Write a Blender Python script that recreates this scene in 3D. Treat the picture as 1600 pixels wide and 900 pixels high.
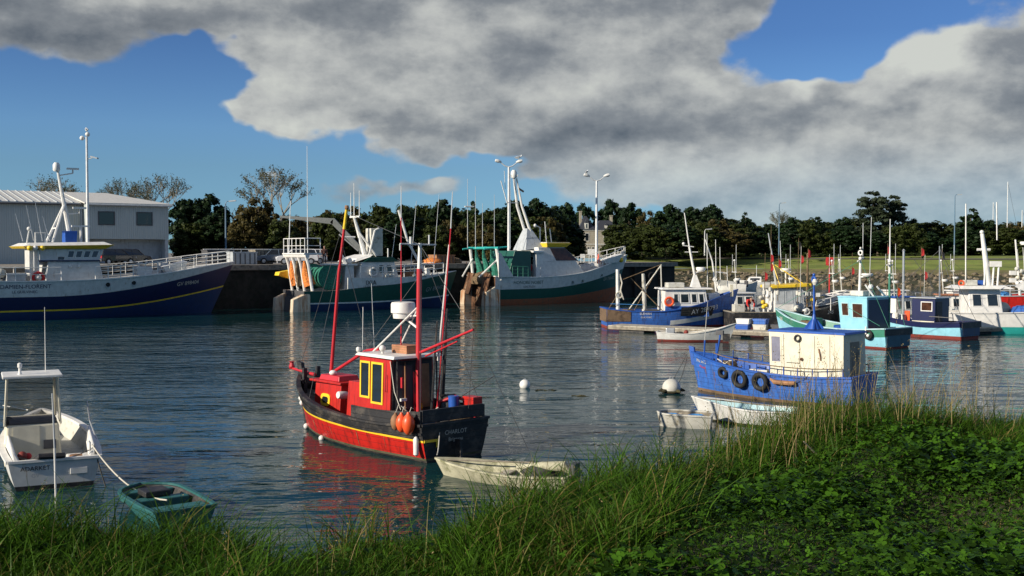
import bpy, bmesh, math, random
import numpy as np
from mathutils import Vector, Matrix
R = math.radians
random.seed(7); rng = np.random.default_rng(7)
for o in list(bpy.data.objects): bpy.data.objects.remove(o)
S = bpy.context.scene
C = S.collection
# ---------------------------------------------------------------- camera
CAMZ = 5.0; F = 1715.0; TILT = math.atan(55/F)
cam = bpy.data.objects.new('camera', bpy.data.cameras.new('camera')); C.objects.link(cam)
cam.location = (0, 0, CAMZ); cam.rotation_euler = (R(90)-TILT, 0, 0)
cam.data.sensor_width = 36; cam.data.lens = 36*F/1600
cam.data.clip_start = 0.1; cam.data.clip_end = 12000
S.camera = cam
# ---------------------------------------------------------------- light
SUN_EL = R(23); sx, sy = -0.87, -0.50
sdir = Vector((sx*math.cos(SUN_EL), sy*math.cos(SUN_EL), math.sin(SUN_EL))).normalized()
sl = bpy.data.lights.new('sun', 'SUN'); sl.energy = 5.0; sl.angle = R(0.5); sl.color = (1, 0.90, 0.75)
so = bpy.data.objects.new('sun', sl); C.objects.link(so)
so.rotation_euler = (-sdir).to_track_quat('-Z', 'Y').to_euler(); so.location = (0, 0, 60)
S.view_settings.view_transform = 'Standard'; S.view_settings.look = 'None'
S.view_settings.gamma = 1; S.view_settings.use_curve_mapping = False
S.view_settings.exposure = 0.28
S.cycles.max_bounces = 6; S.cycles.diffuse_bounces = 2; S.cycles.glossy_bounces = 4; S.cycles.transmission_bounces = 4
S.cycles.transparent_max_bounces = 8; S.cycles.caustics_reflective = False; S.cycles.caustics_refractive = False
S.cycles.sample_clamp_indirect = 6
W = bpy.data.worlds.new('World'); S.world = W; W.use_nodes = True

def node_helpers(nt):
    N, L = nt.nodes, nt.links
    def put(sock, v):
        if v is None: return
        if hasattr(v, 'is_linked') or hasattr(v, 'links'): L.new(v, sock)
        else: sock.default_value = v
    def M(op, a, b=None, c=None, clamp=False):
        n = N.new('ShaderNodeMath'); n.operation = op; n.use_clamp = clamp
        put(n.inputs[0], a); put(n.inputs[1], b); put(n.inputs[2], c); return n.outputs[0]
    def noise(vec, scale, detail=5, rough=.5, dist=0):
        n = N.new('ShaderNodeTexNoise'); put(n.inputs['Vector'], vec); n.inputs['Scale'].default_value = scale
        n.inputs['Detail'].default_value = detail; n.inputs['Roughness'].default_value = rough; n.inputs['Distortion'].default_value = dist
        return n.outputs['Fac']
    def comb(x, y, z=0.0):
        n = N.new('ShaderNodeCombineXYZ'); put(n.inputs[0], x); put(n.inputs[1], y); put(n.inputs[2], z); return n.outputs[0]
    def mixc(f, a, b):
        n = N.new('ShaderNodeMix'); n.data_type = 'RGBA'; put(n.inputs[0], f); put(n.inputs[6], a); put(n.inputs[7], b); return n.outputs[2]
    def ss(x, a, b):
        n = N.new('ShaderNodeMapRange'); n.interpolation_type = 'SMOOTHSTEP'; put(n.inputs[0], x)
        n.inputs[1].default_value = a; n.inputs[2].default_value = b; return n.outputs[0]
    return N, L, M, noise, comb, mixc, ss

def make_world():
    nt = W.node_tree; nt.nodes.clear()
    N, L, M, noise, comb, mixc, ss = node_helpers(nt)
    out = N.new('ShaderNodeOutputWorld'); bg = N.new('ShaderNodeBackground'); L.new(bg.outputs[0], out.inputs[0])
    sky = N.new('ShaderNodeTexSky'); sky.sky_type = 'NISHITA'; sky.sun_disc = False
    sky.sun_elevation = SUN_EL; sky.sun_rotation = math.atan2(sx, sy)
    sky.air_density = 1.0; sky.dust_density = 0.2; sky.ozone_density = 1.5
    g = N.new('ShaderNodeTexCoord').outputs['Generated']
    sp = N.new('ShaderNodeSeparateXYZ'); L.new(g, sp.inputs[0]); X, Y, Z = sp.outputs
    U = M('DIVIDE', M('ARCTAN2', X, Y), 0.1)            # direction angles in tenths of a radian
    V = M('DIVIDE', M('ARCSINE', Z), 0.1)
    # warp so the edges billow
    base = comb(U, M('MULTIPLY', V, 1.5), 0.3)
    w1 = M('SUBTRACT', noise(base, 1.1, 3, .55), .5)
    base2 = comb(U, M('MULTIPLY', V, 1.5), 7.3)
    w2 = M('SUBTRACT', noise(base2, 1.2, 3, .55), .5)
    Uw = M('ADD', U, M('MULTIPLY', w1, 1.1)); Vw = M('ADD', V, M('MULTIPLY', w2, .7))
    def blob(px, py, rx, ry, w, u=Uw, v=Vw):
        a = math.atan((px-800)/F)/.1; e = math.atan((395-py)/F)/.1
        du = M('MULTIPLY', M('SUBTRACT', u, a), F*.1/rx); dv = M('MULTIPLY', M('SUBTRACT', v, e), F*.1/ry)
        d2 = M('MULTIPLY_ADD', du, du, M('MULTIPLY', dv, dv))
        return M('MULTIPLY', M('EXPONENT', M('MULTIPLY', d2, -1.0)), w)
    def total(bl, start):
        t = start
        for b in bl: t = M('ADD', t, blob(*b))
        return t
    dens = total(CLOUD, 0.0)
    high = M('MULTIPLY', ss(V, 2.6, 4.0), 0.28); dens = M('ADD', dens, high)
    back = M('MULTIPLY', ss(M('ABSOLUTE', U), 5.2, 8.0), M('MULTIPLY', ss(V, .3, 1.2), 0.25)); dens = M('ADD', dens, back)
    n1 = noise(comb(U, M('MULTIPLY', V, 1.35), 3.1), 1.25, 10, .6, .0)
    n1s = noise(comb(U, M('MULTIPLY', V, 1.7), 3.1), .95, 6, .55, .0); n1q = noise(comb(M('SUBTRACT', U, .05), M('MULTIPLY', M('ADD', V, .09), 1.35), 3.1), 1.25, 10, .6, .0)
    n1o = noise(comb(M('SUBTRACT', U, .14), M('MULTIPLY', M('ADD', V, .22), 1.7), 3.1), .95, 6, .55, .0)
    n2 = noise(comb(U, M('MULTIPLY', V, 2.6), 9.1), .42, 6, .5)
    d = M('ADD', dens, M('MULTIPLY', M('SUBTRACT', n1, .5), 1.35))
    low = M('MULTIPLY', ss(V, 0.0, 0.2), M('MULTIPLY_ADD', ss(V, .1, 1.1), .42, .58))
    mask = M('MULTIPLY', ss(d, 0.30, 0.76), low)
    relief = M('ADD', M('MULTIPLY', M('SUBTRACT', n1s, n1o), 1.2), M('MULTIPLY', M('SUBTRACT', n1, n1q), .85))
    light = M('ADD', total(LIGHT, 0.50), M('MULTIPLY', M('SUBTRACT', noise(comb(U, M('MULTIPLY', V, 2.0), 5.5), 1.7, 7, .6), .5), .40))
    thin = M('MULTIPLY', M('SUBTRACT', 1.0, ss(d, .45, 1.0)), .10)
    br = M('ADD', M('ADD', light, relief), M('ADD', thin, M('MULTIPLY', M('SUBTRACT', n2, .5), .6)))
    cr = N.new('ShaderNodeValToRGB'); L.new(br, cr.inputs[0]); e = cr.color_ramp.elements
    e[0].position = 0; e[0].color = (1.25, 1.5, 1.8, 1)
    e[1].position = 1; e[1].color = (7.4, 7.6, 7.0, 1)
    for p, c in ((.38, (2.85, 3.08, 3.28, 1)), (.75, (5.8, 5.95, 5.75, 1))):
        q = e.new(p); q.color = c
    # a darker, bluer clear sky towards the top, as the polarised photograph shows: sky texture tinted
    tint = N.new('ShaderNodeMix'); tint.data_type = 'RGBA'; tint.blend_type = 'MULTIPLY'; tint.inputs[0].default_value = 1
    tr_ = N.new('ShaderNodeValToRGB'); L.new(M('MULTIPLY', V, .25), tr_.inputs[0]); te = tr_.color_ramp.elements
    te[0].position = 0; te[0].color = (.36, .76, 1.5, 1); te[1].position = 1; te[1].color = (.42, .62, 1, 1)
    for p, c in ((.19, (.46, .74, 1.15, 1)), (.275, (.5, .78, 1.22, 1)), (.475, (.38, .6, 1.02, 1))): te.new(p).color = c
    L.new(sky.outputs[0], tint.inputs[6]); L.new(tr_.outputs[0], tint.inputs[7])
    L.new(mixc(M('MULTIPLY', mask, .96), tint.outputs[2], cr.outputs[0]), bg.inputs[0])
    bg.inputs[1].default_value = 0.07
CLOUD = [(20, 30, 230, 90, 1.5), (330, -20, 180, 70, 1.2), (440, 20, 170, 50, 1.0), (500, 125, 140, 62, 1.3), (660, 90, 220, 110, 1.4), (860, 90, 260, 130, 1.5),
         (1060, 50, 150, 110, 1.2), (420, 180, 120, 20, .8), (720, 195, 200, 36, 1.0), (930, 215, 200, 36, 1.0), (1040, 275, 100, 36, 1.0), (1160, 190, 60, 40, .6),
         (1180, 255, 190, 62, 1.3), (1360, 250, 220, 80, 1.4), (1430, 140, 100, 80, 1.4), (1580, 190, 140, 125, 1.5), (1250, 165, 50, 28, .9),
         (1500, 300, 260, 60, 1.2), (1250, 322, 260, 26, .8), (845, 278, 40, 14, .7), (400, 262, 34, 16, .9), (165, 268, 26, 12, .7), (600, 300, 110, 16, .7), (690, 298, 20, 14, .7), (1000, 320, 60, 12, .4),
         (1545, 5, 70, 22, .9), (150, 190, 210, 55, -1.0), (318, 105, 60, 42, -1.6), (1250, 75, 95, 66, -1.7), (1160, 185, 40, 22, -.9), (1480, 50, 60, 25, -.4), (60, 230, 240, 60, -.8), (350, 236, 200, 20, -.7), (640, 262, 180, 14, -.5), (560, 15, 18, 12, -.2), (1090, 318, 70, 10, -.5), (1105, 205, 34, 16, -.5), (1000, 262, 40, 12, -.3), (860, 330, 90, 16, -.5)]
LIGHT = [(450, 105, 110, 55, .30), (400, 180, 130, 24, .20), (690, 55, 50, 50, .30), (760, 135, 190, 36, .22), (900, 50, 130, 40, .12), (1420, 100, 75, 60, .62), (1340, 165, 40, 20, .25), (1240, 142, 34, 22, .70), (1120, 150, 40, 16, .3), (1470, 60, 50, 30, .3), (1200, 255, 200, 30, .12), (1450, 250, 120, 20, .14), (1140, 300, 220, 16, .16), (1500, 170, 130, 60, .10), (330, 20, 120, 30, .12), (1040, 255, 90, 30, .16), (1210, 215, 60, 16, .14), (400, 258, 30, 14, .3), (690, 295, 20, 12, .3),
         (40, 50, 220, 60, -.16), (600, 55, 60, 40, -.20), (1030, 110, 170, 60, -.14), (1150, 225, 90, 16, -.10), (800, 205, 260, 26, -.20), (1380, 180, 50, 12, -.20), (1570, 130, 70, 40, -.12), (1300, 285, 280, 40, .16), (1500, 230, 60, 30, .14)]
make_world()

# ---------------------------------------------------------------- materials
def mat(name, col, rough=.55, metal=0, planks=0, var=.10, vscale=3.0, bump=0.0, bscale=20, wear=None, wamt=.5, wscale=2.5, streak=False, spec=.5, coat=0):
    m = bpy.data.materials.new(name); m.use_nodes = True; nt = m.node_tree
    N, L, M, noise, comb, mixc, ss = node_helpers(nt)
    b = nt.nodes['Principled BSDF']; tc = N.new('ShaderNodeTexCoord').outputs['Object']
    c = tuple(col)+(1,)
    n = noise(tc, vscale, 6, .6)
    dark = tuple(x*(1-var) for x in col)+(1,); lite = tuple(min(1, x*(1+var)) for x in col)+(1,)
    colr = mixc(ss(n, .3, .7), dark, lite)
    if wear:
        v = tc
        if streak:
            mp = N.new('ShaderNodeMapping'); L.new(tc, mp.inputs[0]); mp.inputs['Scale'].default_value = (3, 3, .35); v = mp.outputs[0]
        wn = noise(v, wscale, 8, .68)
        colr = mixc(ss(wn, .62-wamt*.25, .80-wamt*.25), colr, tuple(wear)+(1,))
    L.new(colr, b.inputs['Base Color'])
    b.inputs['Roughness'].default_value = rough; b.inputs['Metallic'].default_value = metal
    b.inputs['Specular IOR Level'].default_value = spec; b.inputs['Coat Weight'].default_value = coat
    if planks:
        sp = N.new('ShaderNodeSeparateXYZ'); L.new(tc, sp.inputs[0]); w = M('ABSOLUTE', M('SINE', M('ADD', M('MULTIPLY', sp.outputs[2], math.pi/planks), M('MULTIPLY', M('SUBTRACT', noise(tc, .6, 2), .5), .5))))
        pl = ss(w, .0, .13); bp = N.new('ShaderNodeBump'); bp.inputs['Distance'].default_value = .012; bp.inputs['Strength'].default_value = .9; L.new(M('ADD', pl, M('MULTIPLY', noise(tc, 11, 5, .65), .5)), bp.inputs['Height']); L.new(bp.outputs[0], b.inputs['Normal'])
        L.new(mixc(pl, mixc(.55, colr, (.01, .01, .01, 1)), colr), b.inputs['Base Color']); bump = 0
    if bump:
        bn = N.new('ShaderNodeBump'); bn.inputs['Strength'].default_value = .6; bn.inputs['Distance'].default_value = bump
        L.new(noise(tc, bscale, 5, .6), bn.inputs['Height']); L.new(bn.outputs[0], b.inputs['Normal'])
    return m
rust = (.22, .09, .035); grime = (.10, .085, .06)
MT = {}
def defmats():
    d = dict(
    white=mat('white paint', (.74, .73, .69), .45, wear=(.45, .38, .27), wamt=.1, streak=True),
    brightwhite=mat('clean white hull', (.78, .77, .73), .4, wear=(.60, .54, .44), wamt=.1, streak=True), transomshade=mat('teal transom in painted shade', (.03, .10, .15), .5, wear=(.02, .05, .07), wamt=.4),  # the teal is light blue hull paint with the transom's shade mixed in
    whitehull=mat('white hull paint', (.64, .64, .61), .4, wear=(.36, .25, .16), wamt=.22, streak=True),
    cream=mat('cream paint', (.66, .62, .48), .5, wear=(.52, .47, .35), wamt=.2, streak=True),
    offwhite=mat('weathered white', (.55, .54, .48), .6, wear=(.25, .22, .15), wamt=.4),
    greypaint=mat('grey paint', (.42, .45, .47), .5, wear=grime, wamt=.25, streak=True),
    darkgrey=mat('dark grey', (.07, .07, .075), .6),
    black=mat('black paint', (.018, .018, .02), .55, wear=(.075, .065, .055), wamt=.6, planks=.16),
    rubber=mat('rubber', (.012, .012, .013), .75, bump=.004, bscale=60),
    red=mat('red paint', (.50, .018, .012), .38, wear=(.20, .014, .010), wamt=.55, planks=.15, streak=True),
    redcabin=mat('red cabin paint', (.48, .02, .014), .42, wear=(.26, .016, .012), wamt=.5, bump=.004, bscale=10, streak=True), scum=mat('waterline scum', (.10, .09, .05), .85, wear=(.04, .05, .02), wamt=.6),
    redpole=mat('red pole paint', (.50, .02, .03), .45, wear=(.25, .05, .04), wamt=.3),
    maroon=mat('antifouling red', (.22, .035, .025), .7, wear=(.06, .05, .04), wamt=.4),
    orange=mat('orange float', (.80, .10, .025), .4, wear=(.45, .08, .03), wamt=.3),
    orangenet=mat('orange net', (.65, .20, .04), .9, bump=.03, bscale=18, var=.5, vscale=9),
    yellow=mat('yellow paint', (.80, .55, .03), .45, wear=(.5, .3, .04), wamt=.2),
    blue=mat('blue paint', (.045, .15, .50), .42, wear=(.045, .085, .26), wamt=.6, planks=.17, streak=True),
    blue2=mat('bright blue paint', (.02, .09, .38), .42, wear=(.02, .07, .30), wamt=.4, streak=True),
    navy=mat('navy paint', (.008, .013, .065), .4, wear=(.02, .025, .05), wamt=.25, streak=True),
    lowblue=mat('lower hull blue', (.012, .035, .11), .5, wear=(.03, .04, .06), wamt=.4, streak=True),
    sky=mat('light blue paint', (.26, .56, .68), .45, wear=(.2, .42, .5), wamt=.15, streak=True),
    paleblue=mat('pale blue paint', (.42, .62, .66), .5, wear=(.3, .4, .4), wamt=.35),
    teal=mat('teal paint', (.03, .38, .34), .45),
    tealboat=mat('turquoise dinghy', (.025, .12, .12), .5, wear=(.02, .08, .08), wamt=.3),
    green=mat('dark green paint', (.012, .085, .062), .4, wear=(.03, .07, .05), wamt=.35, streak=True),
    green2=mat('green gunwale paint', (.04, .21, .14), .5, wear=(.2, .26, .2), wamt=.3),
    netgreen=mat('green net', (.02, .16, .11), .9, bump=.04, bscale=14, var=.5, vscale=8),
    netblue=mat('blue net', (.05, .22, .50), .9, bump=.03, bscale=20, var=.4, vscale=9),
    nettan=mat('brown net', (.16, .11, .06), .95, bump=.03, bscale=20, var=.5, vscale=9),
    rusty=mat('rusty steel', (.11, .05, .022), .85, var=.5, vscale=2.2, wear=(.34, .26, .17), wamt=.3, wscale=1.2),
    rustwhite=mat('rust stained white', (.66, .58, .44), .6, wear=(.36, .15, .05), wamt=.62, wscale=.8, streak=True),
    rustorange=mat('rust orange hull', (.34, .10, .04), .7, wear=(.12, .10, .06), wamt=.5, streak=True),
    brownhull=mat('brown weathered hull', (.17, .11, .065), .8, wear=(.08, .05, .03), wamt=.6),
    wood=mat('wood', (.30, .15, .07), .7, bump=.004, bscale=25, var=.3),
    woodgrey=mat('grey wood', (.25, .22, .17), .85, bump=.006, bscale=20, var=.3, wear=(.1, .09, .07), wamt=.4),
    plank=mat('pale planks', (.42, .38, .30), .8, bump=.006, bscale=20, var=.3),
    crate=mat('crate wood', (.40, .17, .09), .75, var=.3),
    deck=mat('deck paint', (.15, .15, .14), .8, var=.3, wear=(.05, .045, .04), wamt=.5),
    reflectglass=mat('window with painted reflection', (.20, .20, .26), .25, var=.2),  # first pane colour has a grey lilac reflection painted in
    glass=mat('window glass', (.015, .02, .025), .06, var=.1, spec=.8),
    glassbrown=mat('brown window glass', (.06, .025, .012), .15, var=.4, spec=.6),
    steel=mat('galvanised steel', (.50, .52, .53), .4, .6),
    alu=mat('pale pole metal', (.66, .67, .66), .45, .1),
    rope=mat('pale rope', (.55, .52, .44), .9), ropedark=mat('dark rope', (.05, .05, .045), .9), ropeblue=mat('blue rope', (.05, .22, .5), .9),
    wire=mat('wire', (.10, .10, .10), .5, .3), flagred=mat('red flag cloth', (.60, .04, .04), .9), flagblack=mat('black flag cloth', (.02, .02, .02), .9),
    concrete=mat('quay concrete', (.22, .20, .17), .9, var=.25, wear=(.06, .06, .05), wamt=.45, bump=.02, bscale=6),
    quaywall=mat('weed stained quay wall', (.022, .021, .018), .9, var=.5, vscale=1.2, wear=(.008, .012, .007), wamt=.6, bump=.05, bscale=3),
    cladding=None, weed=mat('mooring weed', (.05, .045, .02), .9, var=.5), skin=mat('skin', (.45, .26, .18), .6), hair=mat('dark hair', (.03, .02, .015), .8),
    jacketred=mat('red jacket', (.55, .03, .025), .85), trousers=mat('dark trousers', (.03, .035, .05), .9), jacketbrown=mat('brown jacket', (.10, .045, .035), .9),
    stone=mat('rock', (.16, .13, .085), .95, var=.5, vscale=.8, bump=.05, bscale=5, wear=(.07, .06, .04), wamt=.35),
    housewall=mat('chateau stone', (.33, .30, .23), .9, var=.15), slate=mat('slate roof', (.035, .038, .048), .6), greyhouse=mat('grey render', (.12, .12, .115), .9),
    bark=mat('bark', (.09, .07, .05), .95, var=.4), palebark=mat('pale bark', (.22, .20, .16), .95, var=.4),
    gull=mat('gull white', (.75, .75, .74), .8), carwhite=mat('white car paint', (.75, .75, .75), .25, coat=.5), carblue=mat('grey blue car paint', (.10, .14, .19), .3, coat=.5), cardark=mat('dark car paint', (.015, .012, .014), .25, coat=.6), tyre=mat('tyre', (.015, .015, .015), .8),
    lampred=mat('rear lamp red', (.5, .02, .02), .3), headlamp=mat('headlamp', (.7, .7, .7), .2), stakewood=mat('stake', (.10, .09, .08), .8))
    MT.update(d)
defmats()
# ---------------------------------------------------------------- geometry helpers
def at(px, py, D):
    u = (px-800)/F; v = (450-py)/F
    y = math.cos(TILT)+v*math.sin(TILT); z = v*math.cos(TILT)-math.sin(TILT)
    k = D/y; return Vector((u*k, D, CAMZ+z*k))
def onz(px, py, z=0.0):
    u = (px-800)/F; v = (450-py)/F
    y = math.cos(TILT)+v*math.sin(TILT); zz = v*math.cos(TILT)-math.sin(TILT)
    k = (z-CAMZ)/zz; return Vector((u*k, y*k, z))
V3 = Vector
class MB:
    def __init__(s): s.v = []; s.f = []; s.m = []; s.mats = []
    def mi(s, m):
        if isinstance(m, str): m = MT[m]
        if m not in s.mats: s.mats.append(m)
        return s.mats.index(m)
    def add(s, vs, fs, m):
        o = len(s.v); i = s.mi(m); s.v += [tuple(v) for v in vs]
        for f in fs: s.f.append(tuple(o+k for k in f)); s.m.append(i)
        return s
    def prism(s, b, t, m):
        n = len(b); fs = [tuple(range(n-1, -1, -1)), tuple(range(n, 2*n))]
        for k in range(n): fs.append((k, (k+1) % n, n+(k+1) % n, n+k))
        return s.add(list(b)+list(t), fs, m)
    def box(s, a, b, m):
        (x0, y0, z0), (x1, y1, z1) = a, b
        return s.prism([(x0, y0, z0), (x1, y0, z0), (x1, y1, z0), (x0, y1, z0)], [(x0, y0, z1), (x1, y0, z1), (x1, y1, z1), (x0, y1, z1)], m)
    def cbox(s, c, d, m, rz=0, ry=0):
        rot = Matrix.Rotation(rz, 3, 'Z') @ Matrix.Rotation(ry, 3, 'Y'); c = V3(c); vs = []
        for z in (-.5, .5):
            for x, y in ((-.5, -.5), (.5, -.5), (.5, .5), (-.5, .5)): vs.append(c+rot @ V3((x*d[0], y*d[1], z*d[2])))
        return s.prism(vs[:4], vs[4:], m)
    def tube(s, pts, r, m, n=6):
        pts = [V3(p) for p in pts]
        if not hasattr(r, '__len__'): r = [r]*len(pts)
        elif len(r) != len(pts): r = [r[0]+(r[-1]-r[0])*i/(len(pts)-1) for i in range(len(pts))]
        vs = []; prev = None
        for i, p in enumerate(pts):
            t = (pts[min(i+1, len(pts)-1)]-pts[max(i-1, 0)])
            if t.length < 1e-6: t = V3((0, 0, 1))
            t.normalize()
            if prev is None: a = t.orthogonal().normalized()
            else:
                a = prev-t*prev.dot(t)
                a = a.normalized() if a.length > 1e-5 else t.orthogonal().normalized()
            prev = a; b = t.cross(a)
            for k in range(n):
                an = 2*math.pi*k/n; vs.append(p+(a*math.cos(an)+b*math.sin(an))*r[i])
        fs = []
        for i in range(len(pts)-1):
            for k in range(n): fs.append((i*n+k, i*n+(k+1) % n, (i+1)*n+(k+1) % n, (i+1)*n+k))
        fs.append(tuple(range(n-1, -1, -1))); fs.append(tuple(range((len(pts)-1)*n, len(pts)*n)))
        return s.add(vs, fs, m)
    def lathe(s, prof, c, m, n=16, axis=(0, 0, 1)):
        q = V3((0, 0, 1)).rotation_difference(V3(axis)); c = V3(c); vs = []
        for r, z in prof:
            for k in range(n):
                a = 2*math.pi*k/n; vs.append(c+q @ V3((r*math.cos(a), r*math.sin(a), z)))
        fs = []
        for i in range(len(prof)-1):
            for k in range(n): fs.append((i*n+k, i*n+(k+1) % n, (i+1)*n+(k+1) % n, (i+1)*n+k))
        fs.append(tuple(range(n-1, -1, -1))); fs.append(tuple(range((len(prof)-1)*n, len(prof)*n)))
        return s.add(vs, fs, m)
    def ball(s, c, r, m, n=14, sq=1.0, axis=(0, 0, 1)):
        k = max(5, n//2)
        return s.lathe([(max(.001, r*math.sin(math.pi*i/k)), -r*sq*math.cos(math.pi*i/k)) for i in range(k+1)], c, m, n, axis)
    def torus(s, c, R_, r, m, axis=(0, 0, 1), n=20, k=8, seg=None):
        q = V3((0, 0, 1)).rotation_difference(V3(axis)); c = V3(c); vs = []; fs = []
        for i in range(n):
            a = 2*math.pi*i/n
            for j in range(k):
                b = 2*math.pi*j/k; rr = R_+r*math.cos(b)
                vs.append(c+q @ V3((rr*math.cos(a), rr*math.sin(a), r*math.sin(b))))
        for i in range(n):
            for j in range(k): fs.append((i*k+j, ((i+1) % n)*k+j, ((i+1) % n)*k+(j+1) % k, i*k+(j+1) % k))
        return s.add(vs, fs, m)
    def build(s, name, parent=None, smooth=False, bev=0, fixn=True):
        me = bpy.data.meshes.new(name); me.from_pydata(s.v, [], s.f)
        for m in s.mats: me.materials.append(m)
        me.polygons.foreach_set('material_index', s.m)
        if fixn and len(s.f) < 60000:
            bm = bmesh.new(); bm.from_mesh(me); bmesh.ops.recalc_face_normals(bm, faces=bm.faces); bm.to_mesh(me); bm.free()
        if smooth:
            me.polygons.foreach_set('use_smooth', [True]*len(me.polygons))
            try: me.set_sharp_from_angle(angle=R(38))
            except Exception: pass
        me.update()
        o = bpy.data.objects.new(name, me); C.objects.link(o)
        if parent: o.parent = parent
        if bev:
            b = o.modifiers.new('bevel', 'BEVEL'); b.width = bev; b.segments = 2; b.limit_method = 'ANGLE'; b.angle_limit = R(40)
        return o
def tag(o, label=None, cat=None, group=None, kind=None):
    if label: o['label'] = label
    if cat: o['category'] = cat
    if group: o['group'] = group
    if kind: o['kind'] = kind
    return o
def thing(name, label, cat, loc=(0, 0, 0), rz=0, group=None):
    o = bpy.data.objects.new(name, None); C.objects.link(o); o.empty_display_size = .3
    o.location = loc; o.rotation_euler = (0, 0, rz); return tag(o, label, cat, group)
def dup(root, loc, rz, label=None, group=None, scale=None):
    def cp(o, par):
        c = o.copy(); C.objects.link(c)
        if par: c.parent = par
        for ch in o.children: cp(ch, c)
        return c
    r = cp(root, None); r.location = loc; r.rotation_euler = (0, 0, rz)
    if label: r['label'] = label
    if group: r['group'] = group
    if scale: r.scale = scale
    return r
def text_geo(st, size):
    cu = bpy.data.curves.new('t', 'FONT'); cu.body = st; cu.size = size; cu.align_x = 'LEFT'; cu.resolution_u = 3; cu.offset = 0
    o = bpy.data.objects.new('t', cu); C.objects.link(o)
    dg = bpy.context.evaluated_depsgraph_get(); me = bpy.data.meshes.new_from_object(o.evaluated_get(dg))
    vs = [(v.co.x, v.co.y) for v in me.vertices]; fs = [tuple(p.vertices) for p in me.polygons]
    bpy.data.objects.remove(o); bpy.data.curves.remove(cu); bpy.data.meshes.remove(me)
    w = max(v[0] for v in vs) if vs else 0
    return vs, fs, w
def quad_pt(q, u, v): return (V3(q[0])*(1-u)+V3(q[1])*u)*(1-v)+(V3(q[3])*(1-u)+V3(q[2])*u)*v
def quad_n(q): return (V3(q[1])-V3(q[0])).cross(V3(q[3])-V3(q[0])).normalized()
def window(par, q, u0, u1, v0, v1, fm='white', fw=.05, gm='glass', name='window', proud=.02):
    n = quad_n(q); P = lambda u, v, d: quad_pt(q, u, v)+n*d
    c = [P(u0, v0, 0), P(u1, v0, 0), P(u1, v1, 0), P(u0, v1, 0)]; ctr = sum(c, V3())/4
    wid = (c[1]-c[0]).length; hei = (c[3]-c[0]).length; fx = min(.3, fw/wid); fy = min(.3, fw/hei)
    def sub(a, b, c_, d_): return [quad_pt(c, a, b), quad_pt(c, c_, b), quad_pt(c, c_, d_), quad_pt(c, a, d_)]
    b = MB()
    for r4 in ((0, 0, 1, fy), (0, 1-fy, 1, 1), (0, fy, fx, 1-fy), (1-fx, fy, 1, 1-fy)):
        s4 = sub(*r4); b.prism([p-n*.03 for p in s4], [p+n*proud for p in s4], fm)
    o = b.build(name, par)
    s4 = sub(fx*.9, fy*.9, 1-fx*.9, 1-fy*.9); g = MB(); g.prism([p-n*.02 for p in s4], [p+n*proud*.35 for p in s4], gm); g.build('pane', o)
    return o
def panel(par, q, u0, u1, v0, v1, m, name, proud=.03):
    n = quad_n(q); c = [quad_pt(q, u0, v0), quad_pt(q, u1, v0), quad_pt(q, u1, v1), quad_pt(q, u0, v1)]
    return MB().prism([p-n*.02 for p in c], [p+n*proud for p in c], m).build(name, par)
def text_on(par, q, st, u, v, size, m, name='lettering', d=.012):
    vs, fs, w = text_geo(st, size); n = quad_n(q); o = quad_pt(q, u, v)
    ex = (V3(q[1])-V3(q[0])).normalized(); ez = n.cross(ex).normalized()
    b = MB(); b.add([o+ex*a+ez*c+n*d for a, c in vs], fs, m); return b.build(name, par, fixn=False)
def cabin(par, x0, x1, w0, w1, z0, z1, m, rf=0, ra=0, name='wheelhouse', bev=.02, wf=None, wall_b=None):
    """tapered house; rf, ra = how far the top moves aft at the front / forward at the back; wf = half width at the front bottom"""
    wf = w0 if wf is None else wf; wft = wf*w1/w0
    b = [(x0, -w0, z0), (x1, -wf, z0), (x1, wf, z0), (x0, w0, z0)]; t = [(x0+ra, -w1, z1), (x1-rf, -wft, z1), (x1-rf, wft, z1), (x0+ra, w1, z1)]
    o = MB().prism(b, t, m).build(name, par, bev=bev)
    Q = dict(port=[b[2], b[3], t[3], t[2]], stbd=[b[0], b[1], t[1], t[0]], aft=[b[3], b[0], t[0], t[3]], front=[b[1], b[2], t[2], t[1]])
    return o, Q
def rail(par, pts, h, m='white', r=.025, bars=2, name='railing', step=1.2):
    b = MB(); pts = [V3(p) for p in pts]; up = V3((0, 0, 1))
    for k in range(bars): b.tube([p+up*h*(1-k/bars) for p in pts], r if k == 0 else r*.7, m, 5)
    dl = 0
    for i in range(len(pts)-1):
        seg = (pts[i+1]-pts[i]); n = max(1, int(round(seg.length/step)))
        for k in range(n): p = pts[i]+seg*k/n; b.tube([p-up*.02, p+up*h], r, m, 5)
    b.tube([pts[-1]-up*.02, pts[-1]+up*h], r, m, 5)
    return b.build(name, par)
def sag(a, b, s, n=8):
    a = V3(a); b = V3(b)
    return [a.lerp(b, i/n)-V3((0, 0, s*4*(i/n)*(1-i/n))) for i in range(n+1)]

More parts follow.
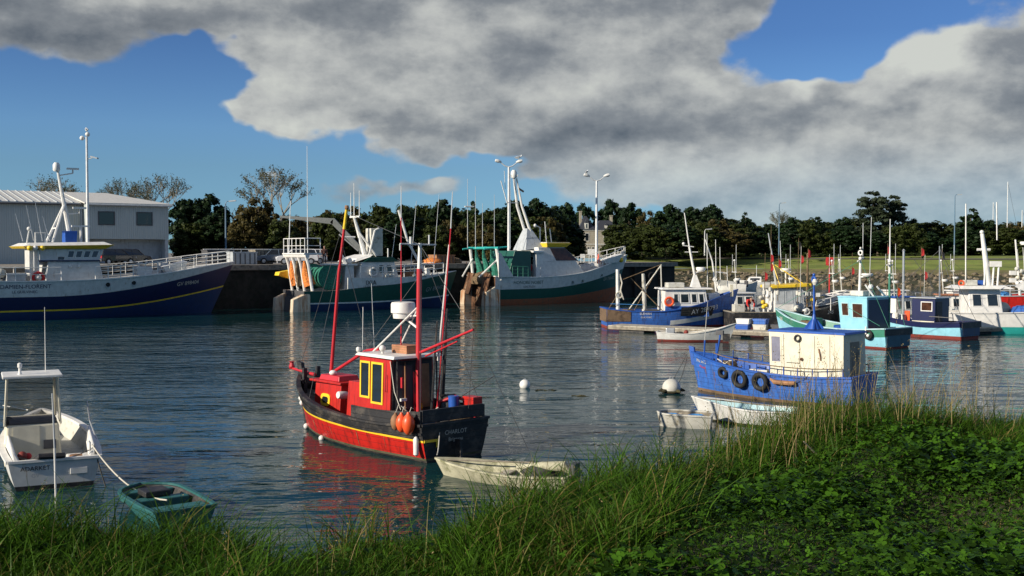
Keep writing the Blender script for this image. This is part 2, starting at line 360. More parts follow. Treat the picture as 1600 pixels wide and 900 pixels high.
class Hull:
    def __init__(s, L, B, sheer, draft=.5, tr=.8, rake=.6, trake=.1, kp=2.2, km=.22, kb=.75, mid=.42):
        s.L, s.B, s.dr, s.tr, s.rk, s.trk, s.kp, s.km, s.kb, s.mid = L, B, draft, tr, rake, trake, kp, km, kb, mid
        s.sh = sheer          # list of (s, z)
    @staticmethod
    def interp(tab, x):
        # smooth (catmull) interpolation
        if x <= tab[0][0]: return tab[0][1]
        if x >= tab[-1][0]: return tab[-1][1]
        for i in range(len(tab)-1):
            if tab[i][0] <= x <= tab[i+1][0]:
                p1, p2 = tab[i], tab[i+1]; t = (x-p1[0])/(p2[0]-p1[0])
                m1 = ((p2[1]-tab[i-1][1])/(p2[0]-tab[i-1][0]) if i > 0 else (p2[1]-p1[1])/(p2[0]-p1[0]))*(p2[0]-p1[0])
                m2 = ((tab[i+2][1]-p1[1])/(tab[i+2][0]-p1[0]) if i+2 < len(tab) else (p2[1]-p1[1])/(p2[0]-p1[0]))*(p2[0]-p1[0])
                return (2*t**3-3*t*t+1)*p1[1]+(t**3-2*t*t+t)*m1+(-2*t**3+3*t*t)*p2[1]+(t**3-t*t)*m2
    def sheer(s, q): return s.interp(s.sh, q)
    def half(s, q, z):
        if q < s.mid: pl = s.tr+(1-s.tr)*math.sin(math.pi/2*q/s.mid)
        else: t = (q-s.mid)/(1-s.mid); pl = max(0, 1-t**s.kp)
        k = s.km+(s.kb-s.km)*max(0, (q-.35)/.65)**1.5
        h = max(0, (z+s.dr)/(s.sheer(q)+s.dr))
        return s.B/2*pl*h**k
    def x(s, q, z):
        zb = s.sheer(1.0)
        return -s.L/2+(s.L-s.rk)*q+s.rk*(max(0, (z+s.dr))/(zb+s.dr))*q**3-s.trk*z*(1-q)**4
    def pt(s, q, z, side=1, off=0):
        return V3((s.x(q, z), side*max(0, s.half(q, z)+off), z))
    def q_of_x(s, x, z):
        a, b = 0, 1
        for _ in range(30):
            c = (a+b)/2
            if s.x(c, z) < x: a = c
            else: b = c
        return (a+b)/2
    def build(s, par, bands, th=.07, bul=.4, inner='deck', cap='white', deckm='deck', n=30, name='hull', capw=.06, caph=.05, transom=None, bulfn=None):
        """bands: list of (upper limit fn(q) or number, material), bottom to top; last is the sheer"""
        b = MB(); qs = [1-(1-i/n)**1.25 if i else 0 for i in range(n+1)]
        rows = []
        prev = lambda q: -s.dr*.9
        for lim, m in bands:
            fn = (lambda q, lim=lim: lim) if not callable(lim) else lim
            sub = 5 if m else 1
            for k in range(1, sub+1):
                rows.append(((lambda q, p=prev, f=fn, k=k, sub=sub: min(s.sheer(q), p(q)+(min(f(q), s.sheer(q))-p(q))*k/sub)), m))
            prev = rows[-1][0]
        allr = [(lambda q: -s.dr*.9, None)]+rows
        grid = {}
        for side in (1, -1):
            base = len(b.v); vs = []
            for q in qs:
                for fn, _ in allr: vs.append(tuple(s.pt(q, fn(q), side)))
            b.v += vs; nr = len(allr)
            for i in range(n):
                for j in range(nr-1):
                    f = (base+i*nr+j, base+(i+1)*nr+j, base+(i+1)*nr+j+1, base+i*nr+j+1)
                    b.f.append(f); b.m.append(b.mi(allr[j+1][1]))
            grid[side] = base
        nr = len(allr)
        for j in range(nr-1):
            a = grid[1]+j; c = grid[-1]+j
            b.f.append((a, a+1, c+1, c)); b.m.append(b.mi(transom[min(j//5, len(transom)-1)] if transom else allr[j+1][1]))
        b.f.append((grid[1],)+tuple(grid[1]+i*nr for i in range(1, n+1))+tuple(grid[-1]+i*nr for i in range(n-1, -1, -1))); b.m.append(0)
        # inner bulwark
        bf = bulfn or (lambda q: bul)
        for side in (1, -1):
            base = len(b.v)
            for q in qs:
                z = s.sheer(q); p = s.pt(q, z, side, -th); x = max(min(p.x, s.x(.985, z)), s.x(0, z)+th); zb = z-bf(q)-.01; pb = s.pt(q, zb, side, -th); xb = max(min(pb.x, s.x(.985, zb)), s.x(0, zb)+th)
                b.v.append((x, p.y, z)); b.v.append((xb, pb.y, zb))
            for i in range(n):
                a = base+i*2; b.f.append((a, a+2, a+3, a+1)); b.m.append(b.mi(inner))
                t = grid[side]+i*nr+nr-1; b.f.append((t, t+nr, a+2, a)); b.m.append(b.mi(inner))
            grid[('i', side)] = base
        a, c = grid[('i', 1)], grid[('i', -1)]
        b.f.append((a, a+1, c+1, c)); b.m.append(b.mi(inner))
        t1, t2 = grid[1]+nr-1, grid[-1]+nr-1; b.f.append((t1, a, c, t2)); b.m.append(b.mi(inner))
        ho = b.build(name, par, smooth=True)
        d = MB(); vs = []
        for q in qs:
            z = s.sheer(q)-bf(q); p = s.pt(q, z, 1, -th*.6); x = max(min(p.x, s.x(.985, z)), s.x(0, z)+th*.5)
            vs += [(x, p.y, z), (x, -p.y, z)]
        d.add(vs, [(2*i, 2*i+1, 2*i+3, 2*i+2) for i in range(n)], deckm); d.build('deck', par, fixn=False)
        if cap:
            for side, nm in ((1, 'gunwale'), (-1, 'gunwale')):
                g = MB(); vs = []
                for q in qs:
                    z = s.sheer(q); p = s.pt(q, z, side); i_ = s.pt(q, z, side, -th-capw*.3)
                    o_ = V3((p.x, p.y+side*capw*.5, z))
                    vs += [(o_.x, o_.y, z-.01), (o_.x, o_.y, z+caph), (i_.x, i_.y, z+caph), (i_.x, i_.y, z-.01)]
                fs = []
                for i in range(n):
                    for k in range(4): fs.append((4*i+k, 4*i+(k+1) % 4, 4*i+4+(k+1) % 4, 4*i+4+k))
                fs += [(0, 1, 2, 3), (4*n, 4*n+3, 4*n+2, 4*n+1)]
                g.add(vs, fs, cap); g.build(nm, par)
            z = s.sheer(0); w = s.half(0, z); g = MB(); g.box((s.x(0, z)-capw*.5, -w, z-.008), (s.x(0, z)+th, w, z+caph-.004), cap); g.build('stern_cap', par)
        return ho
    def band(s, par, zf, m, side=1, q0=0, q1=1, hgt=.05, prj=.02, name='rubbing_strake', n=24):
        b = MB(); vs = []
        for i in range(n+1):
            q = q0+(q1-q0)*i/n; z = zf(q) if callable(zf) else zf
            for zz, off in ((z, 0), (z, prj), (z+hgt, prj), (z+hgt, 0)):
                p = s.pt(q, zz, side); vs.append((p.x, p.y+side*off, zz))
        fs = []
        for i in range(n):
            for k in range(4): fs.append((4*i+k, 4*i+(k+1) % 4, 4*i+4+(k+1) % 4, 4*i+4+k))
        fs += [(0, 1, 2, 3), (4*n, 4*n+1, 4*n+2, 4*n+3)]
        return b.add(vs, fs, m).build(name, par)
    def text(s, par, st, x, z, size, m, side=1, name='lettering', slope=0):
        vs, fs, w = text_geo(st, size); o = []
        for a, c in vs:
            xx = x-a if side > 0 else x+a; zz = z+c+a*slope
            q = s.q_of_x(xx, zz); p = s.pt(q, zz, side); o.append((xx, p.y+side*.015, zz))
        return MB().add(o, fs, m).build(name, par, fixn=False)
    def ttext(s, par, st, y, z, size, m, name='lettering'):
        vs, fs, w = text_geo(st, size)
        return MB().add([(s.x(0, z+c)-.015, y+w/2-a, z+c) for a, c in vs], fs, m).build(name, par, fixn=False)
def dome(par, c, r, h, m='white', name='radar_dome'):
    return MB().lathe([(r*.82, 0), (r*.86, h*.3), (r, h*.34), (r, h*.86), (r*.93, h*.97), (r*.7, h)], c, m, 20).build(name, par, smooth=True)
def buoy_ring(par, c, axis, R_=.34, r=.075, m='orange'):
    o = MB().torus(c, R_, r, m, axis).build('lifebuoy', par, smooth=True)
    return o
def tyre(par, c, axis, R_=.3, r=.1):
    o = MB().torus(c, R_, r, 'rubber', axis, 24, 10).build('tyre_fender', par, smooth=True); return o
def netpile(c, r, m, name, par=None, seed=1, sz=.6):
    rn = random.Random(seed); b = MB()
    n = 10; k = 7; vs = []
    for i in range(k+1):
        for j in range(n):
            a = 2*math.pi*j/n; t = i/k; rr = r*math.cos(t*math.pi/2)**.6*(1+rn.uniform(-.16, .16)) if i < k else .01
            vs.append((c[0]+rr*math.cos(a), c[1]+rr*math.sin(a), c[2]+r*sz*math.sin(t*math.pi/2)*(1+rn.uniform(-.08, .08))))
    fs = [(i*n+j, i*n+(j+1) % n, (i+1)*n+(j+1) % n, (i+1)*n+j) for i in range(k) for j in range(n)]
    b.add(vs, fs, m); return b.build(name, par, smooth=True)
def person(name, label, joints, loc, rz, parts):
    """joints: dict name -> (pos, radius, parent); grown with skin + subsurf"""
    root = thing(name, label, 'person', loc, rz)
    def skin(nm, keys, links, m, rad):
        me = bpy.data.meshes.new(nm); idx = {k: i for i, k in enumerate(keys)}
        me.from_pydata([joints[k] for k in keys], [(idx[a], idx[b]) for a, b in links], [])
        o = bpy.data.objects.new(nm, me); C.objects.link(o); o.modifiers.new('s', 'SKIN')
        for k in keys: me.skin_vertices[0].data[idx[k]].radius = (rad[k], rad[k]*.85)
        me.skin_vertices[0].data[0].use_root = True
        o.modifiers.new('u', 'SUBSURF').levels = 1; o.modifiers['u'].render_levels = 1
        dg = bpy.context.evaluated_depsgraph_get(); m2 = bpy.data.meshes.new_from_object(o.evaluated_get(dg))
        bpy.data.objects.remove(o); m2.name = nm; m2.materials.clear(); m2.materials.append(MT[m])
        m2.polygons.foreach_set('use_smooth', [True]*len(m2.polygons))
        q = bpy.data.objects.new(nm, m2); C.objects.link(q); q.parent = root; return q
    for nm, keys, links, m, rad in parts: skin(nm, keys, links, m, rad)
    return root
# ---------------------------------------------------------------- water
def water_mat():
    m = bpy.data.materials.new('harbour water'); m.use_nodes = True; nt = m.node_tree
    N, L, M, noise, comb, mixc, ss = node_helpers(nt); b = nt.nodes['Principled BSDF']
    g = N.new('ShaderNodeNewGeometry').outputs['Position']
    def mp(sx_, sy_, rot=0):
        n = N.new('ShaderNodeMapping'); L.new(g, n.inputs[0]); n.inputs['Scale'].default_value = (sx_, sy_, 1); n.inputs['Rotation'].default_value = (0, 0, rot); return n.outputs[0]
    b.inputs['Base Color'].default_value = (.006, .034, .038, 1); b.inputs['Roughness'].default_value = .015
    b.inputs['IOR'].default_value = 1.34; b.inputs['Specular IOR Level'].default_value = .28
    fine = noise(mp(.9, 1.5, .2), 2.8, 3, .5)
    mid = noise(mp(.6, 1.5, -.15), 1.0, 3, .5)
    swell = noise(mp(.5, 1.2, .1), .28, 2, .5)
    gust = ss(noise(mp(.5, 1.3, .3), .045, 3, .5), .40, .64)        # wind lanes
    h = M('ADD', M('MULTIPLY', swell, .15), M('ADD', M('MULTIPLY', mid, M('MULTIPLY_ADD', gust, .085, .045)), M('MULTIPLY', fine, M('MULTIPLY_ADD', gust, .016, .004))))
    bn = N.new('ShaderNodeBump'); bn.inputs['Strength'].default_value = 1; bn.inputs['Distance'].default_value = WAVE
    L.new(h, bn.inputs['Height']); L.new(bn.outputs[0], b.inputs['Normal'])
    return m
WAVE = 0.88
MT['water'] = water_mat()
b = MB(); b.add([(-400, -60, 0), (400, -60, 0), (400, 330, 0), (-400, 330, 0)], [(0, 1, 2, 3)], 'water')
tag(b.build('water', fixn=False), kind='structure')

# ---------------------------------------------------------------- land
def ground_mat(name, a, bcol, scale=.6, rough=.95, bump=.05):
    return mat(name, a, rough, var=.35, vscale=scale, wear=bcol, wamt=.6, wscale=scale*2, bump=bump, bscale=8)
MT['turf'] = ground_mat('bank turf', (.17, .22, .03), (.18, .18, .045), .25)
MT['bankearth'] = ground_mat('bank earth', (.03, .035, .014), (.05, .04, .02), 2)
MT['quaytop'] = ground_mat('quay concrete top', (.24, .22, .19), (.12, .11, .10), .3)
MT['drygrass'] = ground_mat('dry bank grass', (.16, .14, .045), (.09, .10, .03), .6)
TH = math.atan(.65); QC = V3((18.6, 125.6, 0)); QD = V3((math.cos(TH), math.sin(TH), 0)); QN = V3((QD.y, -QD.x, 0))   # along the quay, and outward towards the water
QZ = 3.9
def q(a, o, z=0): return QC+QD*a+QN*o+V3((0, 0, z))      # a metres along the quay from its corner, o towards the water
b = MB(); pts = [q(0, 0, QZ), q(-260, 0, QZ), q(-260, -600, QZ), V3((-1500, 4000, QZ)), V3((300, 4000, QZ)), q(0, -60, QZ)]
b.add(pts, [tuple(range(6))], 'quaytop'); tag(b.build('quay_ground', fixn=False), kind='structure')
SH = [(17, 168), (30, 172), (48, 160), (70, 148), (100, 140), (150, 128), (260, 110), (420, 60)]     # far shoreline
def shore_strip(name, offs, m, jit=0, seed=3):
    rn = random.Random(seed); P = []
    for i in range(len(SH)-1):
        n = max(2, int(math.dist(SH[i], SH[i+1])/2.5))
        for k in range(n): t = k/n; P.append((SH[i][0]*(1-t)+SH[i+1][0]*t, SH[i][1]*(1-t)+SH[i+1][1]*t))
    P.append(SH[-1]); vs = []
    for x, y in P:
        for o, z in offs:
            j = jit if 0 < z < 4 else 0
            vs.append((x+o*.12+rn.uniform(-j, j), y+o, z+rn.uniform(-j, j)*.5))
    w = len(offs); fs = [(i*w+k, (i+1)*w+k, (i+1)*w+k+1, i*w+k+1) for i in range(len(P)-1) for k in range(w-1)]
    o = MB().add(vs, fs, m).build(name, smooth=True, fixn=False); return tag(o, kind='structure'), P
shore_strip('shore_bank', [(-1, -1), (0, 0), (3, .7), (6, 1.4), (8, 1.7)], 'bankearth', .25)
shore_strip('bank_slope', [(7.8, 1.7), (11, 2.05), (15, 2.4)], 'drygrass', .12, 5)
_, SP = shore_strip('grass_field', [(15, 2.4), (22, 3.0), (32, 3.8), (45, 4.4), (70, 4.58), (300, 4.6), (4000, 4.6)], 'turf', .06, 8)
# a footpath on top of the bank
def strip(name, o0, o1, z, m):
    vs = []; 
    for x, y in SP: vs += [(x+o0*.12, y+o0, z(o0)), (x+o1*.12, y+o1, z(o1))]
    return tag(MB().add(vs, [(2*i, 2*i+2, 2*i+3, 2*i+1) for i in range(len(SP)-1)], m).build(name, fixn=False), kind='structure')
MT['path'] = mat('path gravel', (.10, .09, .075), .95)
strip('footpath', 33, 36, lambda o: 3.9+.055*(o-33), 'path')
# rip-rap
def rocks():
    b = MB(); rn = random.Random(4)
    ico = bmesh.new(); bmesh.ops.create_icosphere(ico, subdivisions=1, radius=1); iv = [v.co.copy() for v in ico.verts]; jf = [tuple(v.index for v in f.verts) for f in ico.faces]; ico.free()
    for i in range(6500):
        k = rn.randrange(len(SP)-1); x, y = SP[k]
        if x > 130: continue
        o = rn.uniform(0, 9.5); z = min(o*.225, 1.85)+rn.uniform(-.12, .05); s = rn.uniform(.16, .48)
        c = V3((x+rn.uniform(-1.3, 1.3)+o*.12, y+o, z)); sc = V3((rn.uniform(.8, 1.5), rn.uniform(.7, 1.1), rn.uniform(.5, .9)))*s
        rt = Matrix.Rotation(rn.uniform(0, 6), 3, 'Z')
        b.add([c+rt @ V3((v.x*sc.x*rn.uniform(.75, 1.2), v.y*sc.y*rn.uniform(.8, 1.2), v.z*sc.z)) for v in iv], jf, 'stone')
    tag(b.build('shore_rocks', fixn=False), kind='stuff')
rocks()
# ---------------------------------------------------------------- quay wall
def quaywall():
    b = MB(); vs = []; n = 120
    for i in range(n+1):
        a = -i*2.2
        vs += [q(a, .02, -1.5), q(a, .02, QZ-.45)]
    b.add(vs, [(2*i, 2*i+2, 2*i+3, 2*i+1) for i in range(n)], 'quaywall')
    b.add([q(.02, 0, -1.5), q(.02, 0, QZ-.45), q(.02, -60, QZ-.45), q(.02, -60, -1.5)], [(0, 1, 2, 3)], 'quaywall')
    r = thing('quay_wall', 'long dark weed stained quay wall with a pale concrete coping, behind the three moored trawlers', 'quay wall', QC)
    w = b.build('wall_face', None, fixn=False); w.parent = r; w.location = -QC
    c = MB(); c.prism([q(.25, .3, QZ-.45), q(.25, -.9, QZ-.45), q(-262, -.9, QZ-.45), q(-262, .3, QZ-.45)], [q(.25, .3, QZ+.02), q(.25, -.9, QZ+.02), q(-262, -.9, QZ+.02), q(-262, .3, QZ+.02)], 'concrete')
    c.prism([q(.25, -.9, QZ-.45), q(-.6, -.9, QZ-.45), q(-.6, -60, QZ-.45), q(.25, -60, QZ-.45)], [q(.25, -.9, QZ+.02), q(-.6, -.9, QZ+.02), q(-.6, -60, QZ+.02), q(.25, -60, QZ+.02)], 'concrete')
    cc = c.build('coping'); cc.parent = r; cc.location = -QC
    for a in [-6, -14, -22, -30, -38, -46, -54, -62, -70]:
        f = MB(); f.cbox(q(a, .2, 1.6), (.3, .36, 3.6), 'quaywall', rz=TH); o = f.build('fender_pile'); o.parent = r; o.location = -QC
quaywall()
for k_, (a, lab) in enumerate(((-27.5, 'rusty ladder on the quay wall between the blue trawler bow and the trawler IXIA'), (-2.2, 'rusty ladder on the quay wall at the corner behind the blue AY boat'))):
    r_ = thing('quay_ladder', lab, 'ladder', q(a, .12), TH); MB().tube([(-.22, 0, -.4), (-.22, 0, QZ+.2)], .035, 'rusty').build('side_rail', r_); MB().tube([(.22, 0, -.4), (.22, 0, QZ+.2)], .035, 'rusty').build('side_rail', r_)
    for j_ in range(11): MB().tube([(-.22, 0, j_*.36), (.22, 0, j_*.36)], .022, 'rusty', 5).build('rung', r_)
for a, lab in ((-30, 'black tyre hanging on the quay wall just right of the blue trawler bow'), (-25.5, 'black tyre hanging on the quay wall left of the trawler IXIA gantry'), (-3.8, 'black tyre hanging on the quay wall right of the green trawler bow')):
    o_ = MB().torus((0, 0, 0), .42, .15, 'rubber', (QN.x, QN.y, 0), 22, 8).build('tyre_fender', smooth=True); o_.location = q(a, .40, 2.3); tag(o_, lab, 'tyre')
# the near bank: height field
EDGE = [(-30, 5.5), (-3.4, 5.75), (-1.4, 5.85), (-.86, 5.95), (0, 6.2), (.56, 6.75), (1.13, 7.8), (1.8, 8.7), (2.8, 9.6), (3.7, 9.9), (7, 10.0), (30, 11)]
def edge(x): return Hull.interp(EDGE, x)
def gz(x, y):
    e = edge(x)+.22*math.sin(x*2.1+1)+.12*math.sin(x*5.3); d = y-e
    z = 3.4+.05*math.sin(x*1.7+y*1.1)+.035*math.sin(x*3.9-y*2.7)
    z += .04*math.exp(-((x-2.9)/.9)**2-((y-9.2)/1.0)**2)
    if x < .6: z -= .05*min(1, (.6-x))
    if d > -.6: t = d+.6; z -= .13*t*t if t < 1.6 else .333+(t-1.6)*.72
    return max(z, -1.0)
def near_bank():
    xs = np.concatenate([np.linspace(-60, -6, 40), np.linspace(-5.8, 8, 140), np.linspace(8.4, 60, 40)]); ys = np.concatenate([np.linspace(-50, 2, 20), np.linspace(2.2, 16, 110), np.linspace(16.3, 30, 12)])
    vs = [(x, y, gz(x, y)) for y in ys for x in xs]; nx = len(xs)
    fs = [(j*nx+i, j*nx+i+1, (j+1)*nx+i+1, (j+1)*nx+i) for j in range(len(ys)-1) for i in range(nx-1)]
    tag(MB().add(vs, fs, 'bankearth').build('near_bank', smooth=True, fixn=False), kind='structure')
near_bank()

# ---------------------------------------------------------------- foliage
def leaf_mat(name, col, var=.35, trans=.25, tipc=None, rough=.5):
    m = bpy.data.materials.new(name); m.use_nodes = True; nt = m.node_tree
    N, L, M, noise, comb, mixc, ss = node_helpers(nt); b = nt.nodes['Principled BSDF']
    at_ = N.new('ShaderNodeAttribute'); at_.attribute_name = 'shade'
    dk = tuple(x*(1-var) for x in col)+(1,); lt = tuple(x*(1+var) for x in col)+(1,)
    c = mixc(at_.outputs['Fac'], dk, lt)
    if tipc:
        a2 = N.new('ShaderNodeAttribute'); a2.attribute_name = 'dry'; c = mixc(a2.outputs['Fac'], c, tuple(tipc)+(1,))
    L.new(c, b.inputs['Base Color']); b.inputs['Roughness'].default_value = rough; b.inputs['Specular IOR Level'].default_value = .12
    tr = N.new('ShaderNodeBsdfTranslucent'); L.new(c, tr.inputs[0]); mx = N.new('ShaderNodeMixShader'); mx.inputs[0].default_value = trans
    L.new(b.outputs[0], mx.inputs[1]); L.new(tr.outputs[0], mx.inputs[2]); L.new(mx.outputs[0], nt.nodes['Material Output'].inputs[0])
    return m
MT['pinefol'] = leaf_mat('pine foliage', (.014, .029, .010), .5, .05)
MT['broadfol'] = leaf_mat('broadleaf foliage', (.034, .046, .011), .5, .12)
MT['autumnfol'] = leaf_mat('autumn foliage', (.060, .050, .016), .45, .15)
MT['cedarfol'] = leaf_mat('cedar foliage', (.030, .042, .022), .35, .1)
MT['sparsefol'] = leaf_mat('sparse leaves', (.07, .075, .035), .4, .2)
MT['hedgefol'] = leaf_mat('hedge foliage', (.045, .065, .018), .4, .2)
def raw_mesh(name, V, Fq, m, shade, dry=None, sides=4):
    me = bpy.data.meshes.new(name); nv = len(V); nf = len(Fq)
    me.vertices.add(nv); me.vertices.foreach_set('co', np.ascontiguousarray(V, np.float32).ravel())
    me.loops.add(nf*sides); me.loops.foreach_set('vertex_index', np.ascontiguousarray(Fq, np.int32).ravel())
    me.polygons.add(nf); me.polygons.foreach_set('loop_start', np.arange(0, nf*sides, sides, dtype=np.int32))
    a = me.attributes.new('shade', 'FLOAT', 'POINT'); a.data.foreach_set('value', shade.astype(np.float32))
    if dry is not None: a = me.attributes.new('dry', 'FLOAT', 'POINT'); a.data.foreach_set('value', dry.astype(np.float32))
    me.materials.append(m if not isinstance(m, str) else MT[m]); me.update(calc_edges=True); return me
def cards(cent, size, g, nrm=None, asp=.55):
    """leaf clumps as small diamonds; cent (n,3)"""
    n = len(cent)
    a = g.normal(size=(n, 3)); a /= np.linalg.norm(a, axis=1)[:, None]
    if nrm is not None:
        b_ = np.cross(nrm, a); b_ /= np.linalg.norm(b_, axis=1)[:, None]+1e-9; c_ = np.cross(nrm, b_)+g.normal(size=(n, 3))*.45
    else:
        b_ = g.normal(size=(n, 3)); b_ = np.cross(a, b_); b_ /= np.linalg.norm(b_, axis=1)[:, None]+1e-9; c_ = np.cross(a, b_)
    s = (size*g.uniform(.6, 1.3, n))[:, None]
    V = np.stack([cent-b_*s, cent-c_*s*asp, cent+b_*s, cent+c_*s*asp], 1).reshape(-1, 3)
    return V, np.arange(n*4).reshape(n, 4)
def crown_mesh(kind, seed, H, Rr, n_cl, per, leaf, m):
    g = np.random.default_rng(seed); C_ = []; Rc = []
    while len(C_) < n_cl:
        p = g.uniform(-1, 1, 3); rr = math.hypot(p[0], p[1]); t = (p[2]+1)/2
        if kind == 'pine': lim = (math.sin(math.pi*min(1, max(0, (t-.12)/.88))**.75))**.6 if t > .12 else 0; sz = .15
        elif kind == 'broad': lim = math.sin(math.pi*(.08+.92*t))**.5 if t > .04 else 0; sz = .16
        elif kind == 'conifer': lim = (1-t)**.7*.9+.12; sz = .15
        elif kind == 'cedar': lim = ((1-t)**.5*.85+.25)*(.65+.35*abs(math.sin(t*13))); sz = .15
        elif kind == 'bush': lim = math.sqrt(max(0, 1-t*t)); sz = .22
        an_ = math.atan2(p[1], p[0]); lim *= .80+.13*math.sin(3*an_+seed)+.12*math.sin(5*an_-2*seed+4*t)+.10*math.sin(9*t+seed)
        if rr > lim or rr < lim*g.uniform(0, .75): continue
        C_.append((p[0]*Rr, p[1]*Rr, t*H)); Rc.append(sz*(.7+.6*g.random())*min(Rr, H/1.6))
    P = []; Nn = []; Sh = []
    for c, r in zip(C_, Rc):
        d = g.normal(size=(per, 3)); d /= np.linalg.norm(d, axis=1)[:, None]; rad = g.uniform(.25, 1.3, per)[:, None]
        sq = np.array([1, 1, .45 if kind == 'cedar' else (.75 if kind == 'pine' else .85)])
        P.append(np.array(c)+d*rad*r*sq); Nn.append(d); Sh.append(np.full(per, g.random())*.6+g.random(per)*.4)
    P = np.concatenate(P); Nn = np.concatenate(Nn); Sh = np.concatenate(Sh)
    V, Fq = cards(P, leaf, g, Nn, .6); return raw_mesh('crown', V, Fq, m, np.repeat(Sh, 4)), C_
def trunk_mesh(seed, H, Rr, base, tips, m='bark', lean=.02):
    rn = random.Random(seed); b = MB(); top = V3((rn.uniform(-lean, lean)*H, rn.uniform(-lean, lean)*H, H*.82))
    mid = top*.5+V3((rn.uniform(-.02, .02)*H, 0, 0)); b.tube([(0, 0, -.6), (0, 0, .3), mid, top], [base*1.25, base, base*.7, base*.2], m, 8)
    for c in rn.sample(tips, min(12, len(tips))):
        c = V3(c); t = max(.25, min(.95, (c.z/H)*.8-.05)); s = top*t
        if c.z < s.z*.6: continue
        b.tube([s, s.lerp(c, .5)+V3((0, 0, -.04*H*.3)), c], [base*.38, base*.2, base*.06], m, 5)
    return b
def proto_tree(name, kind, seed, H, Rr, n_cl, per, leaf, m, tm='bark'):
    r = thing(name, None, None, (0, -500, 0)); me, cl = crown_mesh(kind, seed, H, Rr, n_cl, per, leaf, m)
    c = bpy.data.objects.new('crown', me); C.objects.link(c); c.parent = r
    trunk_mesh(seed, H, Rr, H*.028, cl, tm).build('trunk', r, smooth=True); return r
def bare_tree(name, seed, H, Rr, leaf_n, tm='palebark', lm='sparsefol', spread=.9):
    rn = random.Random(seed); g = np.random.default_rng(seed); r = thing(name, None, None, (0, -500, 0)); b = MB(); tips = []
    def br(p, d, ln, rad, lev):
        e = p+d*ln; mid = p.lerp(e, .5)+V3((rn.uniform(-.06, .06), rn.uniform(-.06, .06), 0))*ln
        b.tube([p, mid, e], [rad, rad*.85, rad*.6], tm, 6 if lev < 2 else 3)
        if lev >= 3: tips.append((tuple(mid), tuple(d))); tips.append((tuple(e), tuple(d)))
        if lev >= 5: return
        for k in range(rn.choice((3, 3, 4)) if lev < 4 else 3):
            ax = V3((rn.uniform(-1, 1), rn.uniform(-1, 1), rn.uniform(-.2, .2))).normalized()
            nd = (d+ax*rn.uniform(.35, spread)).normalized(); nd.z = nd.z*.9+.12; nd.normalize(); br(e, nd, ln*rn.uniform(.62, .8), rad*.58, lev+1)
    br(V3((0, 0, -.4)), V3((.02, 0, 1)), H*.26, H*.02, 0)
    # scale to the wanted size
    mx = max(v[2] for v in b.v); mr = max(max(abs(v[0]), abs(v[1])) for v in b.v); fz = H/mx; fr = Rr/mr
    b.v = [(x*fr, y*fr, z*fz) for x, y, z in b.v]
    b.build('trunk', r, fixn=False)
    T = np.array([t[0] for t in tips])*np.array([fr, fr, fz]); D = np.array([t[1] for t in tips])
    idx = g.integers(0, len(T), leaf_n); P = T[idx]+g.normal(size=(leaf_n, 3))*.16+D[idx]*g.uniform(0, .5, leaf_n)[:, None]
    V, Fq = cards(P, .14, g, None, .5); o = bpy.data.objects.new('crown', raw_mesh('crown', V, Fq, lm, np.repeat(g.random(leaf_n), 4))); C.objects.link(o); o.parent = r
    return r
PT = dict(
    pine=[proto_tree('pine_tree', 'pine', s, 12, 4.6, 150, 85, .32, 'pinefol') for s in (1, 2, 3)],
    broad=[proto_tree('broadleaf_tree', 'broad', s, 11, 5, 150, 85, .32, 'broadfol') for s in (11, 12)],
    autumn=[proto_tree('autumn_tree', 'broad', s, 11, 5, 150, 80, .30, 'autumnfol') for s in (15,)],
    conifer=[proto_tree('conifer_tree', 'conifer', s, 12, 3.2, 150, 60, .3, 'pinefol') for s in (21,)],
    cedar=[proto_tree('cedar_tree', 'cedar', s, 15, 5.6, 300, 60, .30, 'cedarfol') for s in (31, 32)],
    bush=[proto_tree('shrub', 'bush', s, 2.0, 2.4, 40, 60, .16, 'hedgefol') for s in (41, 42)],
    bare=[bare_tree('bare_tree', 51, 14, 6.5, 2600), bare_tree('bare_tree', 53, 14, 6, 2200)])
PH = dict(pine=12, broad=11, autumn=11, conifer=12, cedar=15, bush=2.0, bare=14)
PR = dict(pine=4.6, broad=5, autumn=5, conifer=3.2, cedar=5.6, bush=2.4, bare=6.3)
used = set()
def plant(kind, px, ytop, D, wpx, label, group, rnd=random.Random(5), ground=None):
    """a tree whose top stands at picture height ytop, D metres away, wpx wide; gets its real height and width from that"""
    g0 = ground if ground is not None else (QZ if px < 1000 and D > 60 else 4.55)
    top = at(px, ytop, D); H = top.z-g0; w = wpx/F*D/2*(1.18 if kind in ('pine', 'broad') else 1)
    k = rnd.randrange(len(PT[kind])); pr = PT[kind][k]; rz = rnd.uniform(0, 6.28); sc = (w/PR[kind], w/PR[kind], H/PH[kind])
    if (kind, k) not in used:
        used.add((kind, k)); pr.location = (top.x, top.y, g0); pr.rotation_euler = (0, 0, rz); pr.scale = sc; o = pr
    else: o = dup(pr, (top.x, top.y, g0), rz, scale=sc)
    cat = {'bush': 'shrub'}.get(kind, 'tree'); tag(o, label, cat, group); return o
GF = 'trees of the wood beyond the quay'; GR = 'trees behind the grassy far bank'; GB = 'bare trees behind the warehouse'; GS = 'shrubs along the foot of the wood'
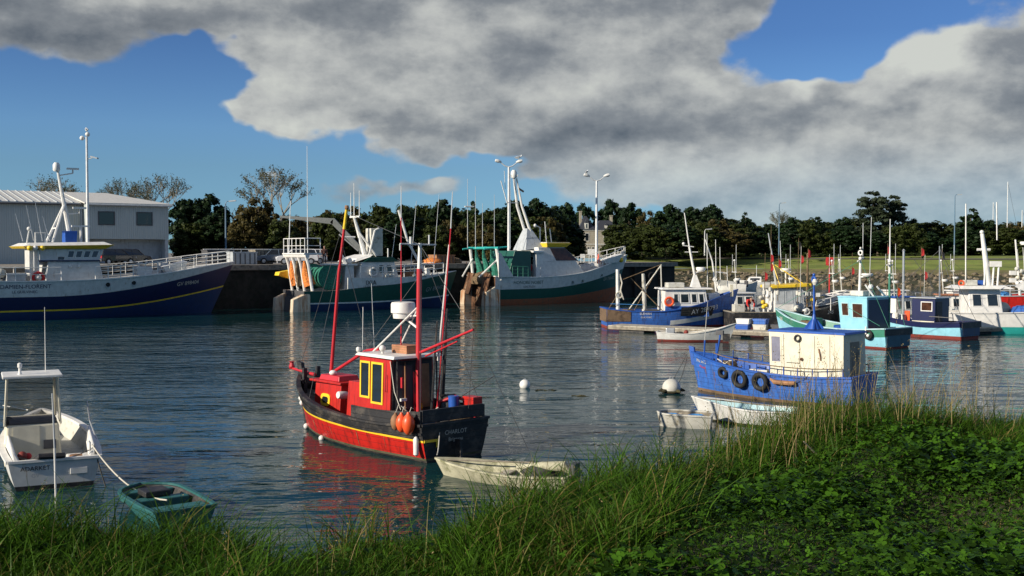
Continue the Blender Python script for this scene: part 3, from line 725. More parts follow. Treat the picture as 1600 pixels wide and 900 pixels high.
TREES = [
 ('bare', 82, 276, 150, 100, 'nearly bare tree showing over the warehouse roof by the blue trawler mast', GB),
 ('bare', 182, 280, 152, 84, 'nearly bare tree rising over the middle of the warehouse roof', GB),
 ('bare', 245, 274, 140, 104, 'nearly bare pale tree at the right corner of the warehouse', GB),
 ('pine', 292, 312, 138, 66, 'dark evergreen just right of the warehouse, left half of the dark pair', GF),
 ('pine', 325, 304, 140, 70, 'tallest dark evergreen between the warehouse and the thin street lamp', GF),
 ('broad', 350, 350, 150, 50, 'low dark tree behind the thin street lamp', GF),
 ('autumn', 402, 308, 132, 84, 'brown leaved bushy tree in front of the tall bare tree', GF),
 ('bare', 432, 263, 136, 128, 'tall bare tree with thin scattered leaves against the sky, left of the crane', GF),
 ('autumn', 455, 335, 140, 70, 'olive brown tree under the grey crane boom', GF),
 ('autumn', 508, 328, 160, 60, 'brown green tree above the grey house, left of the red mast', GF),
 ('autumn', 548, 322, 165, 70, 'brown tree behind the masts of the trawler IXIA', GF),
 ('broad', 590, 322, 165, 64, 'olive tree right of the trawler IXIA mast', GF),
 ('broad', 632, 318, 168, 60, 'olive tree behind the tall thin red and white pole', GF),
 ('broad', 662, 318, 168, 54, 'dark olive tree behind the slanting white derrick', GF),
 ('pine', 694, 312, 165, 56, 'dark pine between the derrick and the tallest black crown', GF),
 ('conifer', 736, 307, 160, 48, 'tall black crowned tree above the green gantry of the rusty trawler', GF),
 ('broad', 765, 330, 165, 50, 'low dark tree left of the lamp mast nearest the chateau trawler', GF),
 ('pine', 800, 313, 168, 60, 'dark pine directly behind the two armed lamp mast at the trawler', GF),
 ('pine', 838, 311, 170, 58, 'dark pine behind the leaning white trawler mast', GF),
 ('pine', 868, 322, 175, 44, 'dark pine right of the leaning white trawler mast', GF),
 ('pine', 884, 318, 185, 46, 'dark pine second to the left of the chateau', GF),
 ('pine', 912, 318, 262, 40, 'high umbrella pine behind the left chimney of the chateau', GF),
 ('pine', 955, 312, 265, 52, 'broad dark pine rising behind the chateau roof', GF),
 ('pine', 986, 317, 235, 46, 'dark pine at the right shoulder of the chateau', GF),
 ('autumn', 1010, 328, 215, 40, 'pale brown thinly leaved tree in the dip right of the chateau', GF),
 ('pine', 1047, 320, 205, 56, 'wide dark pine right of the dip in the tree line', GF),
 ('pine', 1082, 324, 205, 54, 'dark pine left of the blue boat mast', GF),
 ('pine', 1112, 320, 205, 52, 'dark pine behind the blue boat mast', GF),
 ('broad', 972, 350, 205, 66, 'low green tree half covering the right side of the chateau', GF),
 ('broad', 892, 362, 190, 44, 'low dark tree half covering the left side of the chateau', GF),
 ('broad', 1015, 350, 190, 70, 'olive bushy tree right of the chateau at the quay end', GF),
 ('conifer', 1166, 326, 210, 34, 'narrow pointed conifer in the dip left of the far blue lamp post', GR),
 ('broad', 1140, 345, 205, 56, 'low dark tree left of the narrow pointed conifer', GR),
 ('bare', 1213, 330, 260, 50, 'faint bare tree top behind the far blue lamp post', GR),
 ('pine', 1200, 350, 212, 46, 'low dark pine left of the far blue lamp post', GR),
 ('pine', 1240, 340, 210, 50, 'dark pine right of the far blue lamp post', GR),
 ('conifer', 1278, 334, 212, 50, 'dark conifer with several spiky tops above the red channel marker', GR),
 ('pine', 1318, 340, 212, 44, 'dark rounded pine left of the tall cedar', GR),
 ('cedar', 1364, 300, 205, 84, 'tall cedar with layered branches, highest tree on the right half', GR),
 ('cedar', 1398, 306, 208, 66, 'second tall cedar close against the highest one', GR),
 ('broad', 1345, 360, 208, 50, 'low dark tree at the foot of the tall cedar', GR),
 ('pine', 1426, 342, 212, 36, 'small dark pine right of the two tall cedars', GR),
 ('broad', 1460, 347, 215, 70, 'round topped olive tree behind the navy cabin boat', GR),
 ('conifer', 1516, 320, 205, 58, 'pointed dark conifer right of the far right blue lamp post', GR),
 ('pine', 1546, 344, 210, 44, 'low dark pine between the pointed conifer and the yacht masts', GR),
 ('autumn', 1590, 346, 215, 60, 'brownish tree behind the yacht masts at the right edge', GR)]
for t in TREES: plant(*t)
# lower filling trees in front of the wood, all of one kind
fl = random.Random(9)
for i, (px, yt, D) in enumerate([(300, 345, 132), (335, 340, 134), (515, 340, 150), (550, 338, 150), (590, 336, 152), (630, 334, 150), (665, 334, 152), (705, 335, 148), (745, 336, 150), (785, 333, 150), (820, 332, 152), (855, 338, 160), (538, 355, 146), (610, 352, 146), (680, 350, 146), (760, 352, 146), (840, 355, 150), (875, 350, 175), (985, 345, 200), (380, 350, 128), (440, 350, 130),
                                 (1045, 340, 195), (1085, 338, 195), (1118, 338, 195), (1030, 360, 188), (1065, 358, 188), (1100, 358, 188), (1135, 358, 190)]):
    plant(('broad', 'pine', 'broad', 'autumn')[i % 4], px, yt+fl.uniform(-9, 14), D, fl.uniform(56, 72), 'low dark tree in the front row of the wood behind the quay', 'front row of the wood')
for i, (px, yt) in enumerate([(520, 330), (555, 326), (592, 328), (628, 325), (660, 324), (692, 322), (722, 324), (752, 330), (785, 322), (822, 320), (852, 322), (1030, 334), (1062, 328), (1096, 326), (1128, 336), (480, 338)]):
    plant('autumn' if px < 660 and i % 2 else 'broad', px, yt+6, 172 if px < 900 else 214, 84, 'tree in the back row of the wood, between the taller crowns', 'back row of the wood')
for i, (px, yt) in enumerate([(1160, 346), (1195, 352), (1230, 348), (1265, 343), (1300, 345), (1335, 342), (1420, 348), (1455, 350), (1490, 352), (1530, 345), (1565, 350), (1598, 350)]):
    plant('broad', px, yt, 222, 70, 'tree in the back row behind the grassy far bank, between the taller crowns', 'back row behind the far bank')
for i, px in enumerate([1165, 1190, 1215, 1240, 1262, 1290, 1318, 1342, 1372, 1400, 1425, 1450, 1485, 1510, 1540, 1572, 1600]):
    plant(('broad', 'pine', 'conifer', 'pine', 'broad')[i % 5], px, fl.uniform(346, 370), 200, fl.uniform(40, 54), 'low dark tree in the front row behind the grassy far bank', 'front row behind the far bank')
for i, (px, yt, D, w) in enumerate([(1003, 392, 178, 44), (1040, 384, 180, 46), (1075, 391, 182, 40), (1110, 394, 184, 40), (1148, 394, 186, 44), (1190, 396, 186, 40), (1232, 396, 188, 44), (1275, 396, 188, 44),
                                 (1340, 396, 190, 46), (1385, 395, 190, 44), (1430, 394, 190, 46), (1475, 396, 190, 40)]):
    plant('bush', px, yt, D, w, ['large pale green shrub at the quay end right of the chateau'][0] if px == 1040 else 'low rounded green shrub of the row along the foot of the wood', GS)
for kk, pl in PT.items():
    for k, pr in enumerate(pl):
        if (kk, k) not in used:
            for ch in list(pr.children): bpy.data.objects.remove(ch)
            bpy.data.objects.remove(pr)
# ---------------------------------------------------------------- warehouse (its front runs parallel to the quay)
def cladding_mat():
    m = bpy.data.materials.new('metal cladding'); m.use_nodes = True; nt = m.node_tree
    N, L, M, noise, comb, mixc, ss = node_helpers(nt); b = nt.nodes['Principled BSDF']
    tc = N.new('ShaderNodeTexCoord').outputs['Object']; sp = N.new('ShaderNodeSeparateXYZ'); L.new(tc, sp.inputs[0])
    w = M('SINE', M('MULTIPLY', sp.outputs[0], 2*math.pi/.42)); h = ss(w, -.3, .3)
    L.new(mixc(noise(tc, .5, 6, .6), (.38, .42, .41, 1), (.52, .56, .54, 1)), b.inputs['Base Color']); b.inputs['Roughness'].default_value = .5
    bn = N.new('ShaderNodeBump'); bn.inputs['Distance'].default_value = .05; bn.inputs['Strength'].default_value = 1; L.new(h, bn.inputs['Height']); L.new(bn.outputs[0], b.inputs['Normal'])
    return m
MT['cladding'] = cladding_mat()
MT['roofwhite'] = mat('white roof sheet', (.62, .61, .56), .5, var=.1, wear=(.42, .40, .34), wamt=.3)
def warehouse():
    org = at(258, 405, 116); org.z = QZ
    r = thing('warehouse', 'long grey white corrugated metal harbour warehouse with a pale sloping roof at the left', 'building', org, TH)
    # local x along the front (negative = left), y into the building
    H = 6.0; Hr = 7.6; xl = -34
    def P(x, y, z): return (x, y, z)
    b = MB(); b.prism([P(xl, 0, 0), P(-8.2, 0, 0), P(-8.2, 20, 0), P(xl, 20, 0)], [P(xl, 0, H), P(-8.2, 0, H), P(-8.2, 20, H), P(xl, 20, H)], 'cladding'); b.build('wall', r)
    b = MB(); b.prism([P(-8.2, -1.4, 2.5), P(0, -1.4, 2.5), P(0, 20, 2.5), P(-8.19, 20, 2.5)], [P(-8.2, -1.4, H-.02), P(0, -1.4, H-.02), P(0, 20, H-.02), P(-8.19, 20, H-.02)], 'cladding'); b.build('wall', r)
    b = MB(); b.prism([P(-8.19, .3, 0), P(-.01, .3, 0), P(-.01, 20, 0), P(-8.19, 20, 0)], [P(-8.19, .3, 2.48), P(-.01, .3, 2.48), P(-.01, 20, 2.48), P(-8.19, 20, 2.48)], 'greypaint')
    b.box((-8.2, -1.35, 0), (-7.9, .28, 2.48), 'greypaint'); b.box((-.35, -1.35, 0), (-.02, .28, 2.48), 'greypaint'); b.build('ground_floor_wall', r)
    b = MB(); ov = .35
    b.prism([P(xl-ov, -ov, H), P(-8.4, -ov, H), P(-8.4, 10, Hr), P(xl-ov, 10, Hr)], [P(xl-ov, -ov, H+.14), P(-8.4, -ov, H+.14), P(-8.4, 10, Hr+.14), P(xl-ov, 10, Hr+.14)], 'roofwhite')
    b.prism([P(-8.39, -1.4-ov, H), P(ov, -1.4-ov, H), P(-3.6, 10, Hr), P(-8.39, 10, Hr)], [P(-8.39, -1.4-ov, H+.14), P(ov, -1.4-ov, H+.14), P(-3.6, 10, Hr+.14), P(-8.39, 10, Hr+.14)], 'roofwhite')
    b.prism([P(ov, -1.4-ov, H), P(ov, 20, H), P(-3.6, 10.01, Hr), P(-3.61, 10, Hr)], [P(ov, -1.4-ov, H+.13), P(ov, 20, H+.13), P(-3.6, 10.01, Hr+.13), P(-3.61, 10, Hr+.13)], 'roofwhite')
    b.prism([P(xl-ov, 10.01, Hr), P(-3.61, 10.01, Hr), P(ov, 20.4, H), P(xl-ov, 20.4, H)], [P(xl-ov, 10.01, Hr+.14), P(-3.61, 10.01, Hr+.14), P(ov, 20.4, H+.14), P(xl-ov, 20.4, H+.14)], 'roofwhite')
    k = xl
    while k < -8.6: b.prism([P(k, -ov-.01, H+.13), P(k+.08, -ov-.01, H+.13), P(k+.08, 10, Hr+.13), P(k, 10, Hr+.13)], [P(k, -ov-.01, H+.21), P(k+.08, -ov-.01, H+.21), P(k+.08, 10, Hr+.21), P(k, 10, Hr+.21)], 'greypaint'); k += .75
    b.build('roof', r)
    b = MB(); b.tube([P(xl, -ov-.08, H-.05), P(-8.2, -ov-.08, H-.05)], .09, 'darkgrey'); b.tube([P(-8.2, -1.4-ov-.08, H-.06), P(.3, -1.4-ov-.08, H-.06)], .09, 'greypaint'); b.tube([P(-8.35, -.15, H), P(-8.35, -.15, 0)], .07, 'greypaint'); b.build('gutter', r)
    Qd = [V3(P(-8.2, -1.4, 2.5)), V3(P(0, -1.4, 2.5)), V3(P(0, -1.4, H)), V3(P(-8.2, -1.4, H))]
    for u in (.14, .60): window(r, Qd, u, u+.20, .40, .80, 'darkgrey', .10, 'glass', proud=.06)
    Qw = [V3(P(xl, 0, 0)), V3(P(-8.2, 0, 0)), V3(P(-8.2, 0, H)), V3(P(xl, 0, H))]; L_ = -8.2-xl
    u = lambda x: (x-xl)/L_
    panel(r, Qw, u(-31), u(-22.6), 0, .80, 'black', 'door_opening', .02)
    d = panel(r, Qw, u(-22.4), u(-18.6), .01, .80, 'greypaint', 'sliding_door', .14)
    b = MB(); b.box((-31.2, -.22, H*.8), (-18.4, -.02, H*.8+.22), 'greypaint'); b.build('door_track', r)
    panel(r, Qw, u(-21.6), u(-20.4), .01, .42, 'steel', 'wicket_door', .18)
    Qg = [V3(P(-8.19, .3, 0)), V3(P(0, .3, 0)), V3(P(0, .3, 2.48)), V3(P(-8.19, .3, 2.48))]
    for a, c in ((.07, .46), (.53, .93)):
        g = panel(r, Qg, a, c, .01, .88, 'greypaint', 'garage_door', .05)
    b = MB(); b.box((-17.6, -.12, 4.6), (-17.2, -.01, 4.9), 'darkgrey'); b.build('wall_lamp', r)
warehouse()
# ---------------------------------------------------------------- chateau
def chateau():
    c = at(934, 400, 225); r = thing('chateau', 'pale stone chateau with slate roofs, dormers and chimneys among dark pines', 'house', (c.x, c.y, QZ), R(2))
    b = MB(); b.box((-3.7, 0, 0), (3.6, 8, 5.9), 'housewall'); b.build('wall', r)
    b = MB(); b.box((-6.2, .8, 0), (-3.72, 7.4, 3.9), 'housewall'); b.box((3.62, .8, 0), (6.4, 7.4, 3.9), 'housewall'); b.build('side_wing', r)
    b = MB(); b.box((-3.78, -.09, 2.75), (3.68, -.005, 2.95), 'offwhite'); b.box((-3.78, -.14, 5.65), (3.68, -.006, 5.88), 'offwhite'); b.build('cornice', r)
    b = MB()
    b.prism([(-3.9, -.3, 5.9), (-.5, -.3, 5.9), (-.5, 8.2, 5.9), (-3.9, 8.2, 5.9)], [(-2.4, 2.6, 8.7), (-2.1, 2.6, 8.7), (-2.1, 5.3, 8.7), (-2.4, 5.3, 8.7)], 'slate')
    b.prism([(-.49, -.3, 5.9), (3.8, -.3, 5.9), (3.8, 8.2, 5.9), (-.49, 8.2, 5.9)], [(.7, 2.2, 7.8), (2.8, 2.2, 7.8), (2.8, 5.6, 7.8), (.7, 5.6, 7.8)], 'slate')
    rf = b.build('roof', r)
    for x, h in ((-3.2, 9.6), (3.2, 8.7)):
        k = MB(); k.box((x-.25, 3.4, 5.9), (x+.25, 4.2, h), 'housewall'); k.box((x-.32, 3.3, h), (x+.32, 4.3, h+.18), 'housewall'); k.build('chimney', rf)
    for x, w, h in ((-2.3, .75, 1.9), (1.7, .5, 1.2)):
        k = MB(); k.box((x-w/2, -.2, 5.92), (x+w/2, 1.6, 5.9+h*.7), 'offwhite'); k.prism([(x-w/2-.06, -.28, 5.9+h*.7), (x+w/2+.06, -.28, 5.9+h*.7), (x+w/2+.06, 1.8, 5.9+h*.7), (x-w/2-.06, 1.8, 5.9+h*.7)], [(x-.02, -.28, 5.9+h*1.1), (x+.02, -.28, 5.9+h*1.1), (x+.02, 1.8, 5.9+h*1.1), (x-.02, 1.8, 5.9+h*1.1)], 'slate')
        d = k.build('dormer', rf)
    Qd = [V3((-3.7, 0, 0)), V3((3.6, 0, 0)), V3((3.6, 0, 5.9)), V3((-3.7, 0, 5.9))]
    for u in (.14, .66): window(r, Qd, u, u+.13, .58, .88, 'offwhite', .14, 'glass', proud=.05)
    for u in (.07, .20, .33, .62, .76): window(r, Qd, u, u+.09, .05, .40, 'offwhite', .12, 'glass', proud=.05)
    w = [V3((-2.55, -.2, 5.95)), V3((-2.05, -.2, 5.95)), V3((-2.05, -.2, 7.1)), V3((-2.55, -.2, 7.1))]; window(r, w, 0, 1, .1, 1, 'offwhite', .1)
chateau()
def greyhouse():
    c = at(500, 400, 150); r = thing('grey_house', 'dim grey house with a dark steep roof, behind the crane boom', 'house', (c.x, c.y, QZ), R(8))
    b = MB(); b.box((-3.6, 0, 0), (2.2, 6, 3.0), 'greyhouse'); b.box((-.8, -1.2, 0), (2.3, -.01, 3.2), 'greyhouse'); b.build('wall', r)
    b = MB(); b.prism([(-3.9, -.3, 3.0), (2.5, -.3, 3.0), (2.5, 6.3, 3.0), (-3.9, 6.3, 3.0)], [(-3.0, 2.6, 4.7), (1.7, 2.6, 4.7), (1.7, 3.4, 4.7), (-3.0, 3.4, 4.7)], 'slate'); rf = b.build('roof', r)
    b = MB(); b.box((-2.2, .8, 3.4), (-1.5, 2.4, 4.2), 'greyhouse'); b.build('dormer', rf); b = MB(); b.box((.6, .8, 3.4), (1.3, 2.4, 4.2), 'greyhouse'); b.build('dormer', rf)
    Qd = [V3((-.8, -1.2, 0)), V3((2.3, -1.2, 0)), V3((2.3, -1.2, 3.2)), V3((-.8, -1.2, 3.2))]
    window(r, Qd, .15, .42, .35, .8, 'white', .1); window(r, Qd, .58, .86, .35, .8, 'white', .1)
    Qd = [V3((-3.6, 0, 0)), V3((-.8, 0, 0)), V3((-.8, 0, 3)), V3((-3.6, 0, 3))]; window(r, Qd, .2, .6, .4, .8, 'white', .1)
greyhouse()
# ---------------------------------------------------------------- lamp masts, street lamps
def on_quay(px, o, z=QZ):
    """point on the quay floor o metres behind the quay face that is seen in column px"""
    a = -60.0; lo, hi = -250, 5
    for _ in range(50):
        mid = (lo+hi)/2; p = q(mid, -o)
        if p.y <= 1 or 800+F*p.x/p.y < px: lo = mid
        else: hi = mid
    p = q(lo, -o, z); return p
def gullobj(name, label, loc, rz=0, s=1.0):
    r = thing(name, label, 'gull', loc, rz)
    b = MB(); b.lathe([(.01, -.26), (.05, -.2), (.085, -.08), (.09, .04), (.06, .14), (.03, .2)], (0, 0, .16), 'gull', 10, (1, 0, .25)); b.ball((.2, 0, .27), .055, 'gull', 10); b.tube([(.22, 0, .27), (.31, 0, .25)], [.015, .004], 'yellow', 5)
    b.tube([(0, .03, .1), (0, .03, 0)], .008, 'yellow', 4); b.tube([(0, -.03, .1), (0, -.03, 0)], .008, 'yellow', 4); b.build('body', r, smooth=True)
    b = MB(); 
    for s_ in (1, -1): b.lathe([(.01, -.28), (.045, -.12), (.05, .04), (.02, .12)], (-.03, s_*.06, .19), 'greypaint', 8, (1, 0, .2))
    b.build('wing', r, smooth=True); r.scale = (s, s, s); return r
def lampmast(px, o, ytop, label, arms=True, spot_y=None):
    p = on_quay(px, o); top = at(px, ytop, p.y).z-QZ
    r = thing('lamp_mast', label, 'lamp mast', p, R(10), 'tall floodlight masts on the quay')
    MB().tube([(0, 0, 0), (0, 0, .3), (0, 0, top-.6)], [.22, .17, .11], 'alu', 10).build('pole', r, smooth=True)
    MB().lathe([(.28, 0), (.28, .12), (.16, .16)], (0, 0, 0), 'concrete', 12).build('base', r)
    for s in (-1, 1):
        MB().tube([(0, 0, top-.62), (s*.4, 0, top-.5), (s*1.0, 0, top-.05)], [.07, .06, .05], 'alu', 6).build('lamp_arm', r)
        b = MB(); b.lathe([(.05, -.35), (.15, -.15), (.19, .1), (.16, .32), (.04, .36)], (s*1.12, 0, top), 'white', 10, (s, 0, .25)); b.build('lamp_head', r, smooth=True)
    if spot_y:
        z = at(px, spot_y, p.y).z-QZ; b = MB(); b.tube([(0, 0, z), (.5, 0, z+.1)], .04, 'alu'); b.cbox((.7, 0, z+.1), (.5, .4, .22), 'white', ry=.3); b.build('spotlight', r)
    return p, top
p, t = lampmast(795, 3, 252, 'white two armed lamp mast behind the rusty green trawler', spot_y=275)
gullobj('gull', 'gull perched on the right lamp of the mast behind the green trawler', (p.x+1.05, p.y+.1, QZ+t+.2), 0, 1.5)
p, t = lampmast(932, 2, 274, 'white two armed lamp mast in front of the chateau')
gullobj('gull', 'gull perched on the left lamp of the mast before the chateau', (p.x-1.1, p.y, QZ+t+.2), 1, 1.3)
def mast_left():
    p = on_quay(138, 5); top = at(138, 214, p.y).z-QZ
    r = thing('lamp_mast', 'tall thin white lamp mast in front of the warehouse, with small cameras at its top', 'lamp mast', p, 0, 'tall floodlight masts on the quay')
    MB().tube([(0, 0, 0), (0, 0, .3), (0, 0, top)], [.2, .15, .09], 'alu', 10).build('pole', r, smooth=True)
    b = MB(); b.ball((-.4, 0, top-.1), .2, 'white'); b.tube([(-.4, 0, top-.1), (0, 0, top-.1)], .03, 'alu'); b.build('camera_dome', r, smooth=True)
    b = MB(); b.ball((.08, 0, top+.22), .2, 'white'); b.build('camera_dome', r, smooth=True)
    z = at(138, 247, p.y).z-QZ; b = MB(); b.tube([(0, 0, z-.1), (.45, 0, z)], .035, 'alu'); b.cbox((.65, 0, z+.05), (.6, .4, .12), 'greypaint', ry=.25); b.build('floodlight', r)
    gullobj('gull', 'gull perched on the very top of the lamp mast before the warehouse', (p.x, p.y, QZ+top+.4), 2, 1.4)
mast_left()
def street_lamp(px, ytop, D, label, m='alu', g0=None, both=False):
    p = at(px, 400, D); g = QZ if px < 1000 else 4.5; top = at(px, ytop, D).z-g
    r = thing('street_lamp', label, 'street lamp', (p.x, p.y, g), 0, 'street lamps far behind'); 
    MB().tube([(0, 0, 0), (0, 0, top-.3)], [.12, .07], m, 8).build('pole', r, smooth=True)
    b = MB(); b.tube([(0, 0, top-.32), (.15, 0, top-.05), (.5, 0, top)], .05, m); b.cbox((.8, 0, top), (.8, .3, .14), 'greypaint', ry=-.1); b.build('lamp_head', r); return r
MT['bluepole'] = mat('blue grey pole', (.10, .18, .26), .5)
street_lamp(353, 314, 125, 'thin street lamp between the two dark tree clumps right of the warehouse', 'bluepole')
street_lamp(1217, 317, 196, 'tall blue grey street lamp on the far bank left of the red channel marker', 'bluepole')
street_lamp(1491, 304, 190, 'tall blue grey street lamp on the far bank behind the white boat mast', 'bluepole')
street_lamp(1101, 358, 184, 'short street lamp before the wood behind the blue boat', 'alu')
# low white railings and containers at the back of the quay
def backrail():
    a = at(318, 388, 112); c = at(455, 388, 118)
    r = thing('fence', 'pale low railing at the back of the quay between warehouse and parked cars', 'fence', (a.x, a.y, QZ))
    b = MB(); d = V3((c.x-a.x, c.y-a.y, 0)); n = 12
    b.tube([(0, 0, 1.45), (d.x, d.y, 1.45)], .05, 'white'); b.tube([(0, 0, .9), (d.x, d.y, .9)], .03, 'white'); b.build('rail', r)
    for i in range(n+1): k = MB(); t = i/n; k.tube([(d.x*t, d.y*t, 0), (d.x*t, d.y*t, 1.5)], .05, 'white'); k.build('post', r)
backrail()
rn = random.Random(31)
def stack(px, o, w, h, m, label, name, rz=.5):
    p = on_quay(px, o); r = thing(name, label, 'container' if name != 'fish_crate_stack' else 'crates', p, TH+rz*.1)
    b = MB(); b.box((-w/2, -.8, 0), (w/2, .8, h), m); b.build('body', r, bev=.03)
    k = MB(); k.box((-w/2-.04, -.85, h+.002), (w/2+.04, .85, h+.1), m); k.build('lid', r)
    k = MB(); 
    for i in range(5): x = -w/2+w*(i+.5)/5; k.box((x-.04, -.86, .05), (x+.04, -.802, h-.05), 'darkgrey')
    k.build('rib', r)
stack(378, 6, 2.4, 1.1, 'greypaint', 'low grey skip on the quay right of the blue trawler bow', 'skip')
stack(408, 8, 1.8, 1.3, 'woodgrey', 'brown grey box standing on the quay left of the white hatchback', 'storage_box')
stack(340, 9, 2.6, 1.3, 'darkgrey', 'dark box on the quay behind the blue trawler bow rail', 'storage_box')
stack(690, 4, 2.2, .8, 'wood', 'brown crate heap on the quay above the bow of the trawler IXIA', 'storage_box')
# orange net heap on the quay
def heap(px, o, rr, m, label, name='net_heap', sd=1):
    p = on_quay(px, o); r = netpile((0, 0, 0), rr, m, name, None, sd); r.location = p; tag(r, label, 'net heap')
heap(676, 3, .95, 'orangenet', 'orange fishing net heaped on the quay behind the white derrick', sd=2)
heap(655, 5, .6, 'nettan', 'small brown net heap on the quay left of the orange one', sd=3)
heap(708, 5, 1.0, 'nettan', 'brown net heap on the quay right of the orange one', sd=4)
# ---------------------------------------------------------------- crane
MT['cranegrey'] = mat('crane grey', (.17, .18, .17), .6)
def crane():
    p = on_quay(566, 4); r = thing('quay_crane', 'grey quayside crane with a folded jib above the trawler IXIA', 'crane', p)
    D = p.y
    def L(px, py): v = at(px, py, D); return V3((v.x-p.x, 0, v.z-QZ))
    MB().tube([(0, 0, 0), (0, 0, .5), (0, 0, L(566, 388).z)], [.5, .32, .3], 'cranegrey', 12).build('column', r, smooth=True)
    def beam(a, c, w0, w1, nm):
        d = (c-a).normalized(); up = V3((-d.z, 0, d.x)); 
        MB().prism([a+up*w0+V3((0, -.2, 0)), a-up*w0+V3((0, -.2, 0)), c-up*w1+V3((0, -.2, 0)), c+up*w1+V3((0, -.2, 0))], [a+up*w0+V3((0, .2, 0)), a-up*w0+V3((0, .2, 0)), c-up*w1+V3((0, .2, 0)), c+up*w1+V3((0, .2, 0))], 'cranegrey').build(nm, r, bev=.02)
    beam(L(566, 392), L(519, 344), .22, .30, 'boom'); beam(L(521, 346), L(438, 338.5), .30, .10, 'jib')
    MB().tube([L(560, 392), L(530, 366)], .09, 'steel').build('hydraulic_ram', r)
    MB().tube([L(439, 340), L(439, 346)], .03, 'wire').build('hook', r)
crane()
# ---------------------------------------------------------------- cars
def car(label, p, rz, paint, L=3.9, estate=False, group='cars parked on the quay', s=1.0):
    r = thing('parked_car', label, 'car', p, rz, group); r.scale = (s, s, s)
    prof = [(-L/2, .35), (-L/2+.03, .8), (-L/2+.15, .9), (L/2-1.1, .92), (L/2-.15, .78), (L/2, .62), (L/2, .32)]
    def ext(pr, w, m, z0=.28, nm='body', tw=None):
        b = MB(); n = len(pr); vs = [(x, -w, z) for x, z in pr]+[(x, w, z) for x, z in pr]
        b.add(vs, [tuple(range(n)), tuple(range(2*n-1, n-1, -1))]+[(i, (i+1) % n, n+(i+1) % n, n+i) for i in range(n)], m); return b
    ext(prof, .80, paint).build('body', r, bev=.05)
    rear = -L/2+.12; gh = [(rear, .9), (rear+(.18 if not estate else .1), 1.36), (rear+.5, 1.42), (.35, 1.42), (.95, .93)]
    b = MB(); w0, w1 = .78, .62; n = len(gh); hs = [w0, w1+.02, w1, w1, w0]
    vs = [(x, -h, z) for (x, z), h in zip(gh, hs)]+[(x, h, z) for (x, z), h in zip(gh, hs)]
    b.add(vs, [tuple(range(n)), tuple(range(2*n-1, n-1, -1))]+[(i, (i+1) % n, n+(i+1) % n, n+i) for i in range(n)], 'glass'); b.build('windows', r)
    b = MB(); b.prism([(rear+.2, -.63, 1.40), (.42, -.63, 1.40), (.42, .63, 1.40), (rear+.2, .63, 1.40)], [(rear+.3, -.58, 1.46), (.3, -.58, 1.46), (.3, .58, 1.46), (rear+.3, .58, 1.46)], paint)
    for s_ in (-1, 1):
        for x0, x1 in ((rear, rear+.2), (-.35, -.33), (.97, .40)):
            b.tube([(x0, s_*.785, .9), (x1, s_*.64, 1.41)], .035, paint, 5)
    b.build('roof', r)
    for x in (-L/2+.7, L/2-.75):
        for s_ in (-1, 1):
            w = MB(); w.lathe([(.16, -.09), (.29, -.09), (.31, -.05), (.31, .05), (.29, .09), (.16, .09)], (x, s_*.76, .31), 'tyre', 18, (0, 1, 0)); wo = w.build('wheel', r, smooth=True)
            w = MB(); w.lathe([(.04, -.1), (.17, -.095), (.18, .095), (.04, .1)], (x, s_*.76, .31), 'steel', 12, (0, 1, 0)); w.build('rim', wo)
    for s_ in (-1, 1):
        MB().cbox((L/2-.03, s_*.58, .66), (.1, .3, .14), 'headlamp').build('headlight', r); MB().cbox((-L/2+.03, s_*.68, .74), (.08, .16, .24), 'lampred').build('tail_light', r)
    b = MB(); b.box((-L/2-.06, -.78, .34), (-L/2+.02, .78, .52), 'darkgrey'); b.box((L/2-.02, -.78, .32), (L/2+.06, .78, .5), 'darkgrey'); b.build('bumper', r)
    return r
p = on_quay(464, 2.2); car('white hatchback parked at the quay edge, side on, nearest to the water', p, R(14)+math.pi, 'carwhite')
p = on_quay(476, 5.2); car('white estate car parked just behind the white hatchback', p, R(12)+math.pi, 'carwhite', 4.3, True)
p = on_quay(427, 7.5); car('blue grey car parked left of the two white cars', p, R(30)+math.pi, 'carblue')
p = on_quay(203, 9.5); car('dark car parked under the warehouse overhang by the garage doors', p, R(60), 'cardark')
p = on_quay(178, 8.5); car('dark car parked left of the other one before the warehouse, behind the yellow visor', p, R(60), 'cardark')
def farcar(px, D, lab, paint, rz, est=False, s=1.0): v = at(px, 400, D); car(lab, (v.x, v.y, 4.62), rz, paint, 4.1, est, 'cars parked on the far bank', s)
farcar(1528, 222, 'small pale car far away right of the far right street lamp', 'carwhite', R(10))
farcar(1558, 220, 'white estate car on the far bank behind the red boat flags', 'carwhite', R(-160), True, 1.1)
farcar(1542, 226, 'blue grey car on the far bank between the two white ones', 'carblue', R(20))
farcar(1594, 222, 'blue car on the far bank at the right edge of the picture', 'carblue', R(0))
# ---------------------------------------------------------------- notice boards on the quay
def board(px, o, w, y0, y1, m, label):
    p = on_quay(px, o); t = at(px, y0, p.y).z-QZ; u_ = at(px, y1, p.y).z-QZ; r = thing('notice_board', label, 'sign', p, R(5))
    MB().box((-w/2, -.03, u_), (w/2, .03, t), m).build('panel', r)
    for s in (-1, 1): MB().tube([(s*w*.35, .07, 0), (s*w*.35, .07, t)], .035, 'alu').build('post', r)
board(926, 3, 1.1, 389, 399, 'white', 'white notice board at the foot of the lamp mast before the chateau')
board(910, 4, .5, 397, 403, 'white', 'small white sign left of the lamp mast before the chateau')
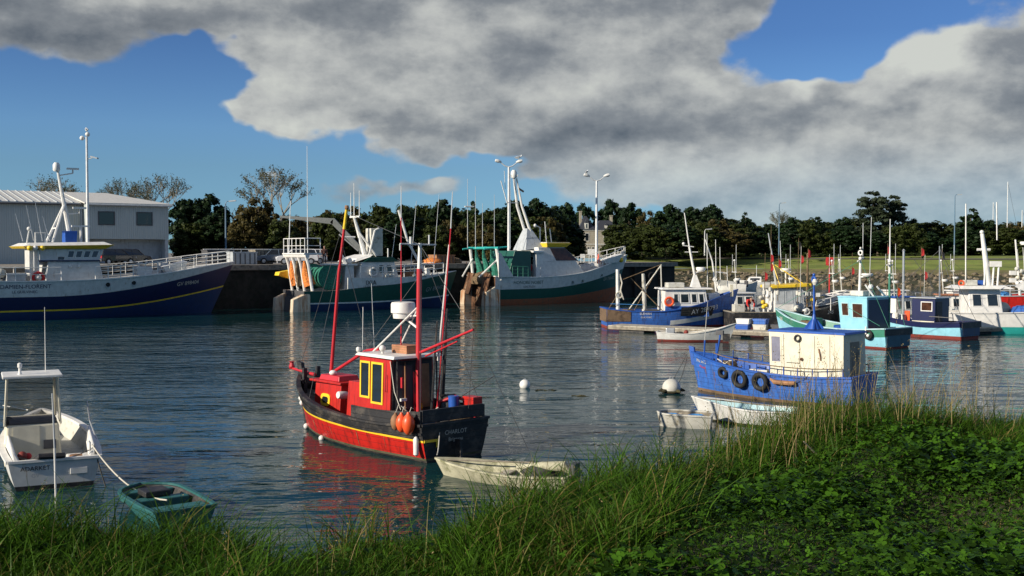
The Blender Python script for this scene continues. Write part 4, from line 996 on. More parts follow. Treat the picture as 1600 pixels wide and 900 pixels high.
# ================================================================ the red and black fishing boat
def lamp_jar(par, c, r=.06, m='white'): return MB().lathe([(r*.7, 0), (r, r*.5), (r, r*1.6), (r*.6, r*2.1)], c, m, 12).build('deck_lamp', par, smooth=True)
def red_boat():
    r = thing('fishing_boat', 'red and black wooden fishing boat with yellow stripe and tall red masts in the centre', 'fishing boat', (-3.77, 29.13, 0), R(132))
    H = Hull(7.1, 2.55, [(0, .90), (.25, .80), (.5, .86), (.75, 1.08), (1, 1.46)], .45, .82, .42, .06, 3.0, .20, .55, .45)
    stripe = lambda q: .50+.07*q+.16*q**2.5
    H.build(r, [(.05, 'black'), (.11, 'scum'), (stripe, 'red'), (lambda q: stripe(q)+.05, 'yellow'), (lambda q: H.sheer(q), 'black')], .07, .34, 'black', 'black', 'deck', 34, transom=['black', 'scum', 'black', 'black', 'black'], capw=.09)
    H.band(r, lambda q: H.sheer(q)-.22, 'black', 1, .0, .98, .06, .035); H.band(r, lambda q: H.sheer(q)-.22, 'black', -1, .0, .98, .06, .035)
    # stem post and bow fittings
    b = MB(); b.prism([(3.0, -.06, -.3), (3.16, -.06, -.3), (3.16, .06, -.3), (3.0, .06, -.3)], [(3.42, -.06, 1.82), (3.66, -.06, 1.86), (3.66, .06, 1.86), (3.42, .06, 1.82)], 'black'); b.build('stem_post', r, bev=.01)
    b = MB(); b.box((2.9, -.34, 1.28), (3.0, .34, 1.40), 'black'); b.box((2.9, -.28, .9), (3.0, -.16, 1.75), 'black'); b.box((2.9, .16, .9), (3.0, .28, 1.72), 'black'); b.build('bow_bitts', r, bev=.01)
    MB().tube([(2.6, .1, 1.55), (4.05, 0, 1.62)], [.05, .035], 'redpole', 8).build('bowsprit', r, smooth=True)
    b = MB(); b.lathe([(.07, -.02), (.09, .05), (.05, .16), (.09, .2)], (4.02, 0, 1.62), 'redpole', 10); b.build('sprit_cap', r)
    # forward box with oval window
    o, Q = cabin(r, .85, 2.25, .42, .36, .62, 1.44, 'redcabin', .05, .0, 'fore_cabin', .012, wf=.36)
    b = MB(); b.box((.75, -.46, 1.44), (2.32, .46, 1.50), 'redcabin'); b.prism([(1.0, -.34, 1.5), (2.0, -.34, 1.5), (2.0, .34, 1.5), (1.0, .34, 1.5)], [(1.05, -.3, 1.64), (1.95, -.3, 1.64), (1.95, .3, 1.64), (1.05, .3, 1.64)], 'redpole'); b.build('fore_hatch', r, bev=.015)
    n = quad_n(Q['port']); c = quad_pt(Q['port'], .44, .42)+n*.012; ax = (V3(Q['port'][1])-V3(Q['port'][0])).normalized(); up = n.cross(ax)
    def oval(w, h, m, d, nm, par):
        vs = []; N_ = 28
        for k in range(N_):
            a = 2*math.pi*k/N_; cx = abs(math.cos(a))**.6*math.copysign(1, math.cos(a)); cy = abs(math.sin(a))**.6*math.copysign(1, math.sin(a)); vs.append(c+ax*cx*w+up*cy*h)
        return MB().prism([v-n*.02 for v in vs], [v+n*d for v in vs], m).build(nm, par)
    w = oval(.25, .17, 'yellow', .01, 'window', r); oval(.155, .085, 'glass', .018, 'pane', w)
    b = MB(); b.ball((1.5, .2, 1.7), .11, 'white', sq=.7); b.build('vent_cap', r, smooth=True)
    b = MB(); b.lathe([(.09, 0), (.1, .02), (.1, .26), (.09, .28)], (.62, .34, 1.18), 'white', 14, (0, 1, .1)); b.build('deck_canister', r, smooth=True)
    # low casing between fore box and wheelhouse
    o, Q = cabin(r, -.60, .30, .58, .54, .55, 1.62, 'redcabin', .08, 0, 'casing', .01)
    # wheelhouse
    o, Q = cabin(r, -1.86, -.52, .72, .66, .50, 2.36, 'redcabin', -.04, 0, 'wheelhouse', .012)
    b = MB(); b.prism([(-2.15, -.80, 2.36), (-.36, -.74, 2.36), (-.36, .74, 2.36), (-2.15, .80, 2.36)], [(-2.1, -.74, 2.43), (-.42, -.68, 2.43), (-.42, .68, 2.43), (-2.1, .74, 2.43)], 'white'); b.build('wheelhouse_roof', r, bev=.012)
    window(r, Q['port'], .03, .36, .42, .93, 'yellow', .055, 'glass', proud=.022)
    window(r, Q['port'], .40, .78, .36, .93, 'yellow', .055, 'glass', proud=.022)
    for u in (.08, .40, .70): window(r, Q['front'], u, u+.22, .66, .94, 'yellow', .04, 'glass')
    window(r, Q['stbd'], .25, .60, .4, .93, 'yellow', .05, 'glass'); window(r, Q['stbd'], .64, .95, .4, .93, 'yellow', .05, 'glass')
    MB().tube([quad_pt(Q['port'], .90, .55)+V3((0, .03, 0)), quad_pt(Q['port'], .90, .55)+V3((0, .06, .03)), quad_pt(Q['port'], .90, .78)+V3((0, .06, -.03)), quad_pt(Q['port'], .90, .78)+V3((0, .03, 0))], .012, 'redpole').build('handrail', r)
    # aft face: its shade painted in as a black panel; doors and gear
    panel(r, Q['aft'], .04, .96, .03, .96, 'black', 'aft_shade_panel', .015); panel(r, Q['aft'], .10, .48, .30, .90, 'darkgrey', 'door', .035); panel(r, Q['aft'], .56, .88, .30, .90, 'wood', 'door', .03)
    for y in (.62, -.62): MB().tube([(-2.08, y, .5), (-2.06, y, 2.36)], .022, 'black').build('roof_support', r)
    MB().tube([(-1.96, .3, 1.0), (-1.95, .3, 2.25)], .02, 'wood').build('boat_hook', r)
    MB().tube([(-2.0, .05, .95), (-1.98, .05, 2.0)], .018, 'redpole').build('boat_hook', r)
    b = MB(); b.cbox((-1.99, .38, 1.32), (.06, .18, .07), 'white'); b.cbox((-1.99, .42, 1.75), (.06, .05, .26), 'redpole'); b.build('wall_gear', r)
    b = MB(); b.tube([(-2.0, -.10, 1.35), (-2.03, -.12, 1.1), (-2.02, -.06, .85)], [.03, .06, .035], 'yellow'); b.build('oilskin', r, smooth=True)
    # things on the roof
    b = MB(); b.box((-1.75, -.32, 2.435), (-1.12, .10, 2.64), 'crate')
    for k in range(3): b.box((-1.76, -.325, 2.46+k*.062), (-1.11, .105, 2.49+k*.062), 'wood')
    b.build('roof_crate', r)
    b = MB(); b.ball((-1.15, .42, 2.56), .085, 'white'); b.tube([(-1.15, .42, 2.42), (-1.15, .42, 2.5)], .03, 'white'); b.build('compass_lamp', r, smooth=True)
    for c in ((-.45, .68, 2.44), (-.48, -.5, 2.44)): lamp_jar(r, c)
    MB().tube([(-.52, .6, 2.43), (-.55, .6, 3.6)], .008, 'white', 4).build('whip_aerial', r)
    MB().tube([(-.62, .3, 2.43), (-.50, .3, 4.2)], .006, 'alu', 4).build('whip_aerial', r)
    # masts
    MB().tube([(1.93, 0, 1.5), (1.50, 0, 4.4), (1.22, 0, 5.65)], [.052, .045, .038], 'redpole', 10).build('foremast', r, smooth=True)
    MB().tube([(1.22, 0, 5.65), (1.09, 0, 6.22)], [.045, .04], 'yellow', 10).build('foremast_top', r, smooth=True)
    MB().lathe([(.05, -.04), (.065, 0), (.05, .07)], (1.085, 0, 6.22), 'wood', 10).build('mast_cap', r)
    MB().tube([(-2.12, 0, .5), (-2.12, 0, 2.4), (-2.16, 0, 4.6)], [.07, .07, .065], 'redpole', 12).build('mainmast', r, smooth=True)
    MB().tube([(-2.16, 0, 4.6), (-2.2, 0, 5.24)], [.055, .045], 'white', 10).build('mainmast_top', r, smooth=True)
    b = MB(); b.tube([(-2.2, .62, 5.22), (-2.2, -.5, 5.2)], .022, 'alu'); b.tube([(-2.2, .62, 5.22), (-2.2, .62, 5.06)], .02, 'alu'); b.tube([(-2.2, -.28, 5.2), (-2.2, -.28, 5.45)], .02, 'alu'); b.tube([(-2.2, .3, 5.2), (-2.2, .3, 5.4)], .03, 'white'); b.build('crosstree', r)
    MB().tube([(-2.2, 0, 2.5), (-4.27, 0, 3.18)], [.04, .03], 'redpole', 8).build('boom', r, smooth=True)
    MB().tube([(-2.25, -.12, 2.4), (-3.6, -.06, 2.86)], [.022, .02], 'redpole', 8).build('boom_strut', r, smooth=True)
    MB().tube([(1.83, 0, 1.67), (.2, 0, 2.38), (-.5, .05, 2.48)], .045, 'redpole', 8).build('fore_boom', r, smooth=True)
    MB().tube([(-.71, .4, 2.45), (-2.09, .02, 3.62)], .022, 'white', 6).build('mast_stay', r); MB().tube([(-.71, -.4, 2.45), (-2.09, -.02, 3.62)], .022, 'white', 6).build('mast_stay', r)
    d = dome(r, (-1.50, .02, 3.33), .31, .42); MB().tube([(-1.5, .02, 3.37), (-2.1, 0, 3.1)], .03, 'white').build('radar_bracket', r); MB().tube([(-1.5, 0, 3.37), (-2.1, 0, 3.42)], .02, 'white').build('radar_bracket', r)
    MB().tube([(-1.38, 0, 2.44), (-1.40, 0, 5.9)], [.017, .013], 'redpole', 6).build('fishing_pole', r); MB().tube([(-1.40, 0, 5.9), (-1.41, 0, 6.7)], [.014, .01], 'alu', 5).build('fishing_pole_tip', r)
    MB().tube([(-2.47, -.3, .9), (-3.05, -.3, 5.6)], [.022, .015], 'redpole', 6).build('fishing_pole', r); MB().tube([(-3.05, -.3, 5.6), (-3.12, -.3, 6.5)], [.016, .01], 'alu', 5).build('fishing_pole_tip', r)
    MB().tube([(-2.55, -.28, 2.3), (-2.98, -.3, 5.2)], [.024, .018], 'white', 6).build('white_pole', r)
    for a, c in (((-2.4, -.45, .9), (-2.65, -.5, 3.6)), ((-2.5, -.1, .9), (-2.62, -.2, 3.3)), ((-2.2, -.7, .9), (-2.5, -.6, 3.0))): MB().tube([a, c], [.035, .02], 'black', 6).build('dark_pole', r)
    # rigging
    for a, c in (((1.1, 0, 6.1), (3.5, 0, 1.8)), ((1.1, 0, 6.1), (-2.2, 0, 5.2)), ((-2.2, 0, 5.2), (-3.5, 1.0, .95)), ((-2.2, 0, 5.2), (-3.5, -1.0, .95)), ((-4.25, 0, 3.17), (-2.2, 0, 5.2)), ((-4.27, 0, 3.16), (-3.6, -.4, 1.2)), ((-4.27, 0, 3.16), (-5.2, -.9, .35)),
                 ((1.3, 0, 5.2), (1.2, 1.15, 1.1)), ((1.3, 0, 5.2), (1.2, -1.15, 1.1)), ((-2.15, 0, 4.4), (-.6, .6, 2.45))):
        MB().tube([a, c], .007, 'wire', 4).build('rigging_line', r)
    # raised washboards
    def wb(side, x0, x1, h, nm='washboard'):
        b = MB(); n = 12; vs = []
        for i in range(n+1):
            x = x0+(x1-x0)*i/n; q_ = H.q_of_x(x, .85); z = H.sheer(q_)+.045; y = H.half(q_, z-.05)-.05; e = min(1, (n-i)/1.2 if x1 > x0 else 1)
            for yy, zz in ((y, z), (y, z+h), (y-.05, z+h), (y-.05, z)): vs.append((x, side*yy, zz))
        fs = [(4*i+k, 4*i+(k+1) % 4, 4*i+4+(k+1) % 4, 4*i+4+k) for i in range(n) for k in range(4)]+[(0, 1, 2, 3), (4*n, 4*n+3, 4*n+2, 4*n+1)]
        return b.add(vs, fs, 'black').build(nm, r)
    wb(1, -3.5, -.9, .30); wb(-1, -3.5, -.9, .30)
    b = MB(); b.box((-3.52, -.95, .95), (-3.44, .95, 1.26), 'black'); b.build('stern_board', r, bev=.01)
    # gear on the after deck
    MB().add([(-3.2, -.8, .58), (-2.3, -.9, .58), (-2.3, .1, .58), (-3.2, .1, .58)], [(0, 1, 2, 3)], 'black').build('fish_hold_lid', r, fixn=False)
    b = MB(); pts = [(-2.45, -.2, .6), (-2.5, -.35, 1.25), (-2.85, -.6, 1.4), (-3.25, -.85, 1.25), (-3.3, -.9, .7)]; b.tube(pts, .045, 'redpole', 8); b.build('net_hauler_frame', r, smooth=True)
    b = MB(); b.lathe([(.16, 0), (.17, .02), (.15, .3), (.13, .3)], (-3.0, .35, .60), 'ropeblue', 14); b.build('bucket', r, smooth=True); b = MB(); b.lathe([(.12, 0), (.14, .45)], (-2.9, -.5, .98), 'blue2', 12); b.build('blue_drum', r, smooth=True)
    o = netpile((-2.45, -.7, .58), .42, 'black', 'tarpaulin_heap', r, 5, 1.9)
    o = netpile((-2.95, -.75, .58), .36, 'nettan', 'net_heap_on_deck', r, 6, 1.4)
    b = MB(); b.box((-3.42, -1.0, 1.2), (-3.0, -.7, 1.42), 'red'); b.build('red_box', r, bev=.01)
    MB().tube([(-2.9, -.5, 1.3), (-3.4, -1.4, 1.9)], .012, 'wire', 5).build('thin_rod', r)
    b = MB(); b.box((-1.6, .86, .50), (-.9, 1.02, .84), 'wood'); b.build('locker', r)
    # orange and tan fenders hanging on the port side
    for x, m, s in ((-2.86, 'wood', .95), (-3.08, 'orange', 1.05), (-3.34, 'orange', 1.2)):
        q_ = H.q_of_x(x, .9); y = H.half(q_, .85)+.13*s; b = MB()
        b.lathe([(.012, -.22*s), (.04*s, -.21*s), (.09*s, -.16*s), (.125*s, -.05*s), (.125*s, .05*s), (.09*s, .14*s), (.04*s, .19*s), (.03*s, .23*s)], (x, y, .96), m, 18); f = b.build('buoy_fender', r, smooth=True)
        MB().tube([(x, y, 1.16), (x+.02, y-.1, 1.34), (x+.02, y-.16, 1.3)], .009, 'rope', 5).build('lanyard', f)
    q_ = 0.02; y = H.half(0, .5)+.07; b = MB(); b.lathe([(.02, -.24), (.065, -.2), (.07, .16), (.04, .21), (.02, .24)], (-3.42, y+.02, .42), 'white', 14); f = b.build('cylinder_fender', r, smooth=True); MB().tube([(-3.42, y, .64), (-3.45, y-.05, .95)], .009, 'rope', 5).build('lanyard', f)
    for x, z in ((2.85, .02), (1.0, -.02), (3.35, .62), (3.42, .75)):
        q_ = H.q_of_x(x, max(z, .05)); y = H.half(q_, max(z, .05))+.05; f = MB().ball((x, y, z+.05), .085, 'white', 14).build('float', r, smooth=True); MB().tube([(x, y, z+.1), (x+.02, y+.01, H.sheer(q_))], .006, 'ropedark', 4).build('lanyard', f)
    # yellow trim and name on the transom
    x0 = H.x(0, .5)-.02
    for y0, y1, z0, z1 in ((.60, .96, .50, .56), (.52, .60, .36, .56)): MB().box((x0-.01, y0, z0), (x0+.012, y1, z1), 'yellow').build('transom_stripe', r)
    H.ttext(r, 'CHARLOT', 0, .63, .15, 'rope', 'name_lettering'); H.ttext(r, 'Brigneau', 0, .46, .13, 'rope', 'port_lettering')
    b = MB(); b.prism([(-3.58, -.04, -.4), (-3.85, -.03, -.4), (-3.85, .03, -.4), (-3.58, .04, -.4)], [(-3.62, -.04, .5), (-3.80, -.03, .5), (-3.80, .03, .5), (-3.62, .04, .5)], 'black'); b.build('rudder', r)
    return r, H
red, RH = red_boat()
def dinghy(name, label, cat, loc, rz, L, B, out, inn, sheer, rake=.4, tr=.8, thw=(.35, .62), trim=None, kp=2.2, bul=.30, group=None, kb=.7, cap=None, bands=None, thm='plank', draft=.22):
    r = thing(name, label, cat, loc, rz, group); H = Hull(L, B, sheer, draft, tr, rake, .12, kp, .25, kb, .42)
    H.build(r, bands or [(.03, 'maroon' if trim == 'm' else out), (lambda q: H.sheer(q), out)], .035, bul, inn, cap or out, inn, 22, capw=.05, caph=.03)
    for t in thw:
        z = H.sheer(t)-.13; w = H.half(t, z)-.03; x = H.x(t, z); MB().box((x-.12, -w, z-.02), (x+.12, w, z+.015), thm).build('thwart', r, bev=.004)
    return r, H
MT['dirtycream'] = mat('dirty cream', (.46, .44, .31), .7, var=.2, wear=(.20, .20, .11), wamt=.55)
dc = V3((-.22, 24.0, 0))
r, H = dinghy('dinghy', 'long dirty cream dinghy lying crosswise behind the red boat stern', 'dinghy', dc, R(157), 3.3, 1.3, 'dirtycream', 'dirtycream', [(0, .26), (.4, .23), (1, .36)], .35, .75, (.3, .55), bul=.2, kp=2.6)
o = netpile((-.9, 0, .15), .42, 'ropedark', 'dark_tarpaulin', r, 8, .7)
b = MB(); b.tube([(-.4, .1, .34), (-1.0, .16, .42), (-1.5, .1, .44), (-1.66, .1, .3)], [.04, .09, .12, .04], 'dirtycream', 12); b.build('rolled_cover', r, smooth=True)
b = MB(); b.box((-1.75, -.18, .05), (-1.62, .18, .5), 'darkgrey'); b.build('outboard_bracket', r)
MB().tube([(1.4, -.1, .33), (-.6, -.42, .36)], .018, 'woodgrey').build('oar', r)
def rope_obj(name, label, pts, rad=.015, m='rope', cat='rope'):
    o = MB().tube(pts, rad, m, 6).build(name, smooth=True); return tag(o, label, cat)
def wpt(root, H_, q_, side, z):   # world point on a hull
    p = H_.pt(q_, z, side); a = root.rotation_euler[2]; return V3((root.location.x+math.cos(a)*p.x-math.sin(a)*p.y, root.location.y+math.sin(a)*p.x+math.cos(a)*p.y, z))
def lw(root, x, y, z): a = root.rotation_euler[2]; return V3((root.location.x+math.cos(a)*x-math.sin(a)*y, root.location.y+math.sin(a)*x+math.cos(a)*y, root.location.z+z))
rope_obj('painter_rope', 'short rope tying the cream dinghy to the red boat stern', sag(lw(red, -3.6, .5, .7), lw(r, 1.6, 0, .45), .12), .012)

# ================================================================ blue boat at the right
def blue_boat():
    r = thing('fishing_boat', 'bright blue wooden fishing boat with a long cream cabin and three tyre fenders', 'fishing boat', (9.01, 37.9, 0), R(138))
    H = Hull(6.6, 2.45, [(0, .98), (.25, .90), (.5, .95), (.75, 1.10), (1, 1.38)], .5, .8, .45, .05, 2.4, .20, .55, .45)
    H.build(r, [(.10, 'brownhull'), (lambda q: H.sheer(q)-.02, 'blue'), (lambda q: H.sheer(q), 'blue')], .06, .42, 'blue2', 'blue2', 'deck', 34, capw=.08)
    H.band(r, lambda q: H.sheer(q)-.14, 'blue', 1, .0, .98, .04, .03); H.band(r, lambda q: .42+.25*q*q, 'blue', 1, .0, .9, .03, .02)
    b = MB(); b.prism([(3.05, -.05, .9), (3.24, -.05, .9), (3.24, .05, .9), (3.05, .05, .9)], [(3.16, -.05, 1.56), (3.38, -.05, 1.60), (3.38, .05, 1.60), (3.16, .05, 1.56)], 'blue2'); b.build('stem_post', r, bev=.01)
    H.text(r, 'PN 3472', 2.92, 1.06, .17, 'rope', 1, 'number_lettering', -.05)
    H.text(r, 'Mouez', 2.75, .88, .13, 'flagred', 1, 'name_lettering', -.1)
    # long shelter
    o, Q = cabin(r, -3.02, -.40, .86, .80, .62, 2.34, 'cream', -.10, .04, 'wheelhouse', .012)
    b = MB(); b.prism([(-3.05, -.83, 2.342), (-.25, -.83, 2.342), (-.25, .83, 2.342), (-3.05, .83, 2.342)], [(-3.01, -.79, 2.41), (-.29, -.79, 2.41), (-.29, .79, 2.41), (-3.01, .79, 2.41)], 'blue2'); b.build('wheelhouse_roof', r, bev=.01)
    window(r, Q['port'], .02, .17, .40, .93, 'cream', .04, 'reflectglass', proud=.012)
    for u in (.20, .42, .62, .82): panel(r, Q['port'], u, u+.006, .06, .96, 'grimeline', 'panel_joint', .006)
    b = MB(); b.tube([quad_pt(Q['port'], .24, .42)+V3((0, .02, 0)), quad_pt(Q['port'], .42, .42)+V3((0, .02, 0))], .008, 'ropedark'); b.build('grab_line', r)
    b = MB(); b.torus(quad_pt(Q['port'], .40, .90)+V3((0, .05, 0)), .10, .03, 'ropedark', (0, 1, .2), 14, 6); b.build('rope_coil', r, smooth=True)
    b = MB(); b.torus(quad_pt(Q['port'], .45, .5)+V3((0, .04, 0)), .035, .02, 'rusty', (0, 1, .2), 10, 6); b.build('ring_bolt', r)
    b = MB(); b.tube([quad_pt(Q['port'], .68, .72)+V3((0, .03, 0)), quad_pt(Q['port'], .70, .6)+V3((0, .05, 0)), quad_pt(Q['port'], .705, .5)+V3((0, .02, 0))], .02, 'wood'); b.build('door_handle', r)
    panel(r, Q['aft'], .3, .7, .02, .85, 'woodgrey', 'door', .02)
    panel(r, Q['front'], .1, .45, .5, .9, 'glass', 'window', .01); panel(r, Q['front'], .55, .9, .5, .9, 'glass', 'window', .01)
    b = MB(); b.lathe([(.22, 0), (.17, .10), (.09, .28), (.055, .42), (.04, .5)], (-1.55, 0, 2.44), 'blue2', 14); b.tube([(-1.55, 0, 2.9), (-1.53, 0, 4.0)], [.04, .034], 'blue2', 10)
    for k in range(4): a = k*math.pi/2+.4; b.prism([V3((-1.55, 0, 2.44))+V3((math.cos(a)*.3, math.sin(a)*.3, 0))+V3((-.02, -.02, 0)), V3((-1.55, 0, 2.44))+V3((math.cos(a)*.3, math.sin(a)*.3, 0))+V3((.02, .02, 0)), (-1.53, .02, 2.44), (-1.57, -.02, 2.44)], [V3((-1.55, 0, 2.5))+V3((math.cos(a)*.28, math.sin(a)*.28, 0))+V3((-.02, -.02, 0)), V3((-1.55, 0, 2.5))+V3((math.cos(a)*.28, math.sin(a)*.28, 0))+V3((.02, .02, 0)), (-1.53, .02, 2.85), (-1.57, -.02, 2.85)], 'blue2')
    b.build('mast', r, smooth=True)
    b = MB(); b.torus((-1.53, 0, 4.10), .085, .04, 'blue2', (.5, 1, 0), 16, 8); b.ball((-1.53, 0, 4.26), .05, 'blue2'); b.lathe([(.06, -.1), (.1, 0), (.06, .1)], (-1.60, .06, 4.02), 'offwhite', 10); b.build('masthead_block', r, smooth=True)
    # rails and stanchions of both sides
    for side in (1, -1):
        b = MB(); top = []
        for k in range(11):
            x = -3.05+k*.5; q_ = H.q_of_x(x, .95); z = H.sheer(q_); y = (H.half(q_, z)-.05)*side; top.append((x, y, z+.30)); b.tube([(x, y, z), (x, y, z+.30)], .018, 'blue2', 6)
        b.tube(top, .017, 'nettan', 6); b.build('railing', r)
    for c in (-.0, .62): b = MB(); b.box((c-.10, .56, .65), (c+.22, .66, 1.12), 'blue2'); b.build('frame_post', r, bev=.01)
    b = MB(); b.box((-.2, .2, .5), (.5, .7, 1.0), 'offwhite'); b.build('engine_box', r, bev=.02)
    for x, rad, thick, z in ((1.38, .15, .065, .83), (.62, .245, .085, .68), (-.22, .245, .085, .66)):
        q_ = H.q_of_x(x, z); p = H.pt(q_, z, 1); p2 = H.pt(q_, z+.15, 1); t = tyre(r, (x, p.y+thick*.75+.01, z), (.12, 1, -.12), rad, thick)
        MB().tube([(x, p.y+.05, z+rad), (x, H.half(q_, H.sheer(q_))+.02, H.sheer(q_)+.03)], .01, 'ropedark', 5).build('lanyard', t)
    x = -1.08; q_ = H.q_of_x(x, .72); y = H.half(q_, .75)+.08; b = MB(); b.tube([(x+.46, y, .80), (x+.30, y+.02, .70), (x-.3, y+.02, .70), (x-.44, y, .72)], [.03, .075, .08, .06], 'wood', 8); f = b.build('wooden_fender', r, smooth=True)
    MB().tube([(x+.45, y, .80), (x+.55, y-.03, 1.05)], .01, 'ropedark', 5).build('lanyard', f); MB().tube([(x-.43, y, .76), (x-.8, y-.03, .92), (x-.9, y-.1, 1.05)], .01, 'ropedark', 5).build('lanyard', f)
    # foredeck: davit post, winch, chain and rope
    MB().tube([(2.15, .1, .9), (2.15, .1, 1.75)], .05, 'blue2', 8).build('bitt', r); MB().tube([(2.15, .1, 1.3), (2.0, .15, 1.95), (1.98, .15, 2.2)], .035, 'blue2', 8).build('davit', r); b = MB(); b.cbox((2.0, .15, 2.15), (.3, .08, .16), 'darkgrey'); b.build('davit_block', r, bev=.01)
    MB().tube([(2.65, .15, 1.1), (2.62, .15, 1.85)], .03, 'blue2', 6).build('bow_post', r); MB().tube([(2.62, .15, 1.85), (2.55, .15, 2.85), (2.5, .15, 3.3)], [.014, .01, .006], 'offwhite', 5).build('whip_aerial', r)
    o = netpile((1.75, .1, .7), .48, 'nettan', 'rope_heap', r, 11, .95); o = netpile((2.4, .05, .85), .35, 'black', 'chain_heap', r, 12, .9)
    MB().tube([(1.9, .5, 1.25), (1.7, .6, 1.2), (1.5, .62, 1.1), (1.35, .62, 1.22), (1.1, .64, 1.25)], .02, 'rope', 6).build('mooring_line_on_deck', r, smooth=True)
    MB().tube([(3.4, .1, 1.3), (3.9, .6, .0), (3.95, .7, -.2)], .012, 'ropedark', 5).build('anchor_line', r)
    return r, H
MT['grimeline'] = mat('dark seam', (.16, .14, .10), .9)
blue, BH = blue_boat()
# small things that make the two near boats look used: rust runs under fittings, ropes on deck
def drips(root, H, spots, m, nm='rust_run', side=1):
    for x, z0, z1, w in spots:
        b = MB(); vs = []
        for k in range(5):
            t = k/4; z = z0+(z1-z0)*t; q_ = H.q_of_x(x, z); p = H.pt(q_, z, side); ww = w*(1-.75*t)
            vs += [(x-ww, p.y+side*.006, z), (x+ww*(.7+.3*t), p.y+side*.006, z)]
        b.add(vs, [(2*k, 2*k+1, 2*k+3, 2*k+2) for k in range(4)], m); b.build(nm, root, fixn=False)
MT['run'] = mat('rust run', (.24, .10, .05), .8, var=.4, vscale=8); MT['pale_run'] = mat('chalky run', (.50, .46, .40), .8, var=.3)
drips(blue, BH, [(2.4, .95, .55, .018), (1.9, .80, .30, .012), (.1, .72, .35, .02), (-.75, .85, .40, .012), (-1.9, .8, .25, .02), (-2.6, .62, .2, .015), (2.9, .7, .4, .014)], 'run')
drips(red, RH, [(2.2, .52, .2, .014), (1.3, .5, .15, .018), (.2, .48, .2, .012), (-1.1, .5, .12, .016), (-2.2, .5, .2, .012)], 'run')
for x, y, s_, m_ in ((-2.1, .62, 1, 'ropeblue'), (2.55, -.1, 1.0, 'rope')):
    b = MB(); b.torus((x, y, H.sheer(.5)+.1 if False else .60 if x < 0 else 1.02), .20, .035, m_, (0, 0, 1), 18, 6); b.torus((x, y, .665 if x < 0 else 1.085), .16, .035, m_, (.05, 0, 1), 18, 6); b.build('rope_coil', red, smooth=True)
for pts in (((-2.6, .9, 1.28), (-2.9, .6, .9), (-3.3, .3, 1.26)), ((-1.95, .75, 2.3), (-2.4, .95, 1.6), (-2.7, .98, 1.2))): MB().tube(pts, .012, 'rope', 5).build('loose_line', red, smooth=True)
# ================================================================ the three trawlers along the quay
def porthole(par, H, x, z, side=-1, rad=.17):
    q_ = H.q_of_x(x, z); p = H.pt(q_, z, side); b = MB(); b.lathe([(rad, -.03), (rad, .03), (rad*.75, .035)], (x, p.y, z), 'greypaint', 16, (0, side, 0)); o = b.build('porthole', par)
    MB().lathe([(rad*.72, 0), (rad*.7, .045)], (x, p.y, z), 'glass', 16, (0, side, 0)).build('pane', o)
def hull_rail(par, H, qa, qb, h, side, m='white', n=8, z0=0, bars=2, name='railing', rad=.035):
    pts = []
    for i in range(n+1):
        q_ = qa+(qb-qa)*i/n; z = H.sheer(q_)+z0; pts.append((H.x(q_, z), side*max(0, H.half(q_, z)-.1), z))
    return rail(par, pts, h, m, rad, bars, name, 99)
def anchor_winch(par, c, s=1, m='white'):
    c = V3(c); b = MB(); b.lathe([(.22*s, -.5*s), (.28*s, -.48*s), (.14*s, -.4*s), (.14*s, .4*s), (.28*s, .48*s), (.22*s, .5*s)], c+V3((0, 0, .4*s)), m, 12, (0, 1, 0)); b.box(c+V3((-.35*s, -.3*s, 0)), c+V3((.35*s, .3*s, .3*s)), m); b.build('anchor_winch', par, smooth=True)
